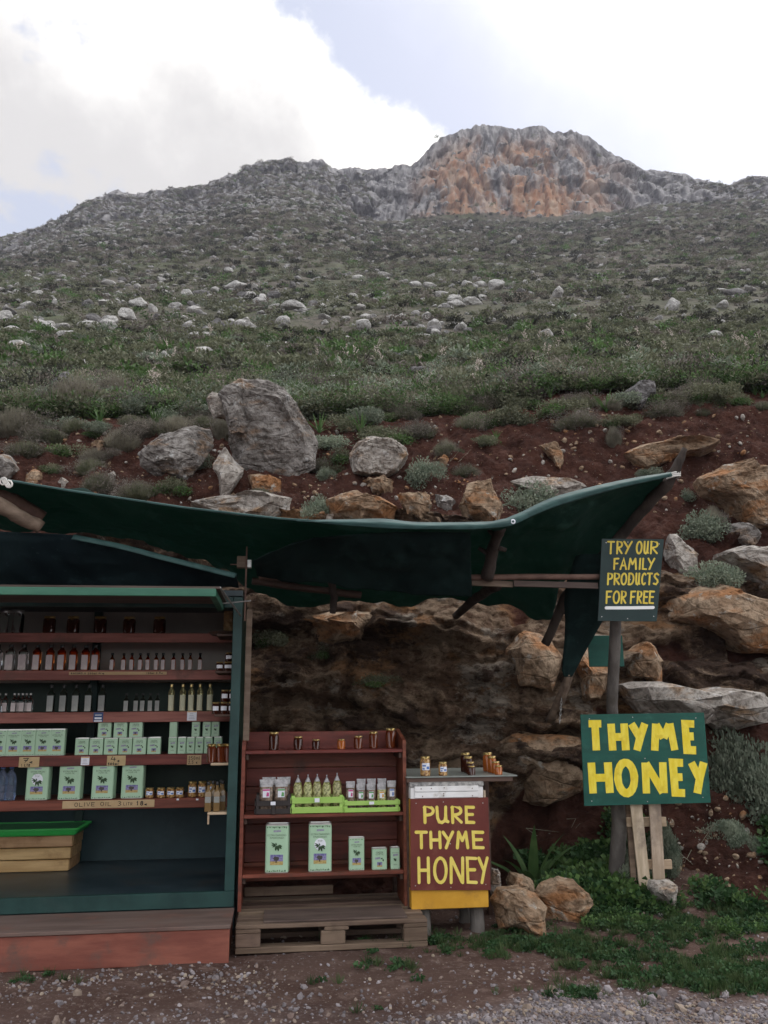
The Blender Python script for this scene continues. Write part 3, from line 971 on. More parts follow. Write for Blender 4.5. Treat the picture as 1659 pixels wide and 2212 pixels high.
def hill_mat():
    m, nd, ln, b = new_mat('scrubby_hillside')
    v = coords(nd, ln, 'World')
    n0 = noise_n(nd, ln, v, .06, 6, .6)
    n1 = noise_n(nd, ln, v, .9, 8, .68)
    n2 = noise_n(nd, ln, v, .32, 8, .7)
    vv = coords(nd, ln, 'World', (1, .4, .22))
    s1 = noise_n(nd, ln, vv, .35, 8, .68)
    s2 = noise_n(nd, ln, coords(nd, ln, 'World', (1, .5, .35), (30, 4, 9)), .085, 7, .6)
    g = mix_n(nd, ln, range_n(nd, ln, n0, .4, .6), (.095, .105, .062), (.130, .112, .095))
    g = mix_n(nd, ln, range_n(nd, ln, n1, .42, .62), g, (.070, .068, .050))
    rk = mix_n(nd, ln, range_n(nd, ln, s1, .40, .60), (.085, .082, .088), (.285, .275, .275))
    org = nd.new('ShaderNodeAttribute')
    org.attribute_name = 'orange'
    om = nd.new('ShaderNodeMath')
    om.operation = 'MULTIPLY'
    ln.new(org.outputs['Fac'], om.inputs[0])
    ln.new(range_n(nd, ln, s2, .40, .58, 0, .95), om.inputs[1])
    oc = mix_n(nd, ln, range_n(nd, ln, s1, .4, .66), (.29, .150, .085), (.36, .26, .185))
    rk = mix_n(nd, ln, om.outputs[0], rk, oc)
    rk = mix_n(nd, ln, range_n(nd, ln, n2, .60, .68), rk, (.055, .058, .045))
    at_ = nd.new('ShaderNodeAttribute')
    at_.attribute_name = 'cliff'
    sm = nd.new('ShaderNodeMath')
    sm.operation = 'MULTIPLY_ADD'
    ln.new(n2, sm.inputs[0])
    sm.inputs[1].default_value = 1.2
    ln.new(at_.outputs['Fac'], sm.inputs[2])
    f = range_n(nd, ln, sm.outputs[0], .98, 1.16)
    ln.new(mix_n(nd, ln, f, g, rk), b.inputs['Base Color'])
    b.inputs['Roughness'].default_value = .95
    b.inputs['Specular IOR Level'].default_value = .1
    bump_n(nd, ln, b, s1, .8, 1.2)
    return m


hme.materials.append(hill_mat())
hill = struct(link('hillside', hme))

# ---- ray casting on the finished terrain
def bvh(me):
    n = len(me.vertices)
    co = np.empty(n * 3, np.float32)
    me.vertices.foreach_get('co', co)
    fv = np.empty(len(me.loops), np.int32)
    me.loops.foreach_get('vertex_index', fv)
    return BVHTree.FromPolygons(co.reshape(-1, 3).tolist(), fv.reshape(-1, 4).tolist())


TREES = [bvh(gme), bvh(bme), bvh(hme)]


def cast(o, d):
    best = None
    for t in TREES:
        h = t.ray_cast(o, d)
        if h[0] is not None and (best is None or h[3] < best[3]):
            best = h
    return best


def hit(px, py):
    h = cast(CAMP, ray(px, py).normalized())
    return h[0] if h else None


def drop(x, y):
    h = cast(Vector((x, y, 400)), Vector((0, 0, -1)))
    return h[0] if h else Vector((x, y, 0))


def drop_n(x, y):
    h = cast(Vector((x, y, 400)), Vector((0, 0, -1)))
    return (h[0], h[1]) if h else (Vector((x, y, 0)), Vector((0, 0, 1)))


def depth_of(p):
    return -(CAM_M.transposed() @ (p - CAMP)).z


# ================================================================== ROCKS
_ico = {}


def ico(n):
    if n not in _ico:
        import bmesh
        bm = bmesh.new()
        bmesh.ops.create_icosphere(bm, subdivisions=n, radius=1.0)
        _ico[n] = (np.array([v.co[:] for v in bm.verts]), np.array([[v.index for v in f.verts] for f in bm.faces]))
        bm.free()
    return _ico[n]


def rock_verts(seed, sub=4, facets=9, rough=.10, block=.75):
    """unit rock about 2 x 2 x 2: a ball cut by random planes, then roughened"""
    r_ = np.random.default_rng(seed)
    v, f = ico(sub)
    v = v.copy()
    for i in range(facets):
        d = r_.normal(size=3)
        d /= np.linalg.norm(d)
        h = r_.uniform(.46, .85)
        k = v @ d
        v = v - np.maximum(k - h, 0)[:, None] * d * block
    n = fbm(v[:, 0] * 1.6 + seed * 3.1, v[:, 1] * 1.6, v[:, 2] * 1.6, 5)
    v = v * (1 + rough * n + rough * .5 * ridged(v[:, 0] * 3 + seed, v[:, 1] * 3, v[:, 2] * 4, 3) - rough * .3)[:, None]
    return v / np.abs(v).max(0), f


def outline_rock(seed, name, label, outline, depth, material, sub=5, sink=.12, Y=None, group=None):
    """rock whose front silhouette follows an outline; its own thickness and roughness, set into the bank"""
    o = np.array(outline, float)
    nx_ = np.roll(o, -1, 0)
    o = np.concatenate([o + (nx_ - o) * k_ / 8 for k_ in range(8)])
    cx, cy = o.mean(0)
    by = o[:, 1].max()
    if Y is None:
        h = hit(cx, by - 4)
        Y = h.y + .05
    P = np.array([at(a, b_, Y)[:] for a, b_ in o])
    c = P.mean(0)
    q = P - c
    th = np.arctan2(q[:, 2], q[:, 0])
    rr_ = np.hypot(q[:, 0], q[:, 2])
    i = np.argsort(th)
    th, rr_ = th[i], rr_[i]
    v, f = rock_verts(seed, sub, 10, .06, 1.0)
    v = v / np.linalg.norm(v, axis=1).max()
    a = np.arctan2(v[:, 2], v[:, 0])
    rad = np.interp(a, np.concatenate([th - 2 * np.pi, th, th + 2 * np.pi]), np.tile(rr_, 3))
    rho = np.minimum(np.hypot(v[:, 0], v[:, 2]), 1) ** .62
    size = rr_.mean()
    rgh = .35 if name == 'standing_stone' else 1.
    nn = rgh * fbm(v[:, 0] * 3 + seed, v[:, 1] * 3, v[:, 2] * 5, 6, .6) * .10 + rgh * .09 * ridged(v[:, 0] * 2.2 + seed, v[:, 1] * 2.2, v[:, 2] * 3.4, 5)
    vv_ = np.stack([rad * np.cos(a) * rho * (1 + nn * .35), v[:, 1] * depth * (1 + nn), rad * np.sin(a) * rho * (1 + nn * .35)], -1)
    base_z = vv_[:, 2].min()
    vv_[:, 2] -= sink * np.clip(1 - (vv_[:, 2] - base_z) / (.3 * (vv_[:, 2].max() - base_z)), 0, 1)
    me = np_mesh(name, vv_ - np.array([0, 0, base_z]), f, material, False)
    ob = link(name, me, None, (c[0], c[1], c[2] + base_z))
    return tag(ob, label, 'rock' if 'boulder' not in name else 'boulder', group)


BR = [
    ('boulder', 'tall rugged grey boulder, largest of all, crowning the bank above the stall', [(512, 826), (560, 826), (612, 838), (644, 852), (660, 890), (670, 915), (694, 965), (686, 1005), (640, 1034), (570, 1032), (508, 1018), (494, 960), (490, 900), (494, 850)], .5, 'rock_grey'),
    ('boulder', 'jagged grey block perched on the upper left of the tallest boulder', [(455, 856), (476, 822), (520, 817), (560, 850), (545, 920), (505, 940), (476, 890)], .42, 'rock_grey', (580, 1022)),
    ('boulder', 'pale rounded boulder tucked against the left shoulder of the tallest boulder', [(446, 872), (458, 852), (486, 846), (506, 872), (500, 898), (462, 894)], .25, 'rock_pale', (580, 1024)),
    ('boulder', 'slanted grey cracked slab leaning left of the diamond-shaped stone', [(300, 985), (355, 942), (400, 915), (452, 918), (475, 960), (455, 1005), (405, 1032), (345, 1022), (308, 1005)], .35, 'rock_grey'),
    ('standing_stone', 'pale diamond-shaped stone standing on its point before the tallest boulder', [(485, 947), (510, 985), (528, 1010), (520, 1045), (492, 1065), (478, 1080), (468, 1040), (447, 1000), (465, 965)], .16, 'rock_pale'),
    ('rock', 'low brown rock lying under the foot of the tallest boulder', [(525, 1024), (560, 1018), (612, 1040), (604, 1062), (540, 1060)], .2, 'rock_tan'),
    ('boulder', 'round cream and orange boulder perched mid-bank above the awning', [(752, 990), (765, 965), (800, 950), (850, 955), (880, 975), (888, 1000), (870, 1022), (830, 1032), (790, 1032), (760, 1020)], .42, 'rock_pale'),
    ('rock', 'flat tan stone wedged beneath the round cream boulder', [(780, 1036), (830, 1030), (862, 1040), (855, 1056), (800, 1054)], .2, 'rock_tan'),
    ('rock', 'long flat grey slab just above the middle of the awning edge', [(372, 1092), (430, 1078), (520, 1070), (600, 1070), (655, 1080), (656, 1112), (600, 1128), (500, 1122), (420, 1110)], .5, 'rock_pale'),
    ('rock', 'broad tan rock right of the long flat slab, behind a small bush', [(700, 1078), (740, 1065), (800, 1060), (845, 1075), (865, 1105), (850, 1128), (780, 1132), (710, 1112)], .4, 'rock_tan'),
    ('rock', 'square tan block in the stone row above the awning', [(856, 1072), (900, 1062), (935, 1068), (946, 1095), (926, 1114), (870, 1112)], .25, 'rock_tan'),
    ('rock', 'small grey wedge stone beside the square tan block', [(935, 1060), (965, 1068), (986, 1085), (966, 1104), (945, 1096)], .16, 'rock_grey'),
    ('rock', 'tall orange-tan rock at the right end of the stone row', [(975, 1097), (1000, 1050), (1058, 1040), (1064, 1065), (1088, 1102), (1072, 1128), (990, 1128)], .35, 'rock_tan'),
    ('rock', 'long pale ledge behind the grey bush above the awning', [(1085, 1047), (1130, 1031), (1200, 1030), (1260, 1045), (1297, 1060), (1240, 1078), (1150, 1070)], .4, 'rock_pale'),
    ('rock', 'overhanging tan ledge jutting from the red soil at the branch tip', [(1335, 985), (1375, 965), (1440, 955), (1520, 954), (1562, 965), (1520, 986), (1440, 996), (1380, 1002)], .4, 'rock_tan'),
    ('boulder', 'huge orange-tan boulder cut off by the right edge of the photo', [(1505, 1030), (1560, 1005), (1620, 995), (1690, 990), (1740, 1060), (1690, 1132), (1620, 1132), (1570, 1092), (1520, 1062)], .55, 'rock_tan'),
    ('rock', 'curled orange rock sticking out of the middle of the red soil', [(1160, 965), (1195, 955), (1222, 975), (1226, 1000), (1200, 1006), (1180, 985)], .18, 'rock_tan'),
    ('rock', 'pointed pale rock with an orange face right of the free-tasting sign', [(1436, 1150), (1452, 1145), (1480, 1175), (1506, 1205), (1500, 1236), (1460, 1232), (1433, 1215)], .25, 'rock_pale'),
    ('rock', 'wide pale rock at the right edge above the layered rock face', [(1535, 1197), (1580, 1183), (1650, 1185), (1710, 1200), (1710, 1262), (1640, 1277), (1590, 1242)], .4, 'rock_pale'),
    ('rock', 'small grey angular rock below the huge right-hand boulder', [(1568, 1132), (1610, 1130), (1642, 1160), (1600, 1174), (1572, 1157)], .2, 'rock_grey'),
    ('rock', 'grey rock at the left edge just above the awning corner', [(-30, 990), (25, 985), (46, 1010), (32, 1032), (-30, 1032)], .3, 'rock_grey'),
    ('rock', 'pale grey rock at the left edge beside the dry grass tussock', [(-30, 845), (-5, 820), (35, 818), (52, 850), (20, 858)], .5, 'rock_hill'),
    ('rock', 'dark rough rock behind the dry grey bushes on the left', [(103, 822), (130, 806), (152, 806), (170, 832), (150, 862), (110, 852)], .4, 'rock_dark'),
    ('rock', 'brown-grey rock showing above the flowering asphodel on the left', [(280, 838), (320, 812), (356, 836), (345, 864), (290, 862)], .4, 'rock_dark'),
    ('rock', 'dark weathered rock on the upper right hillside edge', [(1338, 845), (1370, 820), (1410, 830), (1432, 862), (1390, 882), (1350, 868)], .4, 'rock_dark'),
    ('rock', 'dark crumbly rock among asphodels in the middle of the slope', [(868, 815), (880, 798), (920, 795), (950, 812), (940, 830), (890, 832)], .4, 'rock_dark'),
    ('rock', 'pale rock with a flat top left of the asphodel clump', [(690, 838), (700, 818), (725, 812), (742, 826), (738, 845), (705, 846)], .3, 'rock_hill'),
    ('rock', 'pale twin-humped rock beside the flat-topped one mid-slope', [(742, 838), (760, 815), (778, 818), (786, 834), (775, 846)], .3, 'rock_hill'),
    ('rock', 'white chunk of rock sitting on the soil by the grey bushes', [(232, 1022), (245, 1016), (256, 1030), (250, 1044), (235, 1040)], .12, 'rock_pale'),
    ('rock', 'pinkish white stone on the soil just above the awning at left', [(122, 1042), (140, 1032), (155, 1042), (148, 1054), (126, 1052)], .12, 'rock_pale'),
    ('rock', 'brown block of stone near the left edge of the soil cut', [(52, 1025), (75, 1010), (90, 1016), (88, 1046), (60, 1048)], .15, 'rock_tan'),
    ('rock', 'tan stone half buried in the soil under the dry bushes', [(193, 958), (215, 950), (230, 956), (222, 966), (198, 966)], .12, 'rock_tan'),
    ('rock', 'grey flat stone under the awning rope, far right of the long slab', [(672, 1130), (700, 1115), (745, 1110), (760, 1128), (720, 1142)], .2, 'rock_pale'),
    ('ledge_rock', 'broad tan slab sloping below the pointed pale rock at right', [(1392, 1285), (1430, 1250), (1475, 1238), (1540, 1262), (1610, 1296), (1720, 1320), (1720, 1410), (1600, 1395), (1500, 1372), (1430, 1340)], .5, 'rock_tan'),
    ('ledge_rock', 'grey-tan block right of the branch post, under the sloping slab', [(1342, 1402), (1372, 1382), (1420, 1392), (1448, 1436), (1420, 1462), (1352, 1458)], .35, 'rock_tan'),
    ('ledge_rock', 'long low grey ledge behind the top of the large sign', [(1330, 1478), (1400, 1468), (1490, 1492), (1570, 1478), (1720, 1490), (1720, 1560), (1600, 1566), (1450, 1552), (1340, 1540)], .5, 'rock_pale'),
    ('ledge_rock', 'tan block left of the branch post beside the hanging net', [(1238, 1430), (1262, 1395), (1318, 1400), (1325, 1470), (1300, 1520), (1250, 1505)], .35, 'rock_tan'),
    ('ledge_rock', 'ochre slab in the shade under the awning right corner', [(1075, 1400), (1130, 1362), (1195, 1368), (1215, 1420), (1190, 1470), (1110, 1465)], .3, 'rock_tan'),
    ('ledge_rock', 'smooth brown slab behind the table, left of the large sign', [(1050, 1605), (1110, 1572), (1200, 1562), (1265, 1580), (1270, 1690), (1180, 1712), (1090, 1700), (1055, 1660)], .35, 'rock_tan'),
    ('ledge_rock', 'brown ledge lip catching light just under the awning back edge', [(585, 1345), (640, 1318), (740, 1322), (820, 1312), (930, 1320), (960, 1345), (820, 1362), (680, 1368)], .35, 'rock_tan'),
    ('rock', 'orange stone right of the round cream boulder', [(942, 995), (955, 980), (972, 985), (976, 1002), (955, 1006)], .12, 'rock_tan'),
]
for i, row_ in enumerate(BR):
    nm, lab, ol, dp, mt = row_[:5]
    Yr_ = hit(*row_[5]).y - .12 if len(row_) > 5 else None
    outline_rock(31 + i, nm, lab, ol, dp, M[mt], 6 if i in (0, 1, 3, 4, 6, 15) else 5 if i < 20 else 4, Y=Yr_)

# three big rocks and a white one on the ground by the signs
GR = [('rock', 'large smooth tan rock beside the mallow, biggest of the ground rocks', [(1150, 1935), (1165, 1908), (1210, 1888), (1250, 1886), (1278, 1915), (1282, 1950), (1255, 1975), (1215, 1990), (1180, 1975)], .26, 'rock_tan', 6.25),
      ('rock', 'low long tan rock in front, right beside the hive box', [(1058, 1945), (1075, 1920), (1120, 1916), (1165, 1930), (1190, 1955), (1188, 1992), (1130, 1993), (1075, 1982)], .22, 'rock_tan', 6.02),
      ('rock', 'brown rock between and behind the two larger ground rocks', [(1085, 1900), (1100, 1882), (1130, 1880), (1152, 1895), (1160, 1925), (1120, 1935), (1090, 1925)], .2, 'rock_tan', 6.5),
      ('rock', 'grey rock half hidden behind the hive box right side', [(1050, 1885), (1062, 1868), (1080, 1880), (1082, 1915), (1060, 1930), (1050, 1920)], .16, 'rock_grey', 6.5),
      ('rock', 'smooth white rock at the foot of the pale wooden sign legs', [(1393, 1912), (1405, 1900), (1440, 1898), (1465, 1908), (1471, 1925), (1462, 1942), (1420, 1938), (1398, 1925)], .14, 'rock_pale', 6.32)]
for i, (nm, lab, ol, dp, mt, Y) in enumerate(GR):
    outline_rock(81 + i, nm, lab, ol, dp, M[mt], 5, .10, Y)

# loose rocks over the hillside, every one an object
hill_protos = [np_mesh('hillside_rock', rock_verts(200 + k, 3, 10, .13)[0] * np.array([1, .8, .75]), ico(3)[1], M['rock_hill' if k % 4 else 'rock_dark'], False) for k in range(12)]
spots = [(325, 785, 46, 26), (356, 786, 36, 24), (180, 800, 45, 22), (215, 800, 26, 20), (138, 800, 40, 14), (495, 786, 50, 20), (855, 782, 35, 20), (770, 782, 50, 18), (465, 714, 30, 24), (530, 714, 52, 18), (495, 712, 40, 14), (405, 714, 35, 18),
         (85, 712, 60, 14), (135, 714, 40, 12), (40, 760, 80, 13), (275, 692, 44, 22), (240, 700, 40, 16), (640, 672, 60, 14), (600, 668, 30, 10), (1120, 641, 34, 12), (1020, 660, 42, 14), (985, 664, 40, 14), (1040, 650, 24, 12), (940, 712, 40, 20),
         (845, 696, 25, 16), (870, 694, 30, 14), (925, 690, 30, 13), (1070, 627, 40, 20), (1010, 622, 34, 14), (1040, 620, 30, 12), (1455, 672, 36, 28), (1590, 642, 60, 13), (1560, 636, 40, 12), (1620, 630, 30, 10), (510, 626, 50, 16), (435, 640, 34, 12),
         (465, 636, 30, 12), (405, 640, 26, 12), (230, 662, 40, 14), (300, 664, 40, 20), (330, 676, 26, 16), (190, 664, 34, 14), (60, 668, 44, 14), (95, 664, 30, 10), (380, 668, 34, 12), (560, 660, 28, 10), (700, 690, 30, 10), (745, 694, 24, 10), (790, 690, 26, 12),
         (1120, 770, 44, 14), (1000, 756, 22, 14), (700, 756, 36, 12), (560, 780, 24, 12), (620, 752, 30, 12), (270, 742, 40, 12), (150, 756, 34, 10), (1380, 712, 20, 8), (1240, 690, 18, 10), (1190, 660, 14, 8), (880, 660, 30, 8), (1380, 800, 50, 12)]
r2 = random.Random(5)
while len(spots) < 290:
    y = 590 + 205 * r2.random() ** 1.1
    x = r2.uniform(-40, 1000) if r2.random() < .8 else r2.uniform(900, 1700)
    w = (13 + 34 * r2.random() ** 1.8) * (.55 + (y - 590) / 260)
    spots.append((x, y, w, w * r2.uniform(.32, .6)))
rock_at = []
for i, (x, y, w, h) in enumerate(spots):
    p = hit(x, y - 2)
    if p is None or p.y < 13:
        continue
    k = depth_of(p) / FPX
    o = link('hillside_rock', hill_protos[r2.randrange(12)], None, (p.x, p.y, p.z + h * k * .36), r2.uniform(0, 6.28))
    rw = w * k / 2
    o.scale = (rw * 1.15, rw * r2.uniform(.8, 1.1), max(h * k, rw * .6))
    rock_at.append((p.x, p.y, rw))
    tag(o, 'pale limestone rock lying loose in the scrub of the open hillside', 'rock', 'loose rocks on the hillside')


# ================================================================== PLANTS
def leaf_cloud(n, rad, hgt, size, rr, up=.3, shell=.55, aspect=2.2, lobes=5):
    """leaf quads through the volume of a lumpy dome"""
    lc = rr.normal(size=(lobes, 3)) * np.array([rad * .45, rad * .45, hgt * .18]) + np.array([0, 0, hgt * .45])
    lr = rr.uniform(.45, .75, lobes)
    w = rr.integers(0, lobes, n)
    d = rr.normal(size=(n, 3))
    d /= np.linalg.norm(d, axis=1)[:, None]
    r_ = rr.random(n) ** shell
    p = lc[w] + d * (r_ * lr[w])[:, None] * np.array([rad, rad, hgt * .62])
    p[:, 2] = np.abs(p[:, 2]) * (p[:, 2] > -hgt * .12) + .01
    ax = d * .8 + rr.normal(size=(n, 3)) * .7 + np.array([0, 0, up])
    ax /= np.linalg.norm(ax, axis=1)[:, None]
    sd = np.cross(ax, rr.normal(size=(n, 3)))
    sd /= np.linalg.norm(sd, axis=1)[:, None]
    s = size * rr.uniform(.6, 1.3, n)[:, None]
    a, b_ = ax * s, sd * s / aspect
    v = np.stack([p - a * .1, p + a * .5 + b_ * .5, p + a, p + a * .5 - b_ * .5], 1).reshape(-1, 3)
    return v, np.arange(n * 4).reshape(-1, 4)


def twigs(n, rad, hgt, rr, w=.004, lean=.8):
    """fine upright twigs fanning from the base"""
    th = rr.uniform(0, 2 * np.pi, n)
    k = rr.random(n) ** .6
    base = np.stack([np.cos(th) * k * rad * .35, np.sin(th) * k * rad * .35, np.zeros(n)], -1)
    tip = np.stack([np.cos(th) * k * rad * lean + rr.normal(size=n) * .12 * rad, np.sin(th) * k * rad * lean + rr.normal(size=n) * .12 * rad, hgt * rr.uniform(.55, 1.05, n) * (1 - .45 * k ** 2)], -1)
    midp = (base + tip) / 2 + np.stack([np.cos(th), np.sin(th), np.zeros(n)], -1) * rad * .10 * k[:, None]
    ph = rr.uniform(0, np.pi, n)
    s = np.stack([np.cos(ph), np.sin(ph), np.zeros(n)], -1) * w
    v = np.stack([base - s, base + s, midp + s, midp - s, tip + s * .3, tip - s * .3], 1).reshape(-1, 3)
    i = np.arange(n)[:, None] * 6
    f = np.concatenate([i + [[0, 1, 2, 3]], i + [[3, 2, 4, 5]]])
    return v, f


def blades(n, length, rr, w=.014, droop=.55, spread=.75):
    """strap leaves arching from a rosette"""
    V, Fc = [], []
    for k in range(n):
        th = 2 * np.pi * k / n + rr.uniform(-.4, .4)
        L = length * rr.uniform(.6, 1.1)
        out = rr.uniform(.25, 1) * spread
        o = len(V)
        for s in range(6):
            t = s / 5
            r_ = L * out * (t + droop * t * t * .3)
            z = L * (1.05 - .45 * out) * (t - droop * out * t * t * .85)
            ww = w * (1 - t ** 2.2) + .001
            c, sn = math.cos(th), math.sin(th)
            V.append((c * r_ - sn * ww, sn * r_ + c * ww, max(z, -.02) + ww * .35))
            V.append((c * r_, sn * r_, max(z, -.02)))
            V.append((c * r_ + sn * ww, sn * r_ - c * ww, max(z, -.02) + ww * .35))
        for s in range(5):
            a = o + s * 3
            Fc += [(a, a + 1, a + 4, a + 3), (a + 1, a + 2, a + 5, a + 4)]
    return np.array(V), np.array(Fc)


def join(*vf):
    V, Fc, o = [], [], 0
    for v, f in vf:
        V.append(v)
        Fc.append(np.asarray(f) + o)
        o += len(v)
    return np.concatenate(V), np.concatenate(Fc)


def scatter(name, label, pts, rot, scl, idx, meshes, src):
    """one uncountable mass: small meshes set on points by geometry nodes"""
    me = bpy.data.meshes.new(name)
    me.vertices.add(len(pts))
    me.vertices.foreach_set('co', np.asarray(pts, np.float32).ravel())
    for an, ty, vals, key in (('rot', 'FLOAT_VECTOR', rot, 'vector'), ('scl', 'FLOAT_VECTOR', scl, 'vector'), ('idx', 'INT', idx, 'value')):
        a = me.attributes.new(an, ty, 'POINT')
        a.data.foreach_set(key, np.asarray(vals, np.int32 if ty == 'INT' else np.float32).ravel())
    c = bpy.data.collections.new(src)
    for m_ in meshes:
        c.objects.link(bpy.data.objects.new(src, m_))
    ng = bpy.data.node_groups.new(name, 'GeometryNodeTree')
    ng.interface.new_socket('Geometry', in_out='INPUT', socket_type='NodeSocketGeometry')
    ng.interface.new_socket('Geometry', in_out='OUTPUT', socket_type='NodeSocketGeometry')
    nd, ln = ng.nodes, ng.links
    gi, go = nd.new('NodeGroupInput'), nd.new('NodeGroupOutput')
    ci = nd.new('GeometryNodeCollectionInfo')
    ci.inputs['Collection'].default_value = c
    ci.inputs['Separate Children'].default_value = True
    ci.inputs['Reset Children'].default_value = True
    ip = nd.new('GeometryNodeInstanceOnPoints')
    ip.inputs['Pick Instance'].default_value = True

    def attr(n_, ty):
        a = nd.new('GeometryNodeInputNamedAttribute')
        a.data_type = ty
        a.inputs['Name'].default_value = n_
        return a.outputs['Attribute']
    er = nd.new('FunctionNodeEulerToRotation')
    ln.new(attr('rot', 'FLOAT_VECTOR'), er.inputs[0])
    ln.new(gi.outputs[0], ip.inputs['Points'])
    ln.new(ci.outputs[0], ip.inputs['Instance'])
    ln.new(attr('idx', 'INT'), ip.inputs['Instance Index'])
    ln.new(er.outputs[0], ip.inputs['Rotation'])
    ln.new(attr('scl', 'FLOAT_VECTOR'), ip.inputs['Scale'])
    ln.new(ip.outputs[0], go.inputs[0])
    o = link(name, me)
    md = o.modifiers.new('scatter', 'NODES')
    md.node_group = ng
    o['kind'] = 'stuff'
    o['label'] = label
    return o


def rots(n, tilt=.12):
    return np.stack([rng.normal(size=n) * tilt, rng.normal(size=n) * tilt, rng.uniform(0, 6.28, n)], -1)


def two(name, v1, m1, v2, m2):
    """leaves of two materials in one plant mesh"""
    v, f = join(v1, v2)
    me = np_mesh(name, v, f, m1)
    me.materials.append(m2)
    mi = np.zeros(len(f), np.int32)
    mi[len(v1[1]):] = 1
    me.polygons.foreach_set('material_index', mi)
    return me


# ---- far and middle scrub: uncountable
def hill_points(n, y0, y1, power=1.0):
    s = rng.uniform(-.62, .62, n)
    Y = np.exp(rng.uniform(np.log(y0), np.log(y1), n)) if power == 0 else y0 + (y1 - y0) * rng.random(n) ** power
    return s * Y, Y


HT = TREES[2]


def on_hill(X, Y):
    out = []
    for x, y in zip(X, Y):
        h = HT.ray_cast(Vector((x, y, 500)), Vector((0, 0, -1)))
        out.append(h[0][:] if h[0] is not None else (x, y, -50))
    return np.array(out)


rr = np.random.default_rng(3)
far_m = []
for mt, n in (('leaf_scrub', 150), ('leaf_scrub', 150), ('leaf_brown', 150), ('leaf_dark', 150), ('leaf_sage', 140), ('leaf_green', 130)):
    v, f = leaf_cloud(n, 1.0, .95, .42, rr)
    far_m.append(np_mesh('scrub_bush', v, f, M[mt]))
n = 26000
X, Y = hill_points(n, 42, 322, .72)
X = np.where((Y > 288) & (X > -5) & (X < 130), -np.abs(X) - 5, X)
P = on_hill(X, Y)
zone = fbm(X / 22, Y / 22, 4.4, 4)
hgh = sst(95, 190, Y)
u_ = rng.random(n)
idx = np.where(u_ < .36, 0, np.where(u_ < .56, 1, np.where(u_ < .74, 2, np.where(u_ < .85, 3, np.where(u_ < .93, 4, 5)))))
idx = np.where((rng.random(n) < hgh * .62) & (idx != 3), rng.choice([2, 2, 2, 3], n), idx)
idx = np.where((zone > .16) & (rng.random(n) < .5), 3, idx)
sc = (.42 + .55 * rng.random(n) ** 2) * (.85 + .5 * hgh)
keep = np.ones(n, bool)
for (rx_, ry_, rw_) in rock_at:
    keep &= (np.hypot(X - rx_, (Y - ry_ + rw_ * .8 + .4)) > rw_ * 1.1 + .4)
keep &= rng.random(n) > .55 * sst(.0, .4, fbm(X / 7, Y / 7, 6.6, 3))
scatter('far_scrub', 'olive and brown scrub covering the far mountain slope', (P - [0, 0, .08])[keep], rots(n)[keep], np.stack([sc, sc, sc * rng.uniform(.5, .85, n)], -1)[keep], idx[keep], far_m, 'far_scrub_bush')

mid_m = []
for mt, n, sz in (('leaf_scrub', 420, .16), ('leaf_scrub', 420, .14), ('leaf_brown', 420, .13), ('leaf_sage', 420, .15), ('leaf_green', 360, .18), ('leaf_dark', 420, .13)):
    v, f = leaf_cloud(n, .5, .48, sz, rr)
    mid_m.append(np_mesh('scrub_bush', v, f, M[mt]))
v, f = blades(26, .55, rr, .020)
mid_m.append(np_mesh('scrub_tuft', v, f, M['blade']))
n = 7000
X, Y = hill_points(n, 21, 46, 1.0)
P = on_hill(X, Y)
u_ = rng.random(n)
idx = np.searchsorted(np.cumsum([.30, .20, .14, .11, .13, .03]), u_)
keep = np.ones(n, bool)
for (rx_, ry_, rw_) in rock_at:
    keep &= (np.hypot(X - rx_, (Y - ry_ + rw_ * .7 + .3)) > rw_ * 1.1 + .25)
keep &= rng.random(n) > .6 * sst(.0, .35, fbm(X / 3, Y / 3, 6.6, 3))
sc = .45 + .75 * rng.random(n) ** 1.6
sc = np.where(Y < 17, sc * .72, sc)
scl = np.stack([sc, sc, sc * rng.uniform(.6, 1.0, n)], -1)
scatter('slope_scrub', 'low grey-green scrub and tufts covering the nearer slope', (P - [0, 0, .03])[keep], rots(n)[keep], scl[keep], idx[keep], mid_m, 'slope_scrub_bush')

near_m = []
for mt, n, sz in (('leaf_scrub', 800, .075), ('leaf_scrub', 800, .065), ('leaf_brown', 900, .055), ('leaf_sage', 800, .07), ('leaf_dry', 800, .055), ('leaf_dark', 800, .06)):
    v, f = leaf_cloud(n, .42, .40, sz, rr, .4, .42, 2.2, 7)
    near_m.append(np_mesh('near_scrub_bush', v, f, M[mt]))
v, f = blades(30, .50, rr, .013)
near_m.append(np_mesh('near_scrub_bush', v, f, M['blade']))
v, f = leaf_cloud(800, .42, .26, .055, rr, .8, .42, 2.6, 7)
near_m.append(np_mesh('near_scrub_bush', v, f, M['leaf_green']))
n = 2300
X, Y = hill_points(n, 12.15, 22, 1.2)
P = on_hill(X, Y)
idx = np.searchsorted(np.cumsum([.17, .10, .11, .10, .06, .07, .22]), rng.random(n))
keep = np.ones(n, bool)
for (rx_, ry_, rw_) in rock_at:
    keep &= (np.hypot(X - rx_, (Y - ry_ + rw_ * .7 + .3)) > rw_ * 1.1 + .2)
sc = .5 + .75 * rng.random(n) ** 1.4
scl = np.stack([sc, sc, sc * rng.uniform(.6, 1.0, n)], -1)
scatter('rim_scrub', 'dense low grey-green scrub on the slope just above the bank rim', (P - [0, 0, .03])[keep], rots(n)[keep], scl[keep], idx[keep], near_m, 'near_scrub_bush')

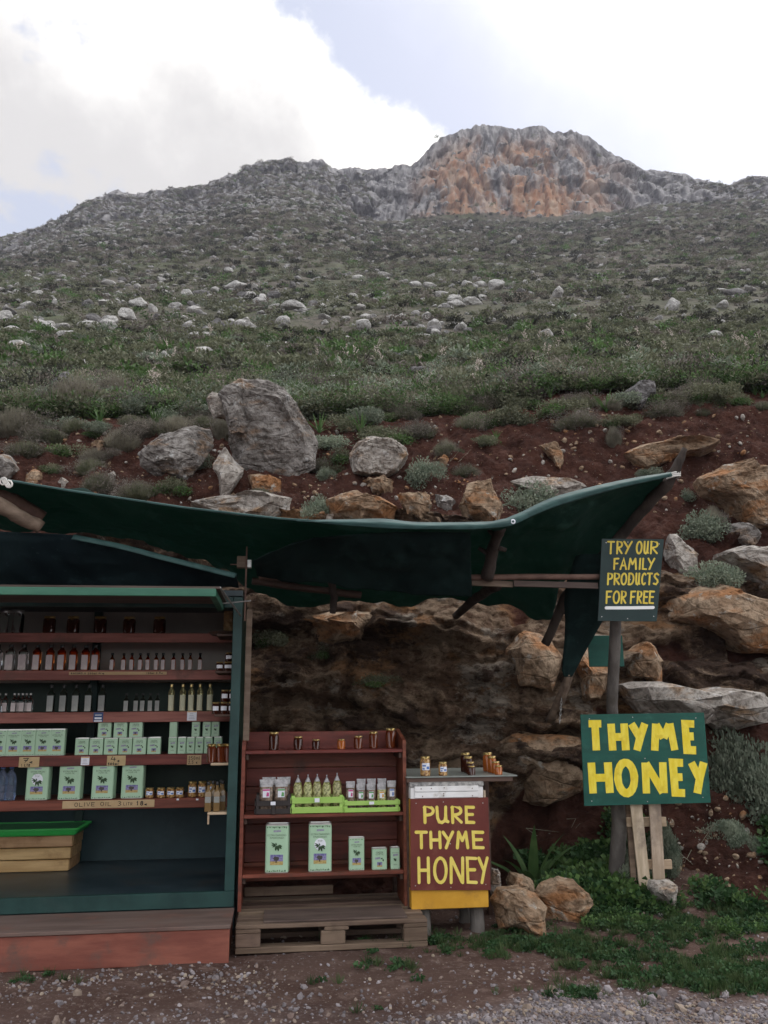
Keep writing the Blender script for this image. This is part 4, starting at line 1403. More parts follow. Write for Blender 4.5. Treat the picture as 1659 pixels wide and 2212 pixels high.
# low green herbs between the bushes
herb_m = []
for mt in ('leaf_green', 'leaf_scrub', 'grass'):
    v, f = leaf_cloud(150, .20, .09, .035, rr, .6)
    herb_m.append(np_mesh('herb_patch', v, f, M[mt]))
n = 7500
X, Y = hill_points(n, 12.1, 30, 1.6)
P = on_hill(X, Y)
sc = rng.uniform(.7, 1.8, n)
scatter('slope_herbs', 'short green herbs between the bushes on the slope', P, rots(n), np.stack([sc] * 3, -1), rng.integers(0, 3, n), herb_m, 'herb_patch')

# grey rubble too small to pick apart
rub = [np_mesh('rubble_stone', rock_verts(400 + k, 2, 8, .14)[0] * np.array([1, .8, .7]), ico(2)[1], M['rock_far']) for k in range(6)]
n = 30000
X, Y = hill_points(n, 26, 318, .66)
px_ = X / Y
dens = .24 + .9 * sst(.0, .35, fbm(X / 16, Y / 16, 8.1, 4)) * (.35 + .65 * sst(.12, -.25, px_)) * (.4 + .8 * sst(150, 290, Y)) + .55 * sst(235, 285, Y) * sst(.05, -.15, px_)
dens = dens + .35 * sst(150, 60, Y) * sst(.15, -.2, px_) * sst(-.2, .25, fbm(X / 9, Y / 9, 3.1, 3))
dens = dens * (1 - .5 * sst(120, 200, Y) * sst(-.1, .1, px_))
k_ = rng.random(n) < dens
sc = (.14 + .52 * rng.random(n) ** 2.6) * (.7 + 1.5 * sst(50, 260, Y))
scatter('hill_rubble', 'grey limestone rubble strewn through the scrub up to the crags', on_hill(X[k_], Y[k_]), rots(n, .3)[k_], (np.stack([sc, sc, sc * .8], -1))[k_], rng.integers(0, 6, n)[k_], rub, 'rubble_stone')

# bushes and broken blocks on the crags
sv_ = np.broadcast_to(s_cols[None, :], CX.shape).ravel()
cv_ = np.broadcast_to(cc[:, None], CX.shape).ravel()
flatc = np.clip(1.15 - (np.broadcast_to(hgt, CX.shape).ravel() / 42.), .0, 1) + .03
pick = rng.random(len(sv_)) < .13 * flatc * (np.abs(sv_) < .6)
CP = np.stack([CX.ravel(), CY.ravel(), CZ.ravel()], -1)[pick]
n = len(CP)
sc = .5 + .9 * rng.random(n) ** 2
scatter('crag_scrub', 'dark scrub clinging to the crags below the ridge', CP - [0, 0, .3], rots(n), np.stack([sc, sc, sc * .8], -1), rng.choice([0, 2, 2, 3, 3], n), far_m, 'crag_scrub_bush')
pick = rng.random(len(sv_)) < .022 * (flatc - .03) * (np.abs(sv_) < .6)
CP = np.stack([CX.ravel(), CY.ravel(), CZ.ravel()], -1)[pick]
n = len(CP)
sc = .5 + 1.2 * rng.random(n) ** 2.5
scatter('crag_blocks', 'broken grey limestone blocks on the crags below the ridge', CP, rots(n, .4), np.stack([sc, sc, sc * 1.1], -1), rng.integers(0, 6, n), rub, 'crag_block')

# ---- plants one can tell apart
def bush_mesh(kind_, seed, n=1500):
    r_ = np.random.default_rng(seed)
    if kind_ == 'sage':
        return two('foliage', leaf_cloud(n, .5, .62, .055, r_, .5, .45, 1.7, 9), M['leaf_sage'], twigs(90, .5, .5, r_, .004), M['leaf_dry'])
    if kind_ == 'big':
        return two('foliage', leaf_cloud(26000, .5, .62, .034, r_, .6, .45, 1.5, 16), M['leaf_sage'], twigs(300, .5, .58, r_, .003), M['leaf_dry'])
    if kind_ == 'dry':
        return two('foliage', twigs(n, .55, .75, r_, .0042), M['leaf_dry'], leaf_cloud(n // 2, .5, .62, .045, r_, .5, .4, 2.5, 8), M['leaf_brown'])
    if kind_ == 'thorn':
        return two('foliage', leaf_cloud(n, .52, .58, .04, r_, .4, .4, 2.6, 9), M['leaf_brown'], twigs(n // 2, .52, .58, r_, .004), M['leaf_scrub'])
    if kind_ == 'dark':
        return two('foliage', leaf_cloud(n, .52, .62, .05, r_, .4, .4, 2.2, 8), M['leaf_dark'], twigs(200, .5, .55, r_, .004), M['leaf_brown'])
    if kind_ == 'green':
        return two('foliage', leaf_cloud(n, .5, .55, .055, r_, .5, .4, 1.8, 9), M['leaf_scrub'], leaf_cloud(n // 3, .46, .35, .06, r_, .5, .4, 1.8, 6), M['leaf_green'])


BUSH = {k: [bush_mesh(k, 50 + j * 7, 4200) for j in range(2)] for k in ('sage', 'dry', 'thorn', 'dark', 'green', 'big')}


def stem_mb(seed, h=.4):
    r_ = random.Random(seed)
    mb = MB()
    for k in range(5):
        a = r_.uniform(0, 6.28)
        mb.tube([(0, 0, -.05), (.10 * math.cos(a), .10 * math.sin(a), h * .4), (.26 * math.cos(a + .3), .26 * math.sin(a + .3), h)], [.014, .010, .004], 5)
    return mb


STEM = stem_mb(1).mesh('stem', M['bark'])


def bush(kind_, label, px, py, w, h, name='scrub_bush', cat='bush', group=None, sink=.02, p=None):
    """w, h in survey pixels, standing where the ray meets the slope"""
    p = p or hit(px, py)
    k = depth_of(p) / FPX
    t = thing(name, label, cat, (p.x, p.y + w * k * .25, p.z - sink), random.uniform(0, 6.28), group)
    t.scale = (w * k / 1.08, w * k / 1.08, h * k / .74)
    link('foliage', random.choice(BUSH[kind_]), t)
    link('stem', STEM, t)
    return t


BL = [
    ('dry', 'dry straw-grey grass bush at the left edge above the soil cut', 20, 948, 130, 85),
    ('dry', 'tall wispy grey bush in front of the dark rough left rock', 150, 905, 150, 115),
    ('dry', 'wispy grey bush with pale flowers left of the dark bush', 235, 890, 120, 100),
    ('dark', 'nearly black rounded bush left of the tallest boulder', 400, 890, 100, 80),
    ('dry', 'grey twiggy bush growing between slanted slab and tallest boulder', 485, 950, 70, 75),
    ('thorn', 'grey thorny cushion on the soil, upper of the left pair', 190, 1025, 90, 62),
    ('thorn', 'grey thorny cushion on the soil, lower of the left pair', 205, 1062, 92, 68),
    ('thorn', 'green-grey cushion bush right of the thorny pair above the awning', 290, 1078, 110, 66),
    ('sage', 'sage bush sprouting from the cracked slanted slab', 432, 1010, 52, 48),
    ('sage', 'sage bush right of the round cream boulder', 922, 1052, 85, 78),
    ('sage', 'wide grey sage bush directly above the awning bulge', 1148, 1108, 120, 88),
    ('sage', 'small sage bush between the flat slab and the broad tan rock', 680, 1118, 62, 60),
    ('sage', 'small sage tuft on the red soil under the right boulder', 1487, 1082, 46, 34),
    ('sage', 'silvery sage bush right of the pointed pale rock', 1520, 1165, 110, 72),
    ('dry', 'grey dry tussock rising behind the silvery sage bush', 1548, 1150, 62, 66),
    ('sage', 'sage bush hanging over the layered rock face at right', 1552, 1270, 95, 82),
    ('dark', 'dark round bush on the middle slope above the big boulder', 690, 815, 80, 52),
    ('thorn', 'brown twiggy bush hanging over the soil edge at centre', 905, 950, 120, 62),
    ('thorn', 'brown twiggy bush hanging over the red cut right of centre', 1250, 925, 120, 60),
    ('dry', 'pale withered bush drooping down the red soil', 1330, 965, 40, 54),
    ('thorn', 'grey bush on the bank rim near the right edge', 1440, 900, 110, 50),
    ('thorn', 'low grey bush under the tallest boulder right foot', 690, 1020, 74, 50),
    ('sage', 'tiny sage clump on the soil right of the tallest boulder', 705, 1035, 40, 34),
    ('dry', 'leafless dry twigs poking from the soil below the centre bush', 965, 990, 60, 52),
    ('green', 'green bush on the rim right of the tallest boulder', 745, 935, 110, 62),
    ('green', 'green bush on the left rim beside the dry grass', 70, 925, 90, 50),
    ('thorn', 'brown thorny bush drooping over the soil at far left', 45, 985, 110, 60),
    ('dry', 'dry grey bush on the soil between dry grass and slanted slab', 255, 975, 100, 62),
    ('green', 'green cushion on the soil left of the slanted slab', 130, 985, 90, 50),
    ('thorn', 'brown bush in the gap left of the slanted slab', 320, 945, 90, 56),
    ('green', 'green cushion below the slanted slab beside the diamond stone', 375, 1068, 90, 52),
    ('thorn', 'grey cushion at the foot of the diamond-shaped stone', 560, 1075, 70, 40),
    ('green', 'green cushion between the tallest and the round cream boulder', 725, 1005, 74, 56),
    ('thorn', 'brown bush in the soil above the stone row', 1010, 1030, 80, 46),
    ('green', 'green bush drooping from the rim above the round cream boulder', 830, 960, 120, 60),
    ('sage', 'small sage cushion under the overhanging tan ledge', 1400, 1035, 60, 40),
]
for kd_, lab, x, y, w, h in BL:
    bush(kd_, lab, x, y, w, h)
r3 = random.Random(21)
rim_lab = {'thorn': 'brown-grey thorny bush in the mixed scrub along the bank rim', 'green': 'olive green bush in the mixed scrub along the bank rim', 'sage': 'silvery sage bush in the mixed scrub along the bank rim', 'dry': 'dry straw-coloured bush in the mixed scrub along the bank rim'}
for i in range(110):
    x, y = r3.uniform(-60, 1720), 0
    rim = np.interp(x, [-60, 0, 250, 700, 1000, 1300, 1659, 1720], [955, 955, 938, 962, 938, 912, 880, 878])
    y = rim - r3.uniform(-14, 85)
    if 440 < x < 700 and y > 800:
        continue
    k_ = r3.choice(['thorn', 'green', 'sage', 'thorn', 'green', 'dry'])
    w = r3.uniform(55, 110)
    bush(k_, rim_lab[k_], x, y, w, w * r3.uniform(.5, .72), group=k_ + ' bushes along the bank rim')

for i in range(30):
    x, y = r3.uniform(-50, 1060), r3.uniform(938, 1045)
    if 430 < x < 700 or (740 < x < 900 and y > 940) or (290 < x < 470 and 900 < y < 1035):
        continue
    k_ = r3.choice(['thorn', 'green', 'thorn', 'green', 'dry'])
    w = r3.uniform(45, 85)
    bush(k_, {'thorn': 'small brown thorny cushion on the soil below the bank rim', 'green': 'small olive cushion on the soil below the bank rim', 'dry': 'small dry tussock on the soil below the bank rim'}[k_], x, y, w, w * r3.uniform(.5, .7), group=k_ + ' cushions on the soil below the rim')

# asphodels: strap-leaf rosettes, some with a stalk of pale flowers
ROS = [np_mesh('rosette', *blades(24, .50, np.random.default_rng(70 + k), .015), M['blade']) for k in range(4)]


def stalk_parts(seed):
    r_ = np.random.default_rng(seed)
    mb = MB()
    tips = []
    top = Vector((r_.normal() * .06, r_.normal() * .06, r_.uniform(.75, 1.0)))
    mb.tube([(0, 0, 0), top * .5, top], [.006, .005, .003], 5)
    for k in range(5):
        b0 = top * r_.uniform(.55, .85)
        e = b0 + Vector((r_.normal() * .09, r_.normal() * .09, r_.uniform(.10, .24)))
        mb.tube([b0, e], [.003, .002], 4)
        tips.append((b0, e))
    tips.append((top * .7, top))
    fl = []
    for a, b_ in tips:
        for j in range(9):
            c = a + (b_ - a) * r_.uniform(.35, 1.02)
            d = Vector(r_.normal(size=3)).normalized()
            e = d.orthogonal().normalized() * .012
            g_ = d.cross(e).normalized() * .012
            c = c + d * .012
            fl += [c - e - g_, c + e - g_, c + e + g_, c - e + g_]
    return mb.mesh('flower_stalk', M['stem']), np_mesh('flowers', np.array([p[:] for p in fl]), np.arange(len(fl)).reshape(-1, 4), M['petal'])


STK = [stalk_parts(90 + k) for k in range(4)]


def asphodel(label, px, py, w, stalks=0, group=None, mat_=None, sh=1.0):
    p = hit(px, py)
    if p is None:
        return
    k = depth_of(p) / FPX
    t = thing('asphodel', label, 'plant', (p.x, p.y, p.z - .01), random.uniform(0, 6.28), group)
    sc = w * k / .85
    t.scale = (sc,) * 3
    link('rosette', random.choice(ROS), t)
    for j in range(stalks):
        a, b_ = random.choice(STK)
        s_ = link('flower_stalk', a, t, (random.uniform(-.12, .12), random.uniform(-.12, .12), 0), random.uniform(0, 6))
        s_.scale = (sh,) * 3
        link('flowers', b_, s_)['kind'] = 'stuff'


AL = [('strap-leaved asphodel on the left rim under the wispy bushes', 335, 925, 110, 0), ('asphodel rosette left of the nearly black bush, drooping over soil', 215, 915, 90, 0), ('asphodel with pale flowers before the brown-grey left rock', 330, 870, 70, 4),
      ('asphodel rosette just right of the tallest boulder', 690, 935, 100, 0), ('second asphodel rosette right of the tallest boulder', 780, 940, 110, 0), ('asphodel hanging alone in the red soil cut', 1072, 950, 52, 0),
      ('lush asphodel clump on the rim at centre', 880, 890, 110, 0), ('lush asphodel clump on the rim right of centre', 1040, 885, 110, 1), ('large bright asphodel clump on the upper right slope', 1520, 850, 110, 0), ('asphodel clump at the rim above the withered bush', 1310, 890, 100, 0),
      ('asphodel with flower stalks near the middle dark rock', 960, 800, 50, 3), ('tall flowering asphodel far right near the photo edge', 1600, 770, 50, 4), ('yellowing agave-like rosette above the tallest boulder', 565, 815, 44, 0)]
for lab, x, y, w, st in AL:
    asphodel(lab, x, y, w, st)
r4 = random.Random(8)
for i in range(84):
    x = (r4.uniform(640, 1680) if i % 3 else r4.uniform(1100, 1690)) if i % 4 else r4.uniform(0, 480)
    y = r4.uniform(755, 862)
    if 440 < x < 680 and y > 790:
        y -= 60
    st = r4.choice([0, 1, 1, 2]) if y < 850 else 0
    asphodel('pale-flowered asphodel among scrub above the rim' if st else 'leafy asphodel rosette among scrub above the rim', x, y, r4.uniform(34, 70), st, ('flowering' if st else 'leafy') + ' asphodels above the rim', sh=1.0)

# plants at the foot of the bank
p = hit(1640, 1790)
for lab, x, y, Y, w, h in (('big silvery sage bush at the right edge beside the large sign', 1625, 1800, 7.25, 175, 260), ('smaller silvery sage bush below the big one at the right edge', 1590, 1860, 6.95, 90, 110), ('dusty green shrub climbing between the wooden sign legs', 1370, 1885, 6.6, 70, 110), ('dusty green shrub behind the wooden sign legs', 1440, 1860, 6.75, 60, 130)):
    q = at(x, y, Y)
    g_ = drop(q.x, q.y)
    bush('big', lab, x, y, w, h, 'sage_bush', 'bush', p=Vector((q.x, q.y, min(q.z, g_.z + .02))))
for lab, x, y, Y, w, h in (('dark leafy plant rooted in the rock face behind the kiosk post', 585, 1395, 7.75, 80, 60), ('dark leafy plant in the rock shade above the shelf unit', 690, 1420, 7.75, 60, 40), ('dark trailing plant in the rock shade above the jars', 820, 1480, 7.75, 90, 36)):
    q = hit(x, y)
    bush('green', lab, x, y, w, h, 'rock_plant', 'plant', p=q)
# broad-leaved squill by the hive
v, f = blades(9, .62, np.random.default_rng(5), .042, .8, .8)
sq = tag(link('squill', np_mesh('squill', v, f, M['blade'])), 'broad strap-leaved squill behind the ground rocks by the hive', 'plant')
q = at(1150, 1875, 6.9)
sq.location = (q.x, q.y, drop(q.x, q.y).z)
sq['category'] = 'plant'

# leafy mallow mass under the big sign, uncountable
mal = []
for mt in ('leaf_deep', 'leaf_green'):
    v, f = leaf_cloud(170, .15, .11, .036, rr, .5, .5, 1.15, 5)
    mal.append(np_mesh('mallow_tuft', v, f, M[mt]))
r5 = np.random.default_rng(77)
x, y = r5.uniform(.85, 3.4, 9000), r5.uniform(5.65, 7.5, 9000)
d = fbm(x * 1.2, y * 1.2, 3.3, 3)
inside = ((1.15 < x) & (x < 2.3) & (6.25 + .1 * d < y)) | ((1.3 < x) & (x < 3.1) & (5.85 + .3 * d + .1 * np.abs(x - 2.0) < y) & (y < 6.4)) | ((2.95 < x) & (6.2 < y) & (y < 7.0) & (d > .05))
k_ = inside & (r5.random(9000) < .30 + .8 * d)
pts = np.array([q_[:] for q_ in (drop(a, b_) for a, b_ in zip(x[k_], y[k_])) if q_.z < .62])[:1300]
n = len(pts)
sc = r5.uniform(.35, 1.0, n) * (.55 + .75 * sst(6.0, 6.7, pts[:, 1]))
scatter('mallow', 'low leafy mallow and ivy growing below the large sign', pts - [0, 0, .01], rots(n), np.stack([sc] * 3, -1), r5.integers(0, 2, n), mal, 'mallow_tuft')

# short grass on the verge
def tuft(n, h, w, spread):
    r_ = np.random.default_rng(int(n * 10 + h * 1000))
    return twigs(n, spread, h, r_, w, 1.1)


gm = [np_mesh('grass_tuft', *tuft(22, .055 + .01 * k, .0022, .06), M['grass']) for k in range(3)]
gm.append(np_mesh('clover_patch', *leaf_cloud(60, .07, .022, .022, rr, .3, .5, 1.2, 3), M['leaf_deep']))
x, y = r5.uniform(-2.7, 3.6, 90000), r5.uniform(4.3, 6.4, 90000)
d = fbm(x * .9, y * 2.2, 9.9, 4) + .6 * fbm(x * 4, y * 5, 1.1, 3)
wgt_ = .8 * sst(-.5, 1.0, x) * sst(4.45, 4.75, y - .08 * x) * sst(6.7, 5.9, y) + .75 * sst(-1.55, -1.95, x) * sst(.16, .06, np.abs(y - 5.02)) + .35 * sst(.0, .6, x) * sst(5.9, 6.1, y)
k_ = (r5.random(90000) < wgt_ * .8) & (d + r5.normal(size=90000) * .34 > .42 + .25 * (1 - wgt_))
x, y = x[k_][:7000], y[k_][:7000]
pts = np.stack([x, y, gz(x, y)], -1)
n = len(pts)
sc = r5.uniform(.4, .95, n)
scatter('grass', 'thin short grass and clover on the stony verge', pts, rots(n), np.stack([sc] * 3, -1), r5.integers(0, 4, n), gm, 'grass_tuft')

# gravel and loose stones
gst = [np_mesh('gravel_stone', rock_verts(300 + k, 1, 5, .12)[0] * np.array([1, .8, .6]), ico(1)[1], M['gravel' if k % 4 else 'gravel_tan'], False) for k in range(9)]
n = 120000
X, Y = r5.uniform(-3.0, 3.6, n), r5.uniform(4.1, 6.6, n)
ga = gravel_amount(X, Y)
den = .95 * ga ** 1.3 + .13 * sst(5.9, 4.6, Y) * sst(.0, .35, fbm(X * 1.1, Y * 1.1, 6.3, 4)) + .03 * sst(5.6, 4.6, Y) + .010
k_ = r5.random(n) < den
X, Y = X[k_], Y[k_]
n = len(X)
sc = .0045 + .0115 * r5.random(n) ** 2.2
sc = np.where(r5.random(n) < .025, sc * 2.2, sc)
scatter('gravel', 'grey and tan gravel strewn over the road edge', np.stack([X, Y, gz(X, Y) + sc * .15], -1), rots(n, .6), np.stack([sc] * 3, -1), r5.integers(0, 9, n), gst, 'gravel_stone')
# pebbles on the red soil of the bank
pts, scs = [], []
for i in range(2600):
    x, y = r5.uniform(-60, 1720), r5.uniform(880, 1110)
    if i % 8 == 0:
        x, y = r5.uniform(1380, 1700), r5.uniform(1690, 1950)
    h = hit(x, y)
    if h is not None and h.y < 12.4:
        pts.append(h[:])
        scs.append(.006 + .045 * r5.random() ** 5)
scs = np.array(scs)
scatter('soil_pebbles', 'pale pebbles embedded in the red soil of the bank', np.array(pts), rots(len(pts), .6), np.stack([scs] * 3, -1), r5.integers(0, 6, len(pts)), [np_mesh('soil_pebble', rock_verts(350 + k, 2, 6, .12)[0] * np.array([1, .8, .6]), ico(2)[1], M['rock_pale' if k % 4 == 0 else 'rock_tan']) for k in range(6)], 'soil_pebble')
# dry roots and twigs hanging on the cut soil
rt = MB()
for x, y in ((1500, 1790), (1530, 1810), (1480, 1830), (1210, 1780), (1180, 1800), (960, 975), (985, 985), (330, 1000), (1450, 1870)):
    h = hit(x, y)
    for j in range(2):
        p0 = h + Vector((random.uniform(-.1, .1), -.02, random.uniform(-.05, .05)))
        rt.tube([p0, p0 + Vector((random.uniform(-.12, .12), -.05, random.uniform(-.10, .08))), p0 + Vector((random.uniform(-.25, .25), -.06, random.uniform(-.22, .12)))], [.0028, .0024, .001], 5)
ro = rt.build('dry_roots', M['leaf_dry'])
ro['kind'] = 'stuff'
ro['label'] = 'dry roots and twigs hanging from the cut soil'


# ================================================================== KIOSK
uR = on(506, 1920, 0)[0]
uL = -3.3
ZF, ZT = .255, 2.13
SV = .45                                        # depth of the shelf fronts
DEEP = 1.45
kiosk = thing('kiosk', 'dark green wooden kiosk lined with shelves of honey and oil, at left', 'kiosk', S(0, 0, 0), PHI)
SH = {}
for i, (a, b_) in enumerate(((1367.3, 1387.5), (1447.7, 1469.), (1537.9, 1560.7), (1631., 1654.), (1726.8, 1748.7))):
    SH[i + 1] = (on(229, a, SV)[1], on(229, b_, SV)[1])
MB().box(uL, uR, .045, DEEP, .03, ZF).build('floor', M['floor_dark'], kiosk)
MB().cbox(uL, uR, 0, .042, .175, ZF + .012).build('front_rail', M['green_paint'], kiosk)
MB().cbox(uR - .062, uR, 0, .055, ZF + .013, ZT).build('corner_post', M['green_paint'], kiosk)
MB().box(uR - .022, uR - .002, .057, DEEP, ZF, ZT).build('side_wall', M['green_panel'], kiosk)
MB().box(uL, uL + .02, .057, DEEP, ZF, ZT).build('side_wall', M['green_panel'], kiosk)
zsplit1, zsplit2 = SH[5][1] + .0, SH[3][0] + .12
for nm, z0, z1, mt in (('back_panel', ZF, zsplit1, 'teal_panel'), ('back_panel', zsplit1 + .002, SH[2][1], 'green_panel'), ('back_panel', SH[2][1] + .002, ZT, 'grey_panel')):
    MB().box(uL + .02, uR - .022, DEEP - .02 if mt == 'teal_panel' else .98, DEEP if mt == 'teal_panel' else 1.0, z0, z1).build(nm, M[mt], kiosk)
ust = on(195, 1600, .95)[0]
MB().cbox(ust - .03, ust + .03, .935, .978, SH[5][1], ZT).build('stud', M['green_paint'], kiosk)
ust = on(168, 1800, DEEP - .05)[0]
MB().cbox(ust - .03, ust + .03, DEEP - .065, DEEP - .022, ZF, SH[5][1]).build('stud', M['green_paint'], kiosk)
MB().box(uL, uR, -.02, DEEP + .05, ZT + .002, ZT + .04).build('roof', M['floor_dark'], kiosk)
MB().cbox(uL, uR - .064, .0, .045, 2.055, ZT).build('lintel', M['green_paint'], kiosk)
for i in range(1, 6):
    zt, zb = SH[i]
    sb = MB().box(uL + .022, uR - .024, SV + .026, .932, zt - .026, zt - .002).build('shelf', M['shelf_wood'], kiosk)
    MB().cbox(uL + .022, uR - .024, SV, SV + .025, zb, zt).build('fascia', M['red_wood' if i > 3 else 'shelf_wood'], sb)
# the hatch swung up over the counter
hv = -.78
hu = on(466, 1285, hv)[0]
zh = on(300, 1287, hv)[1]
ht = MB().box(uL, hu + .02, hv + .026, -.02, zh + .050, zh + .062).build('hatch', M['ply'], kiosk)
MB().cbox(uL, hu, hv, hv + .025, zh, zh + .046).build('hatch_edge', M['green_front'], ht)
MB().cbox(hu - .04, hu, hv + .03, -.03, zh + .004, zh + .048).build('hatch_frame', M['green_front'], ht)
MB().tube([(hu + .02, hv + .05, zh + .06), (uR - .01, -.03, zh - .03)], .006, 6).build('hatch_stay', M['metal'], ht)
# little ledges on the right-hand wall
side = {}
for k, (i, x0, v0, v1, mt, py) in enumerate(((1, 468, .10, .40, 'dark_wood', 1369), (2, 465, .10, .40, 'dark_wood', 1449), (3, 463, .10, .40, 'dark_wood', 1543), (4, 455, .06, .36, 'pale_wood', 1648.5), (5, 448, .02, .34, 'pale_wood', 1755))):
    u0, z = on(x0, py, v0)
    side[i] = (u0, v0, v1, z)
    lb = MB().cbox(u0, uR - .024, v0, v1, z - .016, z).build('wall_ledge', M[mt], kiosk)
    if i == 5:
        MB().cbox(u0, u0 + .012, v0 + .01, v0 + .03, z - .075, z - .017).build('ledge_bracket', M['pale_wood'], lb)
# step in front
sv = -.47
step = thing('front_step', 'low red-fronted wooden step running along the kiosk front', 'step', S(0, 0, 0), PHI)
MB().cbox(uL, uR + .005, sv, -.003, .152, .172).build('tread', M['step_top'], step)
MB().cbox(uL, uR, sv + .008, sv + .03, -.03, .150).build('riser', M['step_red'], step)
MB().cbox(uR - .03, uR - .004, sv + .032, -.01, -.03, .150).build('end_board', M['step_red'], step)
# pieces strapped to the outside of the post
MB_ = MB().cbox(-.02, .02, 0, .035, 1.18, 2.05)
tag(MB_.build('post_batten', M['log'], None, S(uR + .045, .04, 0), PHI), 'narrow brown batten strapped upright outside the kiosk post', 'batten')
u_, z_ = on(522, 1213, -.12)
clamp = thing('wooden_block', 'brown wooden block bolted to the rod above the kiosk post', 'wood block', S(u_, -.12, z_ - .04), PHI)
MB().cbox(-.032, .028, 0, .05, 0, .078).build('block', M['log'], clamp)
MB().cbox(.036, .066, .005, .05, .0, .055).build('square_tube', M['metal'], clamp)
MB().tube([(-.075, .02, .022), (-.034, .02, .022)], .005, 6).build('bolt', M['rust'], clamp)
MB().tube([(.032, -.008, -.36), (.032, -.008, .14)], .006, 6).build('rod', M['rust'], clamp)
MB().tube([(-.13, -.012, -.245), (.07, -.012, -.225)], .005, 6).build('cross_bolt', M['metal'], clamp)

# ================================================================== GOODS: kinds
def jar_kind(d, h, body, label=None, lid='gold_lid'):
    r_ = d / 2
    g = MB().loft([rrect(r_ * .86, r_ * .86, r_, 0), rrect(r_ * .98, r_ * .98, r_, h * .03), rrect(r_, r_, r_, h * .10), rrect(r_, r_, r_, h * .74), rrect(r_ * .95, r_ * .95, r_, h * .80), rrect(r_ * .80, r_ * .80, r_, h * .86), rrect(r_ * .80, r_ * .80, r_, h * .875)])
    l_ = MB().loft([rrect(r_ * .90, r_ * .90, r_, h * .88), rrect(r_ * .92, r_ * .92, r_, h * .89), rrect(r_ * .92, r_ * .92, r_, h * .985), rrect(r_ * .87, r_ * .87, r_, h)])
    parts = [('jar', g, M[body], None, True), ('lid', l_, M[lid], None, True)]
    if label:
        lb, nn, z0, z1 = MB(), 7, h * .30, h * .66
        a = [R(-90 - 48 + 96 * k / (nn - 1)) for k in range(nn)]
        rr_ = r_ * 1.012
        lb.add([(rr_ * math.cos(t), rr_ * math.sin(t), z) for z in (z0, z1) for t in a], [(k, k + 1, nn + k + 1, nn + k) for k in range(nn - 1)])
        parts.append(('label', lb, M['white_card'], None, True))
        if label == 'blue':
            pr_ = MB()
            rq = r_ * 1.03

            def sq_(a0, a1, q0, q1):
                t = [R(-90 - 48 + 96 * x) for x in (a0, (a0 + a1) / 2, a1)]
                zz = [z0 + (z1 - z0) * q for q in (q0, q1)]
                pr_.add([(rq * math.cos(x), rq * math.sin(x), z) for z in zz for x in t], [(0, 1, 4, 3), (1, 2, 5, 4)])
            sq_(.04, .96, .84, .96)
            sq_(.05, .48, .52, .74)
            sq_(.06, .34, .10, .30)
            sq_(.55, .92, .14, .52)
            parts.append(('label_print', pr_, M['label_blue'], 2, True))
    return kind(*parts)


def bottle_kind(w, h, glass, cap, label, sq=.25, neck=.30, shoulder=.66, capw=.42, lab=(.03, .60)):
    r_ = w / 2
    c = max(r_ * sq, .002)
    nr = w * neck / 2
    b_ = MB().loft([rrect(r_ * .92, r_ * .92, c, 0), rrect(r_, r_, c, h * .02), rrect(r_, r_, c, h * (shoulder - .03)), rrect(r_ * .9, r_ * .9, c * 1.4, h * shoulder), rrect(nr * 1.3, nr * 1.3, nr * 1.3, h * (shoulder + .08)),
                    rrect(nr, nr, nr, h * (shoulder + .13)), rrect(nr, nr, nr, h * .90)])
    cr = w * capw / 2
    cp = MB().loft([rrect(cr, cr, cr, h * .885), rrect(cr * 1.04, cr * 1.04, cr, h * .90), rrect(cr * 1.04, cr * 1.04, cr, h * .985), rrect(cr * .9, cr * .9, cr, h)])
    parts = [('glass', b_, M[glass], None, True), ('cap', cp, M[cap], None, True)]
    if label:
        lw = r_ * (.86 if sq < .6 else .62)
        y0 = -r_ - .0012
        lb = MB().add([(-lw, y0, h * lab[0]), (lw, y0, h * lab[0]), (lw, y0, h * lab[1]), (-lw, y0, h * lab[1])], [(0, 1, 2, 3)])
        if sq >= .6:
            a = [R(-90 - 55 + 110 * k / 6) for k in range(7)]
            lb = MB().add([(r_ * 1.02 * math.cos(t), r_ * 1.02 * math.sin(t), z) for z in (h * lab[0], h * lab[1]) for t in a], [(k, k + 1, 8 + k, 7 + k) for k in range(6)])
        parts.append(('label', lb, M[label], None, True))
    return kind(*parts)


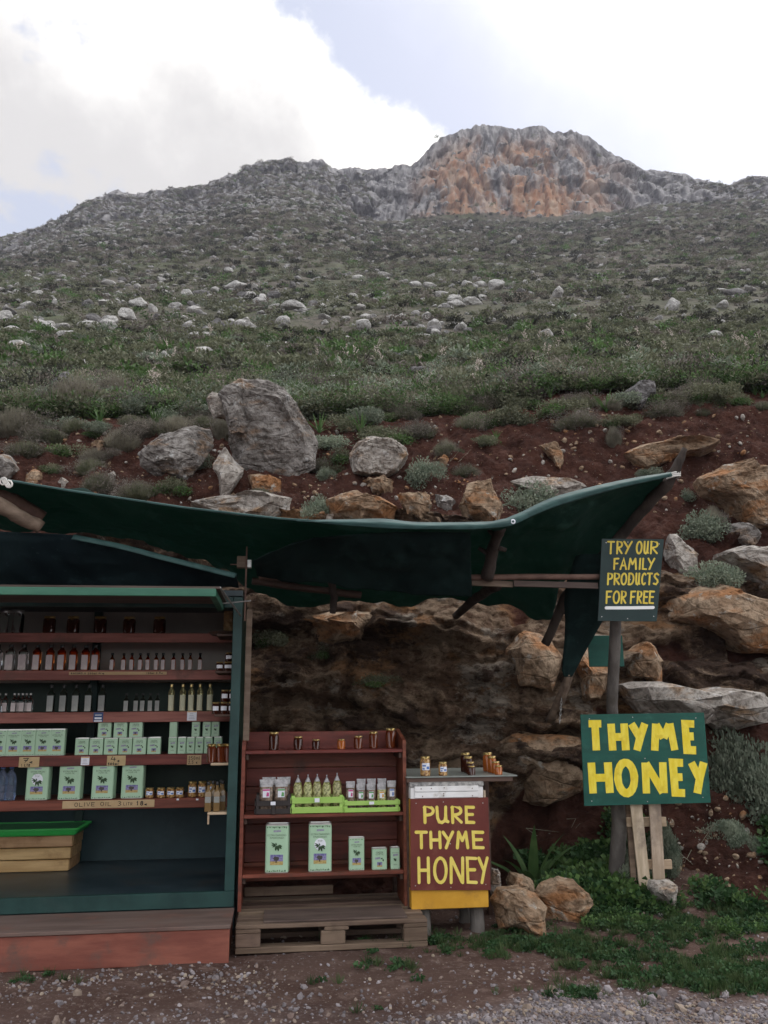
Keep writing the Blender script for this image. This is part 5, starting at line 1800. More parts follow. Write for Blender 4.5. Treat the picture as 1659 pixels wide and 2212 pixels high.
def tree_print():
    m, nd, ln, b = new_mat('printed_olive_tree_picture')
    tcn = nd.new('ShaderNodeTexCoord')
    sx = nd.new('ShaderNodeSeparateXYZ')
    ln.new(tcn.outputs['Generated'], sx.inputs[0])
    nz = noise_n(nd, ln, tcn.outputs['Generated'], 5, 5, .6)
    skyc_ = mix_n(nd, ln, range_n(nd, ln, nz, .4, .6), (.10, .10, .26), (.26, .24, .42))
    fld = mix_n(nd, ln, range_n(nd, ln, nz, .4, .6), (.36, .25, .07), (.46, .36, .14))
    c = mix_n(nd, ln, range_n(nd, ln, sx.outputs['Z'], .33, .37), fld, skyc_)

    def mth(op, a, b2):
        n_ = nd.new('ShaderNodeMath')
        n_.operation = op
        for i, q in enumerate((a, b2)):
            if isinstance(q, (int, float)):
                n_.inputs[i].default_value = q
            else:
                ln.new(q, n_.inputs[i])
        return n_.outputs[0]
    dx = mth('MULTIPLY', mth('SUBTRACT', sx.outputs['X'], .47), 1.0)
    dz = mth('MULTIPLY', mth('SUBTRACT', sx.outputs['Z'], .62), 1.25)
    dd = mth('ADD', mth('ADD', mth('MULTIPLY', dx, dx), mth('MULTIPLY', dz, dz)), mth('MULTIPLY', mth('SUBTRACT', nz, .5), .22))
    c = mix_n(nd, ln, range_n(nd, ln, dd, .075, .055), c, (.05, .045, .04))
    tr = mth('MULTIPLY', mth('LESS_THAN', mth('ABSOLUTE', dx, 0), .05), mth('MULTIPLY', mth('LESS_THAN', sx.outputs['Z'], .5), mth('GREATER_THAN', sx.outputs['Z'], .2)))
    c = mix_n(nd, ln, tr, c, (.05, .035, .025))
    ln.new(c, b.inputs['Base Color'])
    b.inputs['Roughness'].default_value = .45
    return m


M['tree_print'] = tree_print()


def leaf_poly(mb, cx, cz, ang, L, w, y):
    c, s = math.cos(ang), math.sin(ang)
    pts = [(0, 0), (.3, .5), (.65, .42), (1, 0), (.65, -.42), (.3, -.5)]
    mb.add([(cx + (p[0] * L) * c - p[1] * w * s, y, cz + (p[0] * L) * s + p[1] * w * c) for p in pts], [tuple(range(6))])


def tin_kind(w, d, h, lines=('EXTRA VIRGIN', 'OLIVE OIL'), style='olive', full=True):
    hx, hy, c = w / 2, d / 2, min(w, d) * .14
    body = MB().loft([rrect(hx, hy, c, h * .018), rrect(hx, hy, c, h * .972)], False)
    rim = MB().loft([rrect(hx * .97, hy * .96, c, 0), rrect(hx * 1.012, hy * 1.018, c, .002), rrect(hx * 1.012, hy * 1.018, c, h * .0175)])
    rim.loft([rrect(hx * 1.012, hy * 1.018, c, h * .9725), rrect(hx * 1.012, hy * 1.018, c, h), rrect(hx * .95, hy * .93, c, h), rrect(hx * .95, hy * .93, c, h * .985)])
    y = -hy - .0009
    brd = MB()
    rl = random.Random(3)
    nb = max(5, int(w / .011))
    for k in range(nb):
        x = -hx * .86 + 1.72 * hx * (k + .5) / nb
        leaf_poly(brd, x, h * .955, R(-90 + rl.uniform(-55, 55)), h * .035 * rl.uniform(.7, 1.4), h * .020, y - .0004 * (k % 3))
        leaf_poly(brd, x, h * .025, R(90 + rl.uniform(-55, 55)), h * .034 * rl.uniform(.7, 1.4), h * .020, y - .0004 * (k % 3))
    band = MB().quad((-hx * .30, y, h * .835), (hx * .34, y, h * .845), (hx * .34, y, h * .885), (-hx * .30, y, h * .875))
    pic = MB()
    tx = MB()
    mot = MB()
    white = None
    if style == 'small':                               # squat tins: writing on top, picture low
        tx.add(*txt('GREEK', -hx * .6, hx * .6, h * .80, h * .10, y))
        tx.add(*txt('OLIVE OIL', -hx * .55, hx * .55, h * .71, h * .07, y))
        band = MB().quad((-hx * .62, y, h * .48), (hx * .1, y, h * .50), (hx * .1, y, h * .60), (-hx * .62, y, h * .57))
        pic.box(-hx * .34, hx * .34, y - .0004, y, h * .14, h * .36)
        leaf_poly(mot, hx * .42, h * .54, R(200), hx * .3, hx * .16, y)
        leaf_poly(mot, hx * .45, h * .50, R(-80), hx * .3, hx * .2, y - .0005)
    elif style == 'slim':
        tx.add(*txt(lines[0], -hx * .72, hx * .72, h * .76, h * .05, y))
        tx.add(*txt('GREEK', -hx * .5, hx * .5, h * .22, h * .05, y))
        band = MB().quad((-hx * .45, y, h * .60), (hx * .6, y, h * .63), (hx * .6, y, h * .72), (-hx * .45, y, h * .69))
        for a, l_ in ((160, .8), (200, .75), (-60, .7), (-100, .75), (20, .5)):
            leaf_poly(mot, 0, h * .46, R(a), hx * l_ * .55, hx * .26, y - .0004 * (a % 3))
    else:
        tx.add(*txt(lines[0], -hx * .80, hx * .80, h * .775, h * .042, y))
        tx.add(*txt(lines[1], -hx * .58, hx * .58, h * .722, h * .042, y))
        zc, k = h * .565, 0
        if style == 'top':
            white = MB().add([(hx * .5 * math.cos(2 * math.pi * q / 20), y, zc + hx * .5 * math.sin(2 * math.pi * q / 20)) for q in range(20)], [tuple(range(20))])
            tx.add(*txt('TOP', -hx * .2, hx * .2, zc + hx * .28, hx * .2, y - .0022))
            zc -= hx * .12
        for a, l_ in ((175, .42), (150, .5), (205, .36), (-40, .44), (-75, .5), (-105, .46), (-15, .36), (110, .25)):
            leaf_poly(mot, hx * .02 + .1 * hx * math.cos(R(a)), zc, R(a), hx * l_, hx * (.20 if -120 < a < 0 else .11), y - .0010 - .0003 * k)
            k += 1
        pic.box(-hx * .55, hx * .55, y - .0004, y, h * .165, h * .375)
    parts = [('body', body, M['tin'], None, False), ('rim', rim, M['tin_metal'])]
    if full:
        parts += [('border_print', brd, M['tin_dark'], 0), ('name_band', band, M['tin_band'], 0), ('lettering', tx, M['tin_text'], 0), ('olive_motif', mot, M['tin_dark'], 0)]
        if white:
            parts.append(('seal', white, M['white_card'], 0))
        if pic.v:
            parts.append(('picture', pic, M['tree_print'], 0))
    return kind(*parts)


GREEK = ('ΕΞΤΡΑ ΠΑΡΘΕΝΟ', 'ΕΛΑΙΟΛΑΔΟ')
T5 = tin_kind(.150, .105, .295, GREEK)
T5T = tin_kind(.150, .105, .295, ('ΕΞΤΡΑ ΠΑΡΘΕΝΟ', 'ΕΛΑΙΟΛΑΔΟ'), 'top')
T3 = tin_kind(.150, .090, .240)
T3T = tin_kind(.150, .090, .240, style='top')
T1 = tin_kind(.101, .055, .176)
T1B = tin_kind(.101, .055, .176, full=False)
T05 = tin_kind(.092, .055, .112, style='small')
T05B = tin_kind(.092, .055, .112, style='small', full=False)
T02 = tin_kind(.058, .055, .112, style='slim')
T02B = tin_kind(.058, .055, .112, style='slim', full=False)
RX = lambda x: .3268 * x                         # close-up of the shelves -> survey grid
RY = lambda y: 1247 + .3268 * y
ROWY = {1: 1365, 2: 1446, 3: 1536, 4: 1629, 5: 1724}


def put(kd, row, x, label, name, cat, group=None, v=None, dz=0., rz=0., scale=1., sv_=None):
    v = (SV + .045 if v is None else v) + random.uniform(-.004, .004)
    rz += R(random.uniform(-3, 3))
    u = on(RX(x), ROWY[row], v)[0]
    z = SH[row][0] if row != 0 else 0
    return place(kd, name, label, cat, S(u, v, z + dz + .0005), PHI + rz, group, scale)


# ---- top shelf
K = jar_kind(.112, .175, 'clear_glass', lid='tin_metal')
for i, x in enumerate((12, 100)):
    put(K, 1, x, ('large empty clear glass jar at the left end of the top shelf', 'large empty clear glass jar, second from left on the top shelf')[i], 'glass_jar', 'jar', v=.60)
K = jar_kind(.088, .123, 'honey_dark')
for i, x in enumerate((323, 480, 660, 852, 1052)):
    put(K, 1, x, ORD[i] + ' from left of the five big dark honey jars on the top shelf', 'honey_jar', 'jar', 'big honey jars on the top shelf', v=.52)
u0, v0, v1, z0 = side[1]
tr_ = MB().loft([rrect(.075, .09, .07, 0), rrect(.10, .12, .09, .022), rrect(.098, .118, .088, .022), rrect(.07, .085, .065, .006)])
tag(tr_.build('tray', M['dark_wood'], None, S(uR - .14, .25, z0 + .0005), PHI), 'dark oval tray on the top ledge beside the kiosk post', 'tray')
wk = MB()
for k in range(13):
    wk.loft([rrect(.038 + .004 * (k % 2), .038 + .004 * (k % 2), .05, k * .0125), rrect(.041, .041, .05, k * .0125 + .006), rrect(.038, .038, .05, k * .0125 + .0122)])
tag(wk.build('wicker_basket', M['wicker'], None, S(uR - .10, .25, z0 + .0075), PHI), 'tall ribbed wicker basket standing in the dark tray', 'basket')
# ---- second shelf: spirits
K = bottle_kind(.060, .182, 'clear_glass', 'black_cap', 'label', neck=.44, shoulder=.74, capw=.56)
for i, x in enumerate((-25, 62, 148)):
    for r_ in range(2):
        put(K, 2, x, '%s clear spirit bottle from the left, %s row, second shelf' % (ORD[i], ('front', 'back')[r_]), 'spirit_bottle', 'bottle', 'clear spirit bottles on the second shelf', v=SV + .045 + .075 * r_)
K = bottle_kind(.050, .179, 'amber_glass', 'black_cap', 'label', neck=.44, shoulder=.76, capw=.60)
for i, x in enumerate((238, 326, 402, 480, 560, 626)):
    for r_ in range(2):
        put(K, 2, x, '%s tall amber bottle from the left, %s row, second shelf' % (ORD[i], ('front', 'back')[r_]), 'amber_bottle', 'bottle', 'tall amber bottles on the second shelf', v=SV + .042 + .065 * r_)
K = bottle_kind(.030, .122, 'amber_glass', 'black_cap', 'label', neck=.46, shoulder=.66, capw=.66)
for i, x in enumerate((738, 814, 868, 924, 974, 1030, 1075, 1144, 1204, 1255, 1320)):
    for r_ in range(2 if i in (1, 2, 4, 7) else 1):
        put(K, 2, x, '%s small amber bottle from the left, %s row, second shelf' % (ORD[i], ('front', 'back')[r_]), 'small_amber_bottle', 'bottle', 'small amber bottles on the second shelf', v=SV + .035 + .04 * r_)
KJ = jar_kind(.053, .062, 'honey_dark', 'plain')


def on_side(kd, row, x, label, name, cat, group, dv=.05, dz=0.):
    u0, v0, v1, z0 = side[row]
    u = on(RX(x), RY(600), v0 + dv)[0]
    place(kd, name, label, cat, S(min(u, uR - .055), v0 + dv, z0 + .0005 + dz), PHI, group)


for i, x in enumerate((1452, 1505, 1556)):
    on_side(KJ, 2, x, '%s of three small honey jars on the second wall ledge' % ('leftmost', 'middle', 'rightmost')[i], 'honey_jar', 'jar', 'small jars on the wall ledges')
on_side(KJ, 2, 1512, 'single small honey jar standing on top of three others', 'honey_jar', 'jar', 'small jars on the wall ledges', dz=.063)
KJ2 = jar_kind(.052, .080, 'honey_dark', 'plain')
for i, x in enumerate((1436, 1489, 1541)):
    on_side(KJ2, 3, x, '%s of three honey jars on the third wall ledge' % ('leftmost', 'middle', 'rightmost')[i], 'honey_jar', 'jar', 'jars on the third wall ledge')
for i, x in enumerate((1492, 1543)):
    on_side(KJ2, 3, x, '%s of the two honey jars stacked on the third ledge jars' % ('left', 'right')[i], 'honey_jar', 'jar', 'jars on the third wall ledge', dz=.081)
# ---- third shelf: oils
K = bottle_kind(.034, .132, 'clear_glass', 'metal', 'label', neck=.42, shoulder=.68, capw=.5, lab=(.06, .5))
for i, x in enumerate((-12, 30, 88, 114, 142, 168, 195)):
    put(K, 3, x, '%s small clear bottle from the left on the third shelf' % ORD[i], 'clear_bottle', 'bottle', 'small clear bottles on the third shelf', v=SV + .04 + .03 * (i % 2))
K = bottle_kind(.048, .187, 'dark_glass', 'black_cap', 'label_grey', neck=.40, shoulder=.72, capw=.44)
for i, x in enumerate((330, 413, 495, 580, 670)):
    put(K, 3, x, '%s tall black oil bottle from the left, third shelf' % ORD[i], 'oil_bottle', 'bottle', 'tall black oil bottles on the third shelf')
    put(K, 3, x + 2, '%s tall black oil bottle from the left, back row of third shelf' % ORD[i], 'oil_bottle', 'bottle', 'tall black oil bottles on the third shelf', v=SV + .115)
K = bottle_kind(.034, .126, 'dark_glass', 'black_cap', 'label_grey', neck=.42, shoulder=.68, capw=.5)
for i, x in enumerate((831, 896, 940, 990, 1037)):
    put(K, 3, x, '%s small black oil bottle from the left, third shelf' % ORD[i], 'small_oil_bottle', 'bottle', 'small black oil bottles on the third shelf')
K = bottle_kind(.044, .190, 'yellow_glass', 'gold_lid', 'label_cream', 1.0, .44, .74, .48)
for i, x in enumerate((1128, 1204, 1260, 1318, 1384)):
    put(K, 3, x, '%s pale yellow liqueur bottle from the left, third shelf' % ORD[i], 'liqueur_bottle', 'bottle', 'pale yellow bottles on the third shelf')
# ---- fourth shelf: tins
ROWN = ('front row', 'second row', 'third row', 'back row')
for i, x in enumerate((-8, 88, 185, 283, 378)):
    for r_ in range(4):
        put(T1 if r_ == 0 else T1B, 4, x, 'one-litre green tin, %s column from the left, %s, fourth shelf' % (ORD[i], ROWN[r_]), 'olive_oil_tin', 'tin', 'one-litre tins on the fourth shelf', v=SV + .04 + .062 * r_)
for i, x in enumerate((543, 637, 733, 828, 922, 1018)):
    for r_ in range((4, 2, 1, 1, 3, 4)[i]):
        put(T05 if r_ == 0 else T05B, 4, x, 'squat half-litre green tin, %s column from the left, %s, fourth shelf' % (ORD[i], ROWN[r_]), 'olive_oil_tin', 'tin', 'half-litre tins on the fourth shelf', v=SV + .04 + .06 * r_)
for i, x in enumerate((685, 790, 893)):
    put(T05, 4, x, '%s of three half-litre green tins stacked on top of others' % ('leftmost', 'middle', 'rightmost')[i], 'olive_oil_tin', 'tin', 'half-litre tins on the fourth shelf', dz=.1135)
for i, x in enumerate((1140, 1202, 1260, 1318, 1376, 1440)):
    for r_ in range(3 if i in (1, 5) else 1):
        put(T02 if r_ == 0 else T02B, 4, x, 'slim quarter-litre green tin, %s column from the left, %s' % (ORD[i], ROWN[r_]), 'olive_oil_tin', 'tin', 'quarter-litre tins on the fourth shelf', v=SV + .04 + .06 * r_)
for i, x in enumerate((1142, 1290, 1362, 1420)):
    put(T02, 4, x, '%s of four slim green tins in the upper layer' % ORD[i], 'olive_oil_tin', 'tin', 'quarter-litre tins on the fourth shelf', dz=.1135, rz=R(88) if i == 0 else 0)
KJ3 = jar_kind(.062, .120, 'honey_red')
for i, x in enumerate((1420, 1480, 1532)):
    on_side(KJ3, 4, x, '%s of three red honey jars on the pale ledge' % ('leftmost', 'middle', 'rightmost')[i], 'honey_jar', 'jar', 'red honey jars on the pale ledge')
# ---- fifth shelf: big tins, nut jars, bottles
for i, x in enumerate((250, 465, 683, 877)):
    put(T3T if i == 0 else T3, 5, x, ('three-litre green tin with a round white seal, leftmost of four', 'three-litre green tin above the start of the long price strip', 'third three-litre green tin from the left on the fifth shelf', 'rightmost three-litre green tin, beside the small nut jars')[i], 'olive_oil_tin', 'tin', v=SV + .06, rz=R(-4))
wb = MB()
prof = [(0, .036), (.01, .042), (.05, .042), (.055, .039), (.06, .042), (.10, .042), (.105, .039), (.11, .042), (.155, .041), (.185, .032), (.205, .018), (.212, .014), (.225, .014)]
wb.loft([rrect(r_, r_, r_, z) for z, r_ in prof])
WB = kind(('bottle', wb, M['water_plastic'], None, True), ('cap', MB().loft([rrect(.016, .016, .016, .2255), rrect(.016, .016, .016, .237)]), M['label_blue'], None, True))
for i, x in enumerate((-62, 4, 62)):
    put(WB, 5, x, '%s blue-tinted plastic water bottle from the left on the fifth shelf' % ORD[i], 'water_bottle', 'bottle', 'plastic water bottles', v=SV + .08, scale=(.92, .92, .92))
K = jar_kind(.058, .068, 'nuts', 'blue')
for i, x in enumerate((987, 1062, 1127, 1187)):
    put(K, 5, x, '%s small blue-labelled nut jar from the left, fifth shelf' % ORD[i], 'nut_jar', 'jar', 'small nut jars on the fifth shelf')
K = jar_kind(.060, .105, 'nuts', 'blue')
for i, x in enumerate((1270, 1335, 1396)):
    put(K, 5, x, '%s of three taller blue-labelled nut jars, fifth shelf' % ('leftmost', 'middle', 'rightmost')[i], 'nut_jar', 'jar', 'taller nut jars on the fifth shelf')
K = bottle_kind(.042, .185, 'brown_glass', 'black_cap', 'label_grey', .25, .40, .66, .5, (.3, .5))
for i, (x, dv) in enumerate(((1408, .05), (1464, .05), (1436, .12), (1500, .12), (1490, .2))):
    on_side(K, 5, x, ('brown oil bottle at the left front of the lowest ledge', 'brown oil bottle at the right front of the lowest ledge', 'brown oil bottle at the left of the middle row on the lowest ledge', 'brown oil bottle beside the post in the middle row, lowest ledge', 'rearmost brown oil bottle on the lowest ledge')[i], 'oil_bottle', 'bottle', None, dv)

# ---- price cards
def card(label, x0, x1, y0, y1, lines, mt='card', row=4, name='price_card', w=.004, v=SV - .0035):
    ua, za = on(RX(x0), RY(y1), v)
    ub, zb = on(RX(x1), RY(y0), v)
    W_, H_ = ub - ua, zb - za
    t = thing(name, label, 'price card', S((ua + ub) / 2, v, za), PHI)
    MB().box(-W_ / 2, W_ / 2, 0, .003, 0, H_).build('card', M[mt], t)
    mb = MB()
    for s, a, b_, c, d, ww in lines:
        write(mb, s, (a - .5) * W_, (b_ - .5) * W_, c * H_, d * H_, ww, flat, .0015)
    if mb.v:
        mb.build('handwriting', M['ink'], t)
    return t, W_, H_


card('brown cardboard price card reading 7 € 1 LTR under the one-litre tins', 122, 262, 1187, 1257, [('7', .20, .48, .45, .92, .005), ('€', .52, .68, .38, .70, .004), ('1 LTR', .12, .56, .06, .34, .004)])
card('brown cardboard price card reading 4 € 500ml', 705, 832, 1178, 1246, [('4', .20, .48, .42, .93, .005), ('€', .55, .68, .36, .66, .004), ('500ml', .06, .62, .05, .32, .004)])
card('brown cardboard price card reading 250ml 2,5 €', 1235, 1332, 1174, 1241, [('250ml', .10, .88, .52, .88, .003), ('2,5 €', .10, .74, .10, .44, .003)])
card('long brown price strip reading OLIVE OIL 3 LITR 18 €', 410, 1022, 1468, 1530, [('OLIVE', .13, .35, .22, .78, .0035), ('OIL', .41, .53, .24, .80, .0035), ('3', .60, .64, .22, .84, .0035), ('LITR', .66, .76, .26, .68, .003), ('18', .80, .88, .22, .84, .006), ('€', .89, .92, .22, .60, .005)])
card('thin brown price strip reading RAKOMELO 250ml 4 € 100ml 2,5 €', 455, 1102, 624, 645, [('RAKOMELO', .02, .17, .15, .80, .0028), ('250ml', .19, .28, .12, .75, .0028), ('4€', .30, .36, .12, .85, .0028), ('100ml', .79, .87, .2, .8, .0028), ('2,5€', .89, .96, .2, .85, .0028)])
t, W_, H_ = card('dark blue printed card hanging below the tall black bottles', 615, 683, 893, 956, [], 'blue_card')
MB().box(-W_ * .36, W_ * .36, -.0012, -.0004, H_ * .28, H_ * .48).box(-W_ * .4, W_ * .4, -.0012, -.0004, H_ * .02, H_ * .16).box(-W_ * .34, W_ * .34, -.0012, -.0004, H_ * .68, H_ * .76).build('print_line', M['white_card'], t)
for lab, a, b_, c, d in (('white printed card hanging below the pale yellow bottles', 1235, 1301, 884, 948), ('white printed card beside the 4 € price card', 533, 592, 1186, 1242)):
    t, W_, H_ = card(lab, a, b_, c, d, [], 'white_card')
    mb = MB()
    for k in range(4):
        mb.box(-W_ * (.3 - .03 * k), W_ * (.3 - .05 * k), -.0012, -.0004, H_ * (.18 + .17 * k), H_ * (.22 + .17 * k))
    mb.build('print_line', M['tin_band'], t)
    MB().box(-W_ * .48, W_ * .48, -.0012, -.0004, H_ * .88, H_ * .97).build('header_print', M['hive_yellow'], t)
for lab, x in (('tiny white price tag under the small nut jars', 1175), ('tiny white price tag under the taller nut jars', 1303)):
    card(lab, x - 8, x + 8, 1462, 1474, [], 'white_card')

# ---- planked chest with a green lid on the kiosk floor
cu0, cv0 = on_z(-60, 1888, ZF)
cu1, _ = on_z(145, 1884, ZF)
chest = thing('planked_chest', 'varnished plank chest with a bright green plastic lid on the kiosk floor', 'chest', S(cu1, cv0, ZF), PHI)
ch = on(60, 1806, cv0)[1] - ZF
npl = 3
for k in range(npl):
    z0, z1 = ch * k / npl + .003, ch * (k + 1) / npl - .003
    tp = .020 * (k + .5) / npl
    MB().cbox(-.9, -.004 + tp, 0, .02, z0, z1, .004).build('plank', M['chest_wood'], chest)
    MB().cbox(-.022 + tp, -.002 + tp, .022, .34, z0, z1, .004).build('end_plank', M['chest_wood'], chest)
    MB().cbox(-.9, -.004 + tp, .345, .365, z0, z1, .004).build('plank', M['chest_wood'], chest)
l_ = MB().loft([rrect(.47, .205, .02, ch + .001, 4, -.44, .182), rrect(.485, .215, .03, ch + .012, 4, -.44, .182), rrect(.50, .225, .04, ch + .040, 4, -.44, .182), rrect(.51, .232, .04, ch + .040, 4, -.44, .182), rrect(.51, .232, .04, ch + .052, 4, -.44, .182), rrect(.49, .215, .03, ch + .052, 4, -.44, .182), rrect(.47, .20, .03, ch + .044, 4, -.44, .182)])
ld = l_.build('lid', M['lid_green'], chest)
MB().loft([rrect(.468, .198, .03, ch + .0445, 4, -.44, .182), rrect(.46, .19, .03, ch + .047, 4, -.44, .182)]).build('lid_panel', M['lid_dark'], ld)

# ================================================================== SHELF UNIT AND PALLET
XU = lambda x: 528.6 + .2124 * x
YU = lambda y: 1558.7 + .2124 * y
PZ = .144
ul, ur = on(513, 1960, 0)[0], on(881, 1930, 0)[0]
pal = thing('pallet', 'weathered wooden pallet lying under the red shelf unit', 'pallet', S(0, 0, 0), PHI)
pv0, pv1 = -.36, .44
pu0 = on_z(510, 2043, 0)[0]
pu1 = pu0 + 1.14
for v0 in (pv0, .04 - .06, pv1 - .10):
    MB().cbox(pu0, pu1, v0, v0 + .10, -.012, .020, .004).build('bottom_board', M['old_wood'], pal)
    for k, u0 in enumerate((pu0, (pu0 + pu1) / 2 - .07, pu1 - .145)):
        MB().cbox(u0, u0 + .145, v0 + .002, v0 + .098, .0205, .098, .005).build('block', M['old_wood'], pal)
for u0 in (pu0, (pu0 + pu1) / 2 - .05, pu1 - .145):
    MB().cbox(u0, u0 + .145, pv0, pv1, .0985, .120, .004).build('cross_board', M['old_wood'], pal)
for v0, v1 in ((pv0, pv0 + .10), (pv0 + .18, pv0 + .28), (pv0 + .35, pv0 + .45), (pv0 + .53, pv0 + .63), (pv1 - .10, pv1)):
    MB().cbox(pu0, pu1, v0, v1, .1205, PZ, .004).build('deck_board', M['old_wood'], pal)
ps = MB().cbox(pu0 + .16, ur - .05, pv0 + .03, -.02, PZ + .0005, PZ + .012, .003)
tag(ps.build('plywood_sheet', M['ply'], None, S(0, 0, 0), PHI), 'dark plywood sheet lying on the front of the pallet', 'plywood')
unit = thing('shelf_unit', 'red-stained open shelf unit with sloping sides, standing on the pallet', 'shelf unit', S(0, 0, 0), PHI)
UD = .34
ztop = on(876, 1592, .0)[1]
zs = {1: on(700, YU(287), .02)[1], 2: on(700, YU(934), .02)[1], 3: on(700, YU(1532), .02)[1]}
for u0 in (ul, ur - .022):
    sp = MB().add([(u0, 0, PZ + .001), (u0 + .022, 0, PZ + .001), (u0 + .022, UD, PZ + .001), (u0, UD, PZ + .001), (u0, 0, ztop - .02), (u0 + .022, 0, ztop - .02), (u0 + .022, UD, ztop + .05), (u0, UD, ztop + .05)],
                  [(0, 3, 2, 1), (4, 5, 6, 7), (0, 1, 5, 4), (1, 2, 6, 5), (2, 3, 7, 6), (3, 0, 4, 7)])
    o_ = sp.build('side_panel', M['red_wood'], unit)
for k in (1, 2, 3):
    sb = MB().cbox(ul + .0225, ur - .0225, .005, UD - .024, zs[k] - .022, zs[k], .003).build('shelf', M['red_wood'], unit)
    for u0 in (ul + .0225, ur - .045):
        MB().cbox(u0, u0 + .022, .03, UD - .05, zs[k] - .06, zs[k] - .023, .003).build('shelf_cleat', M['dark_wood'], sb)
nb = 8
zb0, zb1 = PZ + .12, zs[1] + .115
for k in range(nb):
    z0 = zb0 + (zb1 - zb0) * k / nb
    MB().cbox(ul + .0225, ur - .0225, UD - .022 + .002 * (k % 2), UD - .004 + .002 * (k % 2), z0 + .0015, z0 + (zb1 - zb0) / nb - .0015, .003).build('back_board', M['red_wood'], unit)
MB().cbox(ul + .03, ul + .62, UD - .03, UD - .012, PZ + .03, PZ + .085, .003).build('back_rail', M['old_wood'], unit)


def put_u(kd, row, x, label, name, cat, v=.07, group=None, scale=1., rz=0.):
    u = on(XU(x), YU({1: 280, 2: 930, 3: 1520}[row]), v)[0]
    return place(kd, name, label, cat, S(u, v, zs[row] + .0005), PHI + rz, group, scale)


for i, (x, w, a, b_, mt) in enumerate(((295, 105, 95, 285, 'honey_dark'), (543, 96, 142, 283, 'honey_dark'), (725, 84, 175, 283, 'honey_dark'), (982, 82, 172, 278, 'honey_amber'), (1155, 96, 130, 268, 'honey_red'), (1310, 96, 72, 252, 'honey_red'), (1485, 112, 30, 245, 'honey_red'))):
    d, h = w * .2124 / 335, (b_ - a) * .2124 / 345
    put_u(jar_kind(d, h, mt), 1, x, ('tall dark honey jar, leftmost on top of the red shelf unit', 'middle-sized dark honey jar on top of the red shelf unit', 'smallest dark honey jar on top of the red shelf unit', 'smallest light amber honey jar on top of the red shelf unit', 'short reddish honey jar, third from right on the shelf unit top', 'tall reddish honey jar, second from right on the shelf unit top', 'largest reddish honey jar at the right end of the shelf unit top')[i], 'honey_jar', 'jar', (.08, .08, .08, .09, .11, .16, .19)[i])
# tins on the lower shelf
put_u(T5, 3, 330, 'tall green five-litre tin with an olive sprig, leftmost on the red unit', 'olive_oil_tin', 'tin', .09, rz=R(-6))
put_u(T5T, 3, 765, 'tall green five-litre tin with a round seal on the red unit', 'olive_oil_tin', 'tin', .09, rz=R(-3))
put_u(T1, 3, 1135, 'one-litre green tin right of the tall tins on the red unit', 'olive_oil_tin', 'tin', .07, scale=(1, 1, 1.15))
put_u(T05, 3, 1368, 'squat half-litre green tin on the red unit', 'olive_oil_tin', 'tin', .07, scale=(1.06, 1, 1.18))
put_u(T02, 3, 1527, 'slim quarter-litre green tin at the right end of the red unit', 'olive_oil_tin', 'tin', .07, scale=(1.04, 1, 1.2))


# crates and bags of herbs on the middle shelf
def crate(label, x0, x1, ytop, mt, v=.015, dep=.17, tagged=True, dark=False):
    ua = on(XU(x0), YU(915), v)[0]
    ub = on(XU(x1), YU(915), v)[0]
    z0 = zs[2] + .0005
    H_ = on(XU((x0 + x1) / 2), YU(ytop), v)[1] - z0
    W_ = ub - ua
    t = thing('crate', label, 'crate', S((ua + ub) / 2, v, z0), PHI)
    for sx in (-1, 1):
        for y0 in (0, dep - .014):
            x = sx * (W_ / 2 - .011)
            MB().cbox(x - .011, x + .011, y0, y0 + .014, 0, H_ * 1.06 + (.03 if dark else 0), .002).build('corner_post', M[mt], t)
    for y0 in (.0145, dep - .0225):
        for a, b_ in ((.03, .40), (.60, .97)):
            MB().cbox(-W_ / 2 + .003, W_ / 2 - .003, y0 - (.020 if y0 < .05 else -.023) + .0, y0 + .008 - (.020 if y0 < .05 else -.023), H_ * a, H_ * b_, .002).build('slat', M[mt], t)
    for sx in (-1, 1):
        for a, b_ in ((.03, .40), (.60, .97)):
            x = sx * (W_ / 2 + .005)
            MB().cbox(x - .004, x + .004, .0, dep, H_ * a, H_ * b_, .002).build('side_slat', M[mt], t)
    MB().box(-W_ / 2 + .023, W_ / 2 - .023, .012, dep - .012, .003, .009).build('bottom', M[mt], t)
    if dark:
        MB().cbox(-.012, .012, -.020, -.0065, H_ * .02, H_ * .98, .002).build('middle_post', M[mt], t)
    if tagged:
        MB().box(-.018, .014, -.0225, -.0212, H_ * .68, H_ * .92).build('price_sticker', M['white_card'], t)
    return t


crate('small dark brown crate of bagged herbs at the left', 112, 468, 800, 'dark_crate', dark=True)
crate('lime green slatted crate holding five tied bags of green herbs', 474, 998, 762, 'lime')
crate('lime green slatted crate holding labelled brown herb bags, rightmost', 1012, 1568, 800, 'lime')


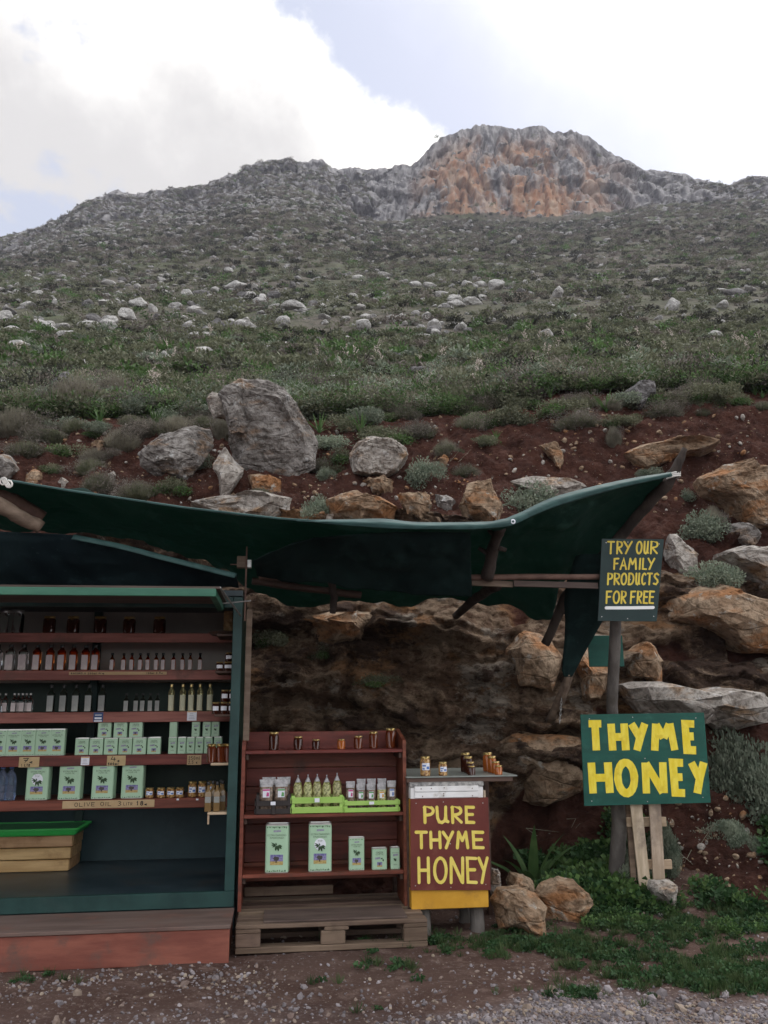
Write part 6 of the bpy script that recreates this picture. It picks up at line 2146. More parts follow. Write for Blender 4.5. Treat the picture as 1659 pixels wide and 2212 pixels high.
def bag_kind(w, d, h, content, label=None, tie=False):
    hx, hy = w / 2, d / 2
    if tie:
        b_ = MB().loft([rrect(hx * .88, hy * .8, hy * .6, 0), rrect(hx, hy, hy * .8, h * .06), rrect(hx * 1.02, hy * 1.05, hy, h * .4), rrect(hx * .97, hy, hy, h * .68), rrect(hx * .66, hy * .7, hy * .7, h * .80)])
        f_ = MB().loft([rrect(hx * .67, hy * .71, hy * .7, h * .798), rrect(hx * .30, hy * .32, hy, h * .90), rrect(hx * .10, hy * .12, hy, h * .95), rrect(hx * .18, hy * .10, hy, h)])
    else:
        b_ = MB().loft([rrect(hx * .94, hy * .9, hy * .4, 0), rrect(hx, hy, hy * .5, h * .04), rrect(hx, hy * 1.04, hy * .6, h * .5), rrect(hx * .98, hy * .92, hy * .6, h * .78)])
        f_ = MB().loft([rrect(hx * .985, hy * .93, hy * .6, h * .778), rrect(hx * 1.0, hy * .35, hy * .3, h * .90), rrect(hx * 1.03, hy * .08, hy * .08, h)])
    parts = [('herbs', b_, M[content], None, True), ('bag_top', f_, M['film'], None, False)]
    if label:
        y = -hy * 1.08
        parts.append(('label', MB().add([(-hx * .5, y, h * .46), (hx * .5, y, h * .46), (hx * .5, y, h * .72), (-hx * .5, y, h * .72)], [(0, 1, 2, 3)]), M['white_card']))
        pm = MB().add([(-hx * .5, y - .0008, h * .66), (hx * .5, y - .0008, h * .66), (hx * .5, y - .0008, h * .71), (-hx * .5, y - .0008, h * .71)], [(0, 1, 2, 3)])
        pm.add([(0, y - .0008, h * .49), (hx * .4, y - .0008, h * .49), (hx * .42, y - .0008, h * .60), (hx * .1, y - .0008, h * .62)], [(0, 1, 2, 3)])
        parts.append(('label_print', pm, M[label], 2))
    return kind(*parts)


CZ_ = .0095
for i, (x, v, mt, lb) in enumerate(((215, .065, 'herb_brown', 'label_pink'), (368, .065, 'herb_brown', 'label_leaf'), (240, .135, 'herb_brown', None), (392, .135, 'herb_brown', None))):
    o_ = put_u(bag_kind(.088, .05, .205 if v < .1 else .215, mt, lb), 2, x, ('brown herb bag with a magenta label in the dark crate', 'grey-green herb bag with a green label in the dark crate', 'unlabelled herb bag behind the magenta-labelled one', 'unlabelled herb bag behind the green-labelled one')[i], 'herb_bag', 'herb bag', v)
    o_.location.z += CZ_
for i, x in enumerate((538, 640, 735, 832, 938)):
    o_ = put_u(bag_kind(.060, .05, .232, 'herb_green', None, True), 2, x, '%s tied bag of green herbs from the left in the lime crate' % ORD[i], 'herb_bag', 'herb bag', .075, 'tied green herb bags', scale=(1, 1, (.99, 1.0, 1.01, .98, 1.03)[i]), rz=R(random.uniform(-8, 8)))
    o_.location.z += CZ_
for i, (x, lb, ct) in enumerate(((1075, 'label_pink', 'herb_brown'), (1180, 'label_leaf', 'herb_brown'), (1285, 'label_leaf', 'herb_brown'), (1393, 'hive_yellow', 'herb_green'), (1495, 'label_blue', 'herb_brown'))):
    o_ = put_u(bag_kind(.060, .042, .185 if i % 4 == 0 else .165, ct, lb), 2, x, ('labelled herb bag with a magenta header, leftmost in the right lime crate', 'second labelled herb bag from the left in the right lime crate', 'middle labelled herb bag in the right lime crate', 'yellow-labelled herb bag in the right lime crate', 'rightmost labelled herb bag in the right lime crate')[i], 'herb_bag', 'herb bag', .065)
    o_.location.z += CZ_
    if i in (1, 2, 3):
        o_ = put_u(bag_kind(.060, .042, .195, ct), 2, x + 4, 'plain herb bag standing behind the %s' % ('second labelled one from left', 'middle labelled one', 'yellow-labelled one')[i - 1], 'herb_bag', 'herb bag', .125)
        o_.location.z += CZ_

# ================================================================== HIVE WITH SIGN, TABLE
XH = lambda x: 867.5 + .1634 * x
YH = lambda y: 1585.8 + .1634 * y
hv0 = -.10
hua, hz0 = on(889, 1966, hv0)
hub, _ = on(1056, 1960, hv0)
hztop = on(960, YH(635), hv0)[1]
hzr = on(960, YH(850), hv0)[1]
hzy = on(970, 1918, hv0)[1]
HW = hub - hua
hive = thing('beehive', 'old wooden beehive box with white top and ochre base, beside the shelf unit', 'beehive', S((hua + hub) / 2, hv0, hz0), PHI)
H1, H2, H3 = hzy - hz0, hzr - hz0, hztop - hz0
MB().cbox(-HW / 2, HW / 2, 0, .42, 0, H1 - .002, .004).build('lower_box', M['hive_yellow'], hive)
MB().cbox(-HW / 2 + .004, HW / 2 - .002, .004, .42, H1, H2 - .004, .004).build('middle_box', M['hive_yellow'], hive)
MB().cbox(-HW / 2 + .004, HW / 2 - .012, .002, .42, H2 - .002, H3 - .03, .004).build('upper_box', M['hive_white'], hive)
hb = MB().cbox(-HW / 2 + .03, HW / 2 - .045, -.008, .0, H2 + (H3 - H2) * .05, H2 + (H3 - H2) * .40, .002)
hb.build('white_board', M['hive_white'], hive)
MB().cbox(-HW / 2 + .03, HW / 2 - .045, -.010, .0, H2 + (H3 - H2) * .43, H2 + (H3 - H2) * .76, .002).build('white_board', M['hive_white'], hive)
MB().cbox(-HW / 2, HW / 2 - .008, -.004, .425, H3 - .029, H3, .003).build('zinc_lid', M['tin_strip'], hive)
nl = MB()
for a, b_ in ((.10, .62), (.26, .64), (.46, .66), (.90, .6), (.12, .16), (.45, .18), (.45, .30), (.9, .14)):
    x, z = -HW / 2 + .03 + a * (HW - .075), H2 + (H3 - H2) * b_
    nl.loft([[(x + .004 * math.cos(t), -.0115, z + .004 * math.sin(t)) for t in np.linspace(0, 6.283, 7)[:-1]], [(x + .003 * math.cos(t), -.013, z + .003 * math.sin(t)) for t in np.linspace(0, 6.283, 7)[:-1]]])
nl.build('nails', M['rust'], hive)
MB().cbox(HW / 2 + .002, HW / 2 + .016, .05, .40, H1 - .02, H3 - .06, .003).build('side_board', M['pale_wood_v'], hive)


def board_sign(name, label, corners, Y, thick, board_mat, glyphs, letter_mat, zoom, sw, cap, extra=None, v=None, dY=(0, 0)):
    """a painted board through four surveyed corners (tl, tr, br, bl); letters keep their own places on it"""
    zx, zy, zk = zoom
    D = lambda x, y: ((zx + x * zk) * .6777, (zy + y * zk) * .6777)

    def pt(c):
        x, y = D(*c)
        if v is not None:
            u, z = on(x, y, v)
            return S(u, v, z)
        return at(x, y, Y)
    tl, tr, br, bl = [pt(c) for c in corners]
    base_ = (bl + br) / 2
    ex = ((tr - tl) + (br - bl)).normalized()
    nrm_ = ex.cross((tl - bl).normalized()).normalized()
    if nrm_.y > 0:
        nrm_ = -nrm_
    t = thing(name, label, 'sign', base_)
    tl, tr, br, bl = [p - base_ for p in (tl, tr, br, bl)]
    bk = -nrm_ * thick
    b_ = MB().add([bl, br, tr, tl, bl + bk, br + bk, tr + bk, tl + bk], [(0, 1, 2, 3), (5, 4, 7, 6), (1, 0, 4, 5), (2, 1, 5, 6), (3, 2, 6, 7), (0, 3, 7, 4)])
    bo = b_.build('board', M[board_mat], t)
    W_ = ((tr - tl).length + (br - bl).length) / 2
    H_ = ((tl - bl).length + (tr - br).length) / 2
    ctr = [np.array(c, float) for c in corners]

    def inv(x, y):
        s_, q_ = .5, .5
        for _i in range(12):
            p_ = ctr[3] * (1 - s_) * (1 - q_) + ctr[2] * s_ * (1 - q_) + ctr[1] * s_ * q_ + ctr[0] * (1 - s_) * q_
            ds = (ctr[2] - ctr[3]) * (1 - q_) + (ctr[1] - ctr[0]) * q_
            dq = (ctr[0] - ctr[3]) * (1 - s_) + (ctr[1] - ctr[2]) * s_
            J = np.stack([ds, dq], 1)
            e = np.linalg.solve(J, np.array([x, y]) - p_)
            s_, q_ = s_ + e[0], q_ + e[1]
        return s_ * W_, q_ * H_

    def mapf(x, z, h):
        s_, q_ = x / W_, z / H_
        return bl * (1 - s_) * (1 - q_) + br * s_ * (1 - q_) + tr * s_ * q_ + tl * (1 - s_) * q_ + nrm_ * h
    mb = MB()
    for ch, x0, x1, y0, y1 in glyphs:
        c = [inv(x0, (y0 + y1) / 2), inv(x1, (y0 + y1) / 2), inv((x0 + x1) / 2, y0), inv((x0 + x1) / 2, y1)]
        paint_glyph(mb, ch, c[0][0], c[1][0], c[3][1], c[2][1], sw, mapf, .0015, cap)
    mb.build('lettering', M[letter_mat], t)
    if extra:
        (x0, y0, x1, y1), mt, w = extra
        a, b2 = inv(x0, y0), inv(x1, y1)
        e = MB()
        v2, f2 = stroke2d([a, ((a[0] + b2[0]) / 2, (a[1] + b2[1]) / 2 - .001), b2], w, 'round')
        e.add([mapf(p.x, p.y, .0015) for p in v2], f2)
        e.build('underline', M[mt], t)
    sc_ = MB()
    for a, b2 in ((.06, .05), (.94, .06), (.5, .03), (.5, .5), (.07, .95), (.93, .94), (.42, .96)):
        pts = [mapf(a * W_ + .004 * math.cos(q), b2 * H_ + .004 * math.sin(q), .0022) for q in np.linspace(0, 6.283, 7)[:-1]]
        sc_.add(pts, [tuple(range(6))])
    sc_.build('screws', M['metal'], t)
    return t


def line(s, boxes, y0, y1):
    return [(c, a, b_, y0, y1) for c, (a, b_) in zip(s, boxes)]


Z3 = (720, 2250, .5425)
board_sign('hive_sign', 'oxblood board lettered PURE THYME HONEY in yellow on the hive front', [(1085, 547), (1540, 538), (1556, 1082), (1085, 1084)], 0, .012, 'sign_red',
           line('PURE', [(1156, 1226), (1230, 1312), (1318, 1390), (1402, 1464)], 586, 697) + line('THYME', [(1108, 1186), (1194, 1266), (1266, 1341), (1349, 1428), (1444, 1519)], 735, 846) + line('HONEY', [(1124, 1199), (1216, 1302), (1312, 1400), (1409, 1478), (1478, 1546)], 887, 1048),
           'pale_yellow', Z3, .0195, 'round', v=hv0 - .0135)
# stump under the hive, table behind it
u_, z_ = on(1040, 1996, hv0 + .05)
stp = MB()
for (uu, vv2) in ((hub - .06, hv0 + .09), (hua + .09, hv0 + .09), (hub - .08, hv0 + .34), (hua + .09, hv0 + .34)):
    stp = MB().tube([(0, 0, -.09), (0.004, 0, .03), (-.004, 0.003, hz0 - .001)], [.05, .046, .044], 9, .07)
    q = S(uu, vv2, 0)
    tag(stp.build('stump', M['grey_bark'], None, q), {0: 'short weathered stump propping the right front of the hive', 1: 'short stump under the left front corner of the hive', 2: 'short stump under the right rear corner of the hive', 3: 'short stump under the left rear corner of the hive'}[[(hub - .06, hv0 + .09), (hua + .09, hv0 + .09), (hub - .08, hv0 + .34), (hua + .09, hv0 + .34)].index((uu, vv2))], 'stump')
tv0 = -.06
tua, tz = on(XH(65), YH(565), tv0)
tub, _ = on(XH(1530), YH(560), tv0)
td = .85
table = thing('table', 'grey-topped table behind the hive carrying honey jars', 'table', S(0, 0, 0), PHI)
tt_ = MB().add([(tua, tv0, tz - .008), (tub, tv0, tz - .008), (tub - .02, tv0 + td, tz - .008), (tua, tv0 + td, tz - .008), (tua, tv0, tz), (tub, tv0, tz), (tub - .02, tv0 + td, tz), (tua, tv0 + td, tz)], [(0, 3, 2, 1), (4, 5, 6, 7), (0, 1, 5, 4), (1, 2, 6, 5), (2, 3, 7, 6), (3, 0, 4, 7)])
tt_.build('tabletop', M['table_top'], table)
for va in (tv0 + .006, tv0 + td - .04):
    MB().cbox(tua, tub - .03, va, va + .03, tz - .040, tz - .0085, .003).build('apron', M['dark_wood'], table)
for uu, vv2 in ((tua + .004, tv0 + .04), (tub - .12, tv0 + .46), (tua + .004, tv0 + td - .085), (tub - .12, tv0 + td - .085)):
    MB().cbox(uu, uu + .034, vv2, vv2 + .034, -.05 if vv2 < .6 else .0, tz - .0085, .003).build('leg', M['dark_wood'], table)


def put_t(kd, x, v, label, name='honey_jar', group=None):
    u = on(XH(x), YH(540), v)[0]
    place(kd, name, label, 'jar', S(u, v, tz + .0005), PHI, group)


put_t(jar_kind(.068, .125, 'nuts', 'blue'), 315, tv0 + .06, 'tall blue-labelled nut jar at the left of the table', 'nut_jar')
put_t(jar_kind(.060, .088, 'nuts', 'blue'), 548, tv0 + .05, 'short blue-labelled nut jar on the table', 'nut_jar')
for nm, mt, xs in (('dark', 'honey_dark', (926, 912, 885, 850)), ('amber', 'honey_amber', (1284, 1248, 1200, 1145))):
    for k, (x, d, h) in enumerate(zip(xs, (.052, .060, .064, .070), (.060, .080, .110, .130))):
        v = tv0 + .05 + .11 * k
        u = on(XH(x), YH(540), v)[0]
        place(jar_kind(d, h, mt), 'honey_jar', ('smallest, frontmost', 'second', 'third', 'tallest, rearmost')[k] + ' jar in the %s honey row on the table' % nm, 'jar', S(u, v, tz + .0005), PHI, nm + ' honey row on the table')

# ================================================================== ROADSIDE SIGNS
Z5 = (1548, 2264, .5425)
Z4 = (1548, 1640, .5425)
SY = 6.35
board_sign('sign_board', 'large green board lettered THYME HONEY in thick yellow paint', [(557, 25), (1283, 13), (1323, 543), (580, 562)], SY, .014, 'sign_green',
           line('THYME', [(586, 705), (718, 842), (838, 962), (966, 1128), (1154, 1253)], 56, 262) + line('HONEY', [(602, 748), (754, 896), (917, 1068), (1083, 1188), (1192, 1310)], 286, 512),
           'yellow', Z5, .054, 'flat')
board_sign('sign_board', 'small dark board lettered TRY OUR FAMILY PRODUCTS FOR FREE above the large sign', [(683, 142), (1048, 145), (1005, 628), (660, 625)], 5.95, .012, 'sign_dark',
           line('TRYOUR', [(712, 758), (766, 806), (806, 862), (882, 922), (926, 962), (964, 1014)], 155, 236) + line('FAMILY', [(750, 784), (788, 832), (836, 890), (896, 916), (918, 950), (948, 994)], 256, 329) +
           line('PRODUCTS', [(712, 748), (750, 790), (792, 832), (835, 874), (878, 910), (913, 945), (944, 980), (982, 1019)], 344, 419) + line('FORFREE', [(705, 742), (746, 790), (792, 828), (848, 882), (886, 920), (924, 956), (958, 992)], 449, 528),
           'dull_yellow', Z4, .0125, 'round', ((708, 550, 984, 548), 'white_paint', .022))
# rough branch post carrying the small sign
pb = [at(1330, 1895, 6.62), at(1338, 1780, 6.56), at(1328, 1640, 6.50), at(1322, 1520, 6.40), at(1328, 1400, 6.25), at(1332, 1300, 6.10), at(1332, 1215, 6.02)]
mb = MB().tube([Vector((pb[0].x, pb[0].y, -.1))] + pb, [.055, .055, .052, .047, .042, .040, .038, .032], 10, .10)
tag(mb.build('branch_post', M['grey_bark'], None, (0, 0, 0), 0, True), 'rough grey branch post behind the small dark sign', 'post')
q = at(1292, 1400, 6.6)
bs = thing('back_board', 'small dark green board fixed behind the branch post', 'board', (q.x, q.y, q.z - .14))
MB().cbox(-.075, .19, 0, .012, 0, .235).build('board', M['sign_green'], bs)
# pale wooden legs of the large sign
lg = thing('sign_stand', 'pale pallet-wood stand holding up the large green sign', 'stand', (0, 0, 0))
for (xa, ya, xb, yb) in ((1392, 1900, 1372, 1720), (1424, 1895, 1414, 1720)):
    a, b_ = at(xa, ya, SY + .10), at(xb, yb, SY + .035)
    ex = Vector((1, .05, 0)).normalized()
    d = (b_ - a).normalized()
    b_ = b_ + d * .15
    a = a - d * .08
    w = .041
    nn = Vector((0, 1, .1)).normalized() * .022
    MB().add([a - ex * w, a + ex * w, a + ex * w + nn, a - ex * w + nn, b_ - ex * w, b_ + ex * w, b_ + ex * w + nn, b_ - ex * w + nn], [(0, 3, 2, 1), (4, 5, 6, 7), (0, 1, 5, 4), (1, 2, 6, 5), (2, 3, 7, 6), (3, 0, 4, 7)]).build('leg', M['pale_wood_v'], lg)
for (x0, x1, y, Yc) in ((1354, 1440, 1776, SY + .10), (1384, 1452, 1868, SY + .15)):
    a, b_ = at(x0, y, Yc), at(x1, y, Yc)
    MB().cbox(a.x, b_.x, a.y, a.y + .02, a.z - .032, a.z + .032).build('cross_slat', M['pale_wood'], lg)
a = at(1362, 1770, SY + .09)
MB().cbox(a.x - .02, a.x + .02, a.y + .022, a.y + .05, -.05, a.z + .3).build('rear_leg', M['old_wood'], lg)

# ================================================================== AWNING
def net_mat(name, c1, c2, trans):
    m, nd, ln, b = new_mat(name)
    v = coords(nd, ln, 'World')
    n1 = noise_n(nd, ln, v, 2.2, 6, .6)
    n2 = noise_n(nd, ln, coords(nd, ln, 'World', (1, 1, 1), (3, 1, 8)), 26, 5, .7)
    c = mix_n(nd, ln, range_n(nd, ln, n1, .35, .65), c1, c2)
    n3_ = noise_n(nd, ln, coords(nd, ln, 'World', (2.6, .5, 5), (7, 2, 1)), 1.6, 7, .7)
    c = mix_n(nd, ln, range_n(nd, ln, n3_, .52, .64), c, tuple(x * 1.5 for x in c2))  # lighter streaks painted into the net colour in place of wrinkle shading
    c = mix_n(nd, ln, range_n(nd, ln, n2, .60, .76), c, tuple(min(1, x * 1.8 + .012) for x in c2))
    ln.new(c, b.inputs['Base Color'])
    b.inputs['Roughness'].default_value = .8
    b.inputs['Specular IOR Level'].default_value = .2
    wv = nd.new('ShaderNodeTexNoise')
    wv.inputs['Scale'].default_value = 160
    ln.new(v, wv.inputs['Vector'])
    bump_n(nd, ln, b, wv.outputs[0], .3, .003)
    tr = nd.new('ShaderNodeBsdfTranslucent')
    ln.new(mix_n(nd, ln, .0, tuple(trans), tuple(trans)), tr.inputs[0])
    mx = nd.new('ShaderNodeMixShader')
    mx.inputs[0].default_value = .5
    ln.new(b.outputs[0], mx.inputs[1])
    ln.new(tr.outputs[0], mx.inputs[2])
    ln.new(mx.outputs[0], nd['Material Output'].inputs[0])
    return m


M['net'] = net_mat('green_shade_net', (.010, .030, .025), (.032, .072, .058), (.032, .095, .070))
M['net_dark'] = net_mat('dark_shade_net', (.010, .026, .026), (.016, .038, .036), (.006, .018, .017))
M['net_blue'] = net_mat('blue_black_shade_net', (.014, .030, .038), (.022, .045, .052), (.006, .014, .018))


def cloth(name, rows, nu, nv, material, parent, origin, wr=.02, seed=0., thick=.004):
    """cloth through rows of surveyed points (px, py, Y); smooth along both ways, wrinkled, with a real thickness"""
    P = []
    L = max(len(r_) for r_ in rows)
    for r_ in rows:
        a = np.array([at(*p)[:] for p in r_])
        t0 = np.linspace(0, 1, len(a))
        t1 = np.linspace(0, 1, nu)
        i = np.clip(np.floor(t1 * (len(a) - 1)).astype(int), 0, len(a) - 2)
        f = (t1 * (len(a) - 1) - i)[:, None]
        g = lambda k: a[np.clip(k, 0, len(a) - 1)]
        P.append(.5 * (2 * g(i) + (g(i + 1) - g(i - 1)) * f + (2 * g(i - 1) - 5 * g(i) + 4 * g(i + 1) - g(i + 2)) * f ** 2 + (3 * g(i) - g(i - 1) - 3 * g(i + 1) + g(i + 2)) * f ** 3))
    P = np.array(P)
    t1 = np.linspace(0, 1, nv)
    i = np.clip(np.floor(t1 * (len(P) - 1)).astype(int), 0, len(P) - 2)
    f = (t1 * (len(P) - 1) - i)[:, None, None]
    Q = P[i] * (1 - f) + P[i + 1] * f
    du, dv_ = np.gradient(Q, axis=1), np.gradient(Q, axis=0)
    n_ = np.cross(du, dv_)
    n_ /= np.linalg.norm(n_, axis=2)[..., None] + 1e-9
    vgrid = np.linspace(0, 1, nv)[:, None]
    w_ = wr * (fbm(Q[..., 0] * 1.6 + seed, Q[..., 1] * 1.6, Q[..., 2] * 1.6, 4) + .30 * fbm(Q[..., 0] * 6, Q[..., 1] * 2.4 + seed, Q[..., 2] * 5, 3) + .38 * ridged(Q[..., 0] * 1.5 + Q[..., 1] * .9 + seed, Q[..., 1] * .7 - Q[..., 0] * .5, Q[..., 2] * 2.2, 3)) * sst(0, .12, vgrid)
    Q = Q + n_ * w_[..., None]
    me = np_mesh(name, Q.reshape(-1, 3) - np.array(origin[:]), grid_faces(nv, nu), material, True)
    o = link(name, me, parent)
    md = o.modifiers.new('thickness', 'SOLIDIFY')
    md.thickness = thick
    return o


aw_o = at(830, 1140, 5.25)
awn = thing('shade_awning', 'dark green shade-net awning strung over kiosk and shelf unit', 'awning', aw_o)
front = [(-90, 1022, 4.9), (0, 1037, 4.95), (150, 1062, 5.0), (400, 1099, 5.1), (600, 1122, 5.18), (760, 1134, 5.23), (900, 1142, 5.27), (1020, 1142, 5.32), (1105, 1130, 5.4), (1200, 1094, 5.52), (1330, 1056, 5.65), (1450, 1028, 5.75)]
mid1 = [(-90, 1075, 5.4), (0, 1090, 5.5), (150, 1110, 5.6), (400, 1150, 5.8), (600, 1185, 6.0), (760, 1205, 6.2), (900, 1215, 6.3), (1020, 1215, 6.3), (1105, 1200, 6.3), (1190, 1180, 6.3), (1290, 1140, 6.2), (1400, 1090, 6.0)]
back = [(-90, 1128, 6.3), (0, 1140, 6.3), (150, 1152, 6.4), (400, 1200, 6.8), (600, 1292, 7.4), (760, 1308, 7.4), (900, 1303, 7.4), (1010, 1300, 7.35), (1100, 1318, 7.2), (1188, 1340, 7.0), (1226, 1258, 6.7), (1330, 1180, 6.3)]
cloth('net_canopy', [front, mid1, back], 260, 90, M['net'], awn, aw_o, .075, 3, .002)
flap_t = [(545, 1212, 5.42), (620, 1180, 5.36), (700, 1160, 5.33), (800, 1152, 5.33), (900, 1148, 5.34), (1016, 1146, 5.38)]
flap_m = [(548, 1226, 5.62), (640, 1218, 5.60), (720, 1216, 5.60), (820, 1214, 5.60), (920, 1216, 5.60), (1018, 1220, 5.62)]
flap_b = [(556, 1240, 5.80), (640, 1255, 5.82), (720, 1268, 5.82), (820, 1276, 5.84), (920, 1284, 5.84), (1020, 1290, 5.84)]
cloth('front_flap', [flap_t, flap_m, flap_b], 110, 50, M['net_dark'], awn, aw_o, .045, 8, .002)
hem_t = [(640, 1124, 5.21), (760, 1122, 5.24), (830, 1121, 5.26), (900, 1128, 5.28), (1020, 1128, 5.33), (1085, 1124, 5.38), (1115, 1112, 5.42), (1200, 1073, 5.53), (1330, 1040, 5.66), (1450, 1020, 5.76)]
hem_b = [(640, 1127, 5.17), (760, 1136, 5.18), (830, 1141, 5.20), (900, 1143, 5.22), (1020, 1143, 5.27), (1085, 1138, 5.32), (1115, 1130, 5.36), (1200, 1094, 5.47), (1330, 1056, 5.60), (1450, 1029, 5.70)]
cloth('folded_hem', [hem_t, [(a, (b_ * .5 + d * .5) - 1, e - .01) for (a, b_, c), (_q, d, e) in zip(hem_t, hem_b)], hem_b], 160, 10, M['net_edge'], awn, aw_o, .014, 5, .002)
eye = at(1108, 1127, 5.33) - aw_o
ey = MB()
ey.loft([[eye + Vector((.016 * math.cos(t), -.006, .016 * math.sin(t))) for t in np.linspace(0, 6.283, 15)[:-1]], [eye + Vector((.008 * math.cos(t), -.009, .008 * math.sin(t))) for t in np.linspace(0, 6.283, 15)[:-1]]], False)
ey.build('eyelet', M['white_card'], awn)
edge = MB().tube([at(*p) - aw_o + Vector((0, -.01, .004)) for p in front], .008, 6)
edge.build('edge_cord', M['net_edge'], awn)
lo_o = at(250, 1200, 5.5)
roofc = thing('kiosk_cloth', 'blue-black net sheet draped over the kiosk roof under the awning', 'cloth', lo_o)
ct = [(-90, 1142, 5.2), (0, 1148, 5.2), (160, 1156, 5.25), (260, 1176, 5.3), (360, 1202, 5.35), (440, 1222, 5.42), (512, 1240, 5.5)]
cm = [(-90, 1205, 5.32), (0, 1206, 5.34), (160, 1212, 5.38), (260, 1222, 5.42), (360, 1232, 5.46), (440, 1240, 5.5), (512, 1246, 5.56)]
cb = [(-90, 1276, 5.55), (0, 1276, 5.55), (160, 1276, 5.57), (260, 1276, 5.59), (360, 1276, 5.62), (440, 1276, 5.65), (516, 1268, 5.72)]
cloth('sheet', [ct, cm, cb], 110, 40, M['net_blue'], roofc, lo_o, .045, 12, .002)
cloth('hem_strip', [[(a, b_ - 1, c - .03) for a, b_, c in ct[2:]], [(a - 6, b_ + 9, c - .045) for a, b_, c in ct[2:]]], 40, 4, M['net_edge'], roofc, lo_o, .004, 2)

# branches and rails that carry the awning
def limb(name, label, pts, rad, mt='bark', n=9, cat='branch', knots=()):
    mb = MB()
    P = [at(*p) for p in pts]
    # resample with a little crookedness
    Q = []
    for i in range(len(P) - 1):
        for k in range(4):
            Q.append(P[i].lerp(P[i + 1], k / 4) + Vector((random.uniform(-1, 1), random.uniform(-1, 1), random.uniform(-1, 1))) * rad[0] * .10)
    Q.append(P[-1])
    rr_ = np.interp(np.linspace(0, 1, len(Q)), np.linspace(0, 1, len(rad)), rad)
    o0 = Q[0]
    mb.tube([q - o0 for q in Q], [float(x) for x in rr_], n, .12)
    for (i, dx, dz) in knots:
        b0 = Q[i] - o0
        mb.tube([b0, b0 + Vector((dx, -.02, dz))], [float(rr_[i]) * .55, float(rr_[i]) * .35], 7, .1)
    return tag(mb.build(name, M[mt], None, o0, 0, True), label, cat)


limb('branch_pole', 'long leaning dark branch whose bare tip spears past the awning corner', [(1178, 1392, 6.75), (1222, 1290, 6.6), (1300, 1205, 6.3), (1380, 1110, 6.05), (1440, 1045, 5.86), (1462, 1010, 5.8), (1480, 968, 5.76)], [.034, .044, .042, .042, .045, .034, .020], knots=((3, .07, -.05), (5, .06, -.08)))
limb('branch_prop', 'short crooked dark branch showing through the awning right of the flap', [(1050, 1250, 5.95), (1062, 1200, 5.85), (1072, 1160, 5.7), (1085, 1140, 5.55)], [.045, .042, .036, .03], knots=((4, -.09, .05), (6, .08, -.03), (8, -.06, .06)))
limb('branch_prop', 'dark branch running back under the awning behind the rail', [(1075, 1262, 6.1), (1030, 1290, 6.7), (985, 1330, 7.6)], [.04, .038, .034])
limb('log_beam', 'pale peeled log end under the left corner of the awning', [(-80, 1045, 4.95), (0, 1092, 5.02), (45, 1118, 5.08), (88, 1140, 5.14)], [.045, .046, .044, .040], 'log', 12, 'log')
limb('metal_beam', 'dark rusty beam above the pale log under the awning corner', [(-80, 1015, 5.15), (0, 1066, 5.2), (90, 1122, 5.35)], [.05, .05, .05], 'rust', 8, 'beam')
limb('rail_pipe', 'rusty pipe rail running to the small dark sign', [(560, 1246, 5.88), (800, 1247, 5.92), (1020, 1247, 5.95), (1296, 1246, 6.0)], [.021, .021, .021, .021], 'rust', 8, 'pipe')
bt = thing('rail_batten', 'grey wooden batten nailed under the rusty pipe rail', 'batten', at(1155, 1262, 5.96))
for a_, b_, mt in ((1020, 1108, 'log'), (1110, 1292, 'ply')):
    p, q = at(a_, 1258 if a_ < 1100 else 1260, 5.95) - at(1155, 1262, 5.96), at(b_, 1262 if a_ < 1100 else 1265, 5.97) - at(1155, 1262, 5.96)
    MB().add([p + Vector((0, 0, -.02)), q + Vector((0, 0, -.02)), q + Vector((0, .03, -.02)), p + Vector((0, .03, -.02)), p + Vector((0, 0, .02)), q + Vector((0, 0, .02)), q + Vector((0, .03, .02)), p + Vector((0, .03, .02))], [(0, 3, 2, 1), (4, 5, 6, 7), (0, 1, 5, 4), (1, 2, 6, 5), (2, 3, 7, 6), (3, 0, 4, 7)]).build('batten_piece', M[mt], bt)
limb('hanging_branch', 'thin broken branch hanging down behind the awning over the rock', [(712, 1240, 6.3), (722, 1290, 6.4), (718, 1325, 6.4)], [.03, .028, .022])
limb('dark_rail', 'dark wooden rail in the shade behind the kiosk post', [(545, 1255, 6.5), (640, 1268, 6.6), (780, 1285, 6.7)], [.03, .03, .03], 'dark_wood', 6, 'rail')
# knotted rope at the tip and the left corner
rp = MB()
for k in range(3):
    c = at(1454, 1024 + 4 * k, 5.83)
    rp.tube([c + Vector((.048 * math.cos(t), .048 * math.sin(t), .01 * math.cos(t))) for t in np.linspace(0, 6.283, 13)], .007, 6)
tag(rp.build('rope_tie', M['rope'], None, (0, 0, 0), 0, True), 'white rope tie round the branch at the awning tip', 'rope')
rp = MB()
for k in range(4):
    c = at(8 + 4 * k, 1040 + 2 * k, 4.93)
    rp.tube([c + Vector((.02 * math.cos(t + k), -.005, .022 * math.sin(t))) for t in np.linspace(0, 6.0, 9)], .006, 6)
tag(rp.build('rope_tie', M['rope'], None, (0, 0, 0), 0, True), 'white rope knot at the left corner of the awning', 'rope')
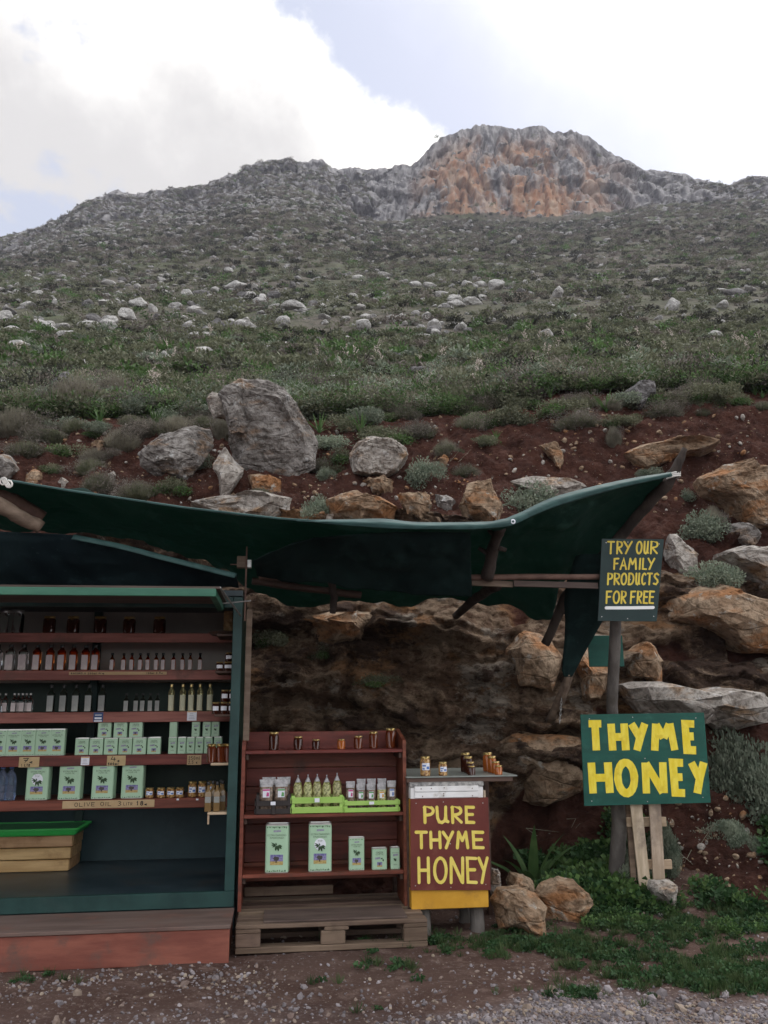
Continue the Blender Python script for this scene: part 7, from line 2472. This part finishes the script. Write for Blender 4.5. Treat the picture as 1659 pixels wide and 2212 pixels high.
# gathered net hanging behind the small sign, wrapped round stakes
hb_o = at(1220, 1460, 6.45)
hang = thing('hanging_net', 'bunched dark green net hanging in a tail behind the small sign', 'net', hb_o)
rings = []
for y, xa, xb, Y in ((1200, 1245, 1345, 6.15), (1260, 1224, 1335, 6.25), (1300, 1220, 1318, 6.3), (1340, 1222, 1303, 6.35), (1380, 1220, 1280, 6.4), (1420, 1216, 1258, 6.43), (1448, 1214, 1244, 6.45), (1462, 1218, 1236, 6.45)):
    a, b_ = at(xa, y, Y) - hb_o, at(xb, y, Y) - hb_o
    c, hw = (a + b_) / 2, (b_ - a).length / 2
    rg = []
    for k in range(40):
        t = 2 * math.pi * k / 40
        fold = 1 + .16 * math.sin(7 * t + y * .01) + .08 * math.sin(13 * t + y * .03)
        rg.append(c + Vector((hw * math.cos(t) * (1 + .03 * math.sin(9 * t)), max(.02, hw * .45) * math.sin(t) * fold, 0)))
    rings.append(rg)
fin_ = []
for i in range(len(rings) - 1):
    for k in range(4):
        fin_.append([p.lerp(q, k / 4) for p, q in zip(rings[i], rings[i + 1])])
fin_.append(rings[-1])
MB().loft(fin_).build('bunch', M['net_dark'], hang, smooth=True)
st1 = limb('stake', 'brown wooden stake leaning out of the net tail to the rock', [(1236, 1440, 6.47), (1215, 1500, 6.62), (1188, 1556, 6.85)], [.03, .034, .034], 'log', 7, 'stake')
limb('stake', 'second thinner stake beside the leaning brown one', [(1228, 1455, 6.44), (1216, 1510, 6.6), (1205, 1540, 6.75)], [.018, .02, .02], 'log', 7, 'stake')
cn = MB()
for k in range(9):
    c = at(1213 - .5 * k, 1512 + 6 * k, 6.42)
    ax = Vector((1, 0, 0)) if k % 2 else Vector((0, 1, 0))
    cn.tube([c + ax * .006 * math.cos(t) + Vector((0, 0, .014 * math.sin(t))) for t in np.linspace(0, 6.283, 9)], .002, 5)
tag(cn.build('chain', M['metal'], None, (0, 0, 0), 0, True), 'short pale chain hanging from the stake', 'chain')

# ================================================================== AIR
hz = MB().box(-900, 900, -620, 620, -3, 262)
ho = hz.build('haze', None)
ho['kind'] = 'stuff'
ho['label'] = 'thin pale blue haze softening the mountain'
hm = bpy.data.materials.new('haze_air')
hm.use_nodes = True
hn = hm.node_tree.nodes
hn.clear()
pv = hn.new('ShaderNodeVolumePrincipled')
pv.inputs['Color'].default_value = (.80, .82, .95, 1)
pv.inputs['Density'].default_value = .00033
pv.inputs['Anisotropy'].default_value = .2
hout = hn.new('ShaderNodeOutputMaterial')
hm.node_tree.links.new(pv.outputs[0], hout.inputs['Volume'])
ho.data.materials.append(hm)
